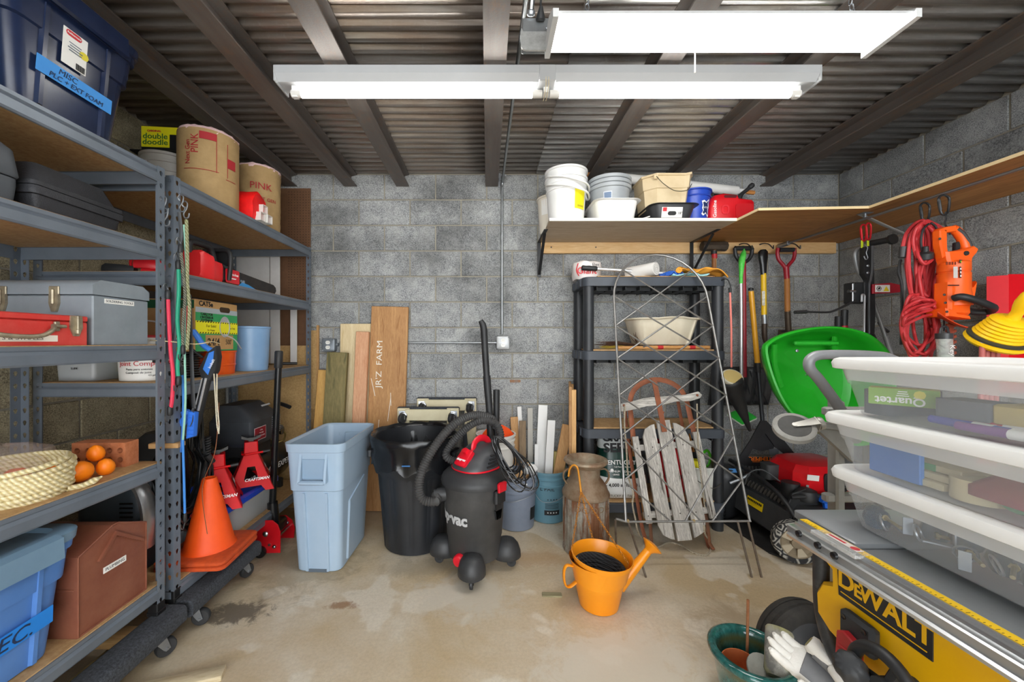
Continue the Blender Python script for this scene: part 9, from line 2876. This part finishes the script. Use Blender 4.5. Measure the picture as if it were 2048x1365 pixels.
# white work gloves lying on the stand
GLW = mat('#dcdad4', '#e8e6e1', 0.9, scale=30, bump=0.4, bscale=160)
GLG = mat('#6f7073', '#7b7c7e', 0.75, scale=20)
def glove(label, M, seed):
 t = thing('work_glove', label, 'glove', (0, 0, 0), 0, 'white and grey work gloves', M=M)
 rr = random.Random(seed)
 b = MB()
 sec = lambda z, w, d, cx=0.0: [Vector((cx+w*math.cos(a), d*math.sin(a), z)) for a in [2*PI*q/22 for q in range(22)]]
 b.loft([sec(0.0, 0.044, 0.020), sec(0.012, 0.047, 0.024), sec(0.018, 0.043, 0.021), sec(0.06, 0.040, 0.018), sec(0.10, 0.046, 0.019), sec(0.145, 0.046, 0.017), sec(0.16, 0.040, 0.013), sec(0.165, 0.02, 0.006)])
 # fingers, unequal and curled
 for i, (x, L) in enumerate(((-0.033, 0.068), (-0.011, 0.080), (0.011, 0.074), (0.033, 0.056))):
  c = 0.6+0.25*rr.random()
  p = [Vector((x*0.9, 0, 0.145))]
  d = Vector((x*1.2, 0, 1)).normalized()
  for q in range(6):
   a = c*q/5
   p.append(p[-1]+Vector((d.x, -math.sin(a), math.cos(a)))*L/6)
  b.tube(p, [0.0125, 0.0125, 0.012, 0.0115, 0.011, 0.0098, 0.005], 12)
 p = [Vector((-0.030, -0.004, 0.065)), Vector((-0.052, -0.010, 0.085)), Vector((-0.062, -0.018, 0.105)), Vector((-0.062, -0.026, 0.122)), Vector((-0.058, -0.030, 0.132))]
 b.tube(p, [0.017, 0.0155, 0.014, 0.0125, 0.006], 12)
 b.done('glove_shell', GLW, t, smooth=60)
 g = MB()
 g.loft([sec(0.02, 0.030, 0.010), sec(0.022, 0.036, 0.022), sec(0.10, 0.040, 0.0215), sec(0.135, 0.038, 0.018), sec(0.138, 0.030, 0.008)], M=T(0, -0.0035, 0))
 g.done('grey_palm', GLG, t, smooth=60)
 k = MB()
 k.loft([sec(-0.0015, 0.036, 0.014), sec(0.0005, 0.036, 0.014)])
 k.done('cuff_opening', mat('#a39a6a', '#7d7550', 0.9, scale=60), t)
 return t
glove('upper white work glove with grey palm, cuff open towards the wheel', aim(at(1618, 1284, 1.07), at(1700, 1362, 1.0)) @ rot(0, 0, -0.5), 3)
glove('lower white work glove with fingers pointing at the glazed pot', aim(at(1735, 1420, 0.98), at(1620, 1338, 1.06)) @ rot(0, 0, 2.6), 5)
# ---- stacked clear bins
FROST = frosted(0.29)
FROSTW = frosted(0.70)
LIDW = mat('#eeeeec', None, 0.35)
BX, BY = 1.166, 0.762
BINS = []
for k, (z, lb) in enumerate(((ZT+0.002, 'lowest clear bin with white lid, full of hardware, on the saw'), (ZT+0.1490, 'middle clear bin with white lid holding tape and craft supplies'), (ZT+0.2960, 'top clear bin with white lid holding markers and green box'))):
 t = thing('storage_bin', lb, 'storage bin', (BX-(0.012 if k == 1 else 0), BY+(0.006 if k == 1 else 0), z), 0.0, 'stacked clear storage bins')
 w0, d0, w1, d1, h = 0.385, 0.565, 0.43, 0.605, 0.132
 sec = lambda f, e=0.0, zz=None: rrect(w0+(w1-w0)*f+e, d0+(d1-d0)*f+e, 0.045, 6, z=h*f if zz is None else zz)
 b = MB()
 b.loft([sec(0, -0.02, 0), sec(0, -0.004, 0.006), sec(0.62), sec(0.63, 0.006), sec(0.70, 0.007)])
 o = b.done('tub', FROST, t, smooth=40)
 b = MB()
 b.loft([sec(0.70, 0.007), sec(0.98, 0.010), sec(1.0, 0.022)], False, False)
 b.done('tub_rim', FROSTW, t, smooth=40)
 b = MB()
 b.loft([sec(1.0, 0.026, h-0.010), sec(1.0, 0.034, h-0.008), sec(1.0, 0.038, h+0.006), sec(1.0, 0.030, h+0.016), sec(1.0, 0.014, h+0.020), sec(1.0, -0.02, h+0.020), sec(1.0, -0.034, h+0.0145)])
 b.done('lid', LIDW, t, smooth=40)
 BINS.append(z)
# contents of the top bin
z2 = BINS[2]+0.008
fx = BX-0.18
t = thing('eraser_box', 'green marker eraser carton printed upside down in the top bin', 'box', (fx+0.045, 0.965, z2+0.030), -0.85)
MB().box((0, 0, 0.020), (0.12, 0.05, 0.042), 0.002).done('carton', mat('#d9cc62', None, 0.6), t)
MB().box((0, -0.0256, 0.020), (0.119, 0.0012, 0.041)).done('green_face', mat('#7fae2e', None, 0.5), t)
text('Quartet', 0.026, INKW, t, frame('-y', (-0.005, -0.0268, 0.011)) @ rot(0, 0, PI), bold=0.0006)
plate('yellow_disc', 0.020, 0.020, mat('#e4dc4a', None, 0.5), t, frame('-y', (0.028, -0.0266, 0.028)), r=0.009)
for k in range(3):
 plate('print_line', 0.022-0.003*k, 0.0022, INKW, t, frame('-y', (0.0, -0.0266, 0.024+k*0.005)))
t = thing('felt_eraser', 'dark felt eraser block at back of the top bin', 'eraser', (BX-0.10, 1.0, z2))
MB().loft([rrect(0.15, 0.07, 0.02, 4, z=z) for z in (0, 0.062)]).done('block', mat('#3d434e', None, 0.8), t)
t = thing('felt_eraser', 'grey and tan eraser block in middle of the top bin', 'eraser', (fx+0.06, 0.835, z2+0.02), 0.1)
MB().loft([rrect(0.07, 0.095, 0.01, 3, z=z) for z in (0, 0.04)]).done('grey_block', mat('#5a6068', None, 0.8), t)
MB().box((0, -0.075, 0.02), (0.07, 0.055, 0.042), 0.004).done('tan_block', mat('#cdb86a', '#c2ac5e', 0.7), t)
PENS = (('#3a3fb0', 0.0), ('#c8323f', 0.02), ('#7a3a8a', -0.018), ('#2f55b5', 0.045), ('#9aa3ad', 0.066))
for k, (c, dx) in enumerate(PENS):
 t = thing('marker', ['blue whiteboard marker with white cap in the top bin', 'red whiteboard marker with white cap in the top bin', 'purple whiteboard marker with white cap nearest the bin wall', 'second blue whiteboard marker behind the red one', 'grey whiteboard marker behind the blue ones'][k], 'marker', (fx+0.02+dx, 0.79-0.035*(k % 3), z2+0.011+0.004*(k % 2)), -PI/2+R.uniform(-0.05, 0.05), 'whiteboard markers in the top bin')
 m = mat(c, None, 0.45)
 MB().cyl((-0.095, 0, 0), (-0.012, 0, 0), 0.0085, 0.0095, n=14).cyl((0.018, 0, 0), (0.05, 0, 0), 0.0093, n=14).done('barrel', m, t)
 MB().cyl((-0.014, 0, 0), (0.02, 0, 0), 0.0098, n=14).cyl((0.048, 0, 0), (0.10, 0, 0), 0.0102, n=14).done('white_cap', WHITE, t)
t = thing('blue_card', 'blue card lying on the floor of the top bin', 'card', (BX-0.12, 0.62, z2))
MB().box((0, 0, 0.004), (0.14, 0.16, 0.008), 0.001).done('card', mat('#4a63a8', None, 0.6), t)
# middle bin
z1 = BINS[1]+0.008
t = thing('blue_folder', 'bright blue folder standing at far end of the middle bin', 'folder', (BX-0.165, 0.985, z1))
MB().box((0, -0.03, 0.045), (0.012, 0.12, 0.088), 0.002).done('folder', mat('#2f7fd6', None, 0.5), t)
t = thing('paper_pack', 'cream paper packets with green corner in the middle bin', 'packet', (BX-0.125, 0.93, z1))
for k in range(3):
 MB().box((0.0+0.008*k, -0.02*k, 0.010+k*0.018), (0.08, 0.15-0.02*k, 0.016), 0.002).done('packet', mat('#d9cfae', '#cbbf98', 0.7), t)
plate('green_corner', 0.035, 0.015, mat('#3fa56a', None, 0.6), t, frame('-x', (-0.0245, -0.03, 0.045)))
t = thing('red_tape', 'dark red folded bag in the middle bin', 'bag', (BX-0.13, 0.71, z1+0.02))
MB().loft([rrect(0.10*s, 0.20*s, 0.02, 3, z=z) for s, z in ((1, 0), (1.0, 0.02), (0.6, 0.055), (0.2, 0.062))]).done('cloth', mat('#8d2a3a', None, 0.7), t)
t = thing('green_tape', 'green roll of tape on edge in the middle bin', 'tape', (BX-0.150, 0.745, z1+0.036))
MB().torus(0.026, 0.008, 24, 8, M=rot(0, PI/2, 0)).done('roll', mat('#4a9a68', None, 0.5), t)
t = thing('tape_roll', 'cream roll of masking tape lying in the middle bin', 'tape', (BX-0.135, 0.815, z1))
MB().lathe([(0.024, 0), (0.042, 0), (0.042, 0.045), (0.024, 0.045)], 26).done('roll', mat('#d6c9a4', None, 0.7), t)
t = thing('red_dispenser', 'red plastic tape dispenser near front of the middle bin', 'dispenser', (BX-0.140, 0.63, z1))
MB().prism([(-0.05, 0), (0.05, 0), (0.045, 0.05), (0.02, 0.07), (0.01, 0.05), (-0.02, 0.045), (-0.045, 0.07)], -0.02, 0.02, M=frame('-x'), b=0.003).done('body', mat('#d0283a', None, 0.4), t)
t = thing('grey_card', 'pale grey cards and white box at the middle bin centre', 'box', (BX-0.11, 0.68, z1))
MB().box((0.03, 0, 0.035), (0.06, 0.09, 0.07), 0.002).done('box', mat('#b9b4ac', None, 0.6), t)
t = thing('dark_case', 'brown red case at near end of the middle bin', 'case', (BX-0.12, 0.545, z1))
MB().loft([rrect(0.12, 0.11, 0.012, 3, z=z) for z in (0, 0.075)]).done('case', mat('#8a4a48', None, 0.6), t)
# lowest bin: hardware
z0 = BINS[0]+0.007
STB = mat('#3f5468', '#566b80', 0.35, 0.5)
rr = random.Random(4)
for k in range(28):
 y = 0.52+0.50*(k+0.5)/28+rr.uniform(-0.01, 0.01)
 x = BX-0.165+rr.uniform(0, 0.08)
 ty = k % 4
 nm, cat = (('steel_bracket', 'bracket'), ('bolt', 'bolt'), ('hose_clamp', 'clamp'), ('blue_pouch', 'pouch'))[ty]
 lbs = ('steel angle bracket among hardware in the lowest bin', 'steel bolt among hardware in the lowest bin', 'round wire clamp among hardware in the lowest bin', 'dark blue plastic pouch of parts in the lowest bin')
 t = thing(nm, lbs[ty], cat, (x, y, z0+rr.uniform(0.0, 0.022)), rr.uniform(0, 3.1), ('steel brackets in the lowest bin', 'bolts in the lowest bin', 'wire clamps in the lowest bin', 'blue pouches in the lowest bin')[ty])
 if ty == 0:
  b = MB()
  b.prism([(0, 0), (0.05, 0), (0.05, 0.003), (0.003, 0.003), (0.003, 0.04), (0, 0.04)], -0.009, 0.009, M=frame('-y', (-0.02, 0, 0.002)))
  b.done('angle', mat('#b9c0c8', '#98a2ac', 0.35, 0.7), t, smooth=0)
 elif ty == 1:
  b = MB()
  b.cyl((-0.03, 0, 0.008), (0.02, 0, 0.010), 0.004, n=8)
  b.cyl((0.02, 0, 0.010), (0.026, 0, 0.010), 0.008, n=6)
  b.done('bolt', mat('#d9c9a0', '#b5a880', 0.35, 0.7), t)
 elif ty == 2:
  MB().torus(0.018, 0.0025, 18, 6, M=T(0, 0, 0.02) @ rot(1.2, 0.4, 0)).done('ring', mat('#cdd2d8', '#9aa3ac', 0.3, 0.8), t)
 else:
  b = MB()
  b.loft([[Vector((0.030*s*math.cos(a)*(1+0.2*math.sin(3*a+k)), 0.026*s*math.sin(a), zz)) for a in [2*PI*q/14 for q in range(14)]] for s, zz in ((0.8, 0), (1, 0.018), (0.8, 0.04), (0.2, 0.052))])
  b.done('pouch', mat('#33495f', '#4a6076', 0.4), t)
# ---- glazed pot
def glaze():
 q = NT('glaze')
 v = q.coord((6, 6, 1.2))
 f = q.noise(v, 4, 5, 0.7)
 g = q.noise(q.coord(), 40, 4, 0.7)
 tc = q.n('ShaderNodeTexCoord')
 sp = q.n('ShaderNodeSeparateXYZ')
 q.l(tc.outputs['Object'], sp.inputs[0])
 c = q.mix(q.ramp(f, [(0.35, 0.0), (0.65, 1.0)]), '#16433f', '#2c6e6a')
 c = q.mix(q.ramp(g, [(0.5, 0.0), (0.75, 0.5)]), c, '#4a918c')
 c = q.mix(q.ramp(sp.outputs['Z'], [(0.150, 0.0), (0.185, 0.75), (0.205, 0.0)]), c, '#5b5320')
 c = q.mix(q.ramp(f, [(0.55, 0.0), (0.7, 0.35)]), c, '#3a4a22')
 return q.out(c, 0.12, 0.0, Coat_Weight=0.5)
px, py = 0.935, 1.375
t = thing('glazed_pot', 'teal and olive glazed ceramic flower pot on the floor', 'pot', (px, py, 0.0))
b = MB()
b.lathe([(0.085, 0), (0.092, 0.004), (0.098, 0.05), (0.112, 0.13), (0.122, 0.185), (0.134, 0.195), (0.139, 0.205), (0.138, 0.216), (0.128, 0.222), (0.115, 0.220), (0.108, 0.206), (0.104, 0.19), (0.085, 0.03)], 52)
b.done('pot', glaze(), t, smooth=60)
t = thing('terracotta_pot', 'small terracotta pot nested inside the glazed pot', 'pot', (px-0.030, py-0.005, 0.055), 0, M=T(px-0.030, py+0.012, 0.070) @ rot(0.1, -0.12, 0) @ Matrix.Scale(0.78, 4))
MB().lathe([(0.045, 0), (0.05, 0.003), (0.064, 0.10), (0.073, 0.102), (0.075, 0.135), (0.070, 0.137), (0.064, 0.10), (0.048, 0.012)], 36).done('pot', mat('#c8703f', '#b9622f', 0.8), t)
t = thing('stone_disc', 'flat round grey slate piece standing in the glazed pot', 'stone', (0, 0, 0), 0, M=T(px+0.022, py-0.045, 0.165) @ rot(0.55, 0.25, 0))
MB().lathe([(0.06, -0.006), (0.067, -0.002), (0.067, 0.004), (0.06, 0.008), (0.002, 0.009)], 26).done('disc', mat('#a5a69f', '#8d8e86', 0.85, scale=16, bump=0.2), t)
t = thing('lichen_log', 'lichen covered broken log piece lying across the glazed pot', 'log', (0, 0, 0))
a_, c_ = Vector((px+0.035, py-0.075, 0.185)), Vector((px+0.105, py+0.01, 0.285))
def logmat():
 q = NT('lichen_bark')
 v = q.coord()
 f = q.noise(v, 14, 5, 0.7)
 tc = q.n('ShaderNodeTexCoord')
 c = q.mix(q.ramp(f, [(0.4, 0.0), (0.6, 1.0)]), '#6f6d68', '#a7a59c')
 h = q.noise(q.coord(loc=(3, 0, 1)), 9, 3)
 c = q.mix(q.ramp(h, [(0.45, 0.0), (0.6, 0.8)]), c, '#b9b77a')
 q.bump(f, 0.4, 0.006)
 return q.out(c, 0.85)
M = aim(a_, c_)
L = (c_-a_).length
MB().loft([[Vector((r*math.cos(q)*(1+0.06*math.sin(3*q)), r*0.85*math.sin(q), z)) for q in [2*PI*i/24 for i in range(24)]] for r, z in ((0.030, 0), (0.038, 0.01), (0.040, L*0.5), (0.041, L-0.008), (0.036, L), (0.004, L+0.004))], M=M).done('bark', logmat(), t, smooth=50)
b = MB()
b.grid(lambda u, v: M @ Vector((0.0415*math.cos(-2.6+2.2*u), 0.037*math.sin(-2.6+2.2*u), L*(0.02+0.94*v))), 10, 8)
o = b.done('dark_bark', mat('#3b3835', '#575048', 0.9, scale=30, bump=0.5), t, smooth=60)
m = o.modifiers.new('thick', 'SOLIDIFY')
m.thickness = 0.003
m.offset = 1
t = thing('plant_stake', 'thin rusty brown stake standing up in the glazed pot', 'stake', (px+0.018, py+0.055, 0.04))
MB().tube([(0, 0, 0), (0.002, 0, 0.15), (0.006, 0.002, 0.32)], 0.0048, 8).done('stake', mat('#a8704a', '#8a5836', 0.7, scale=30), t)
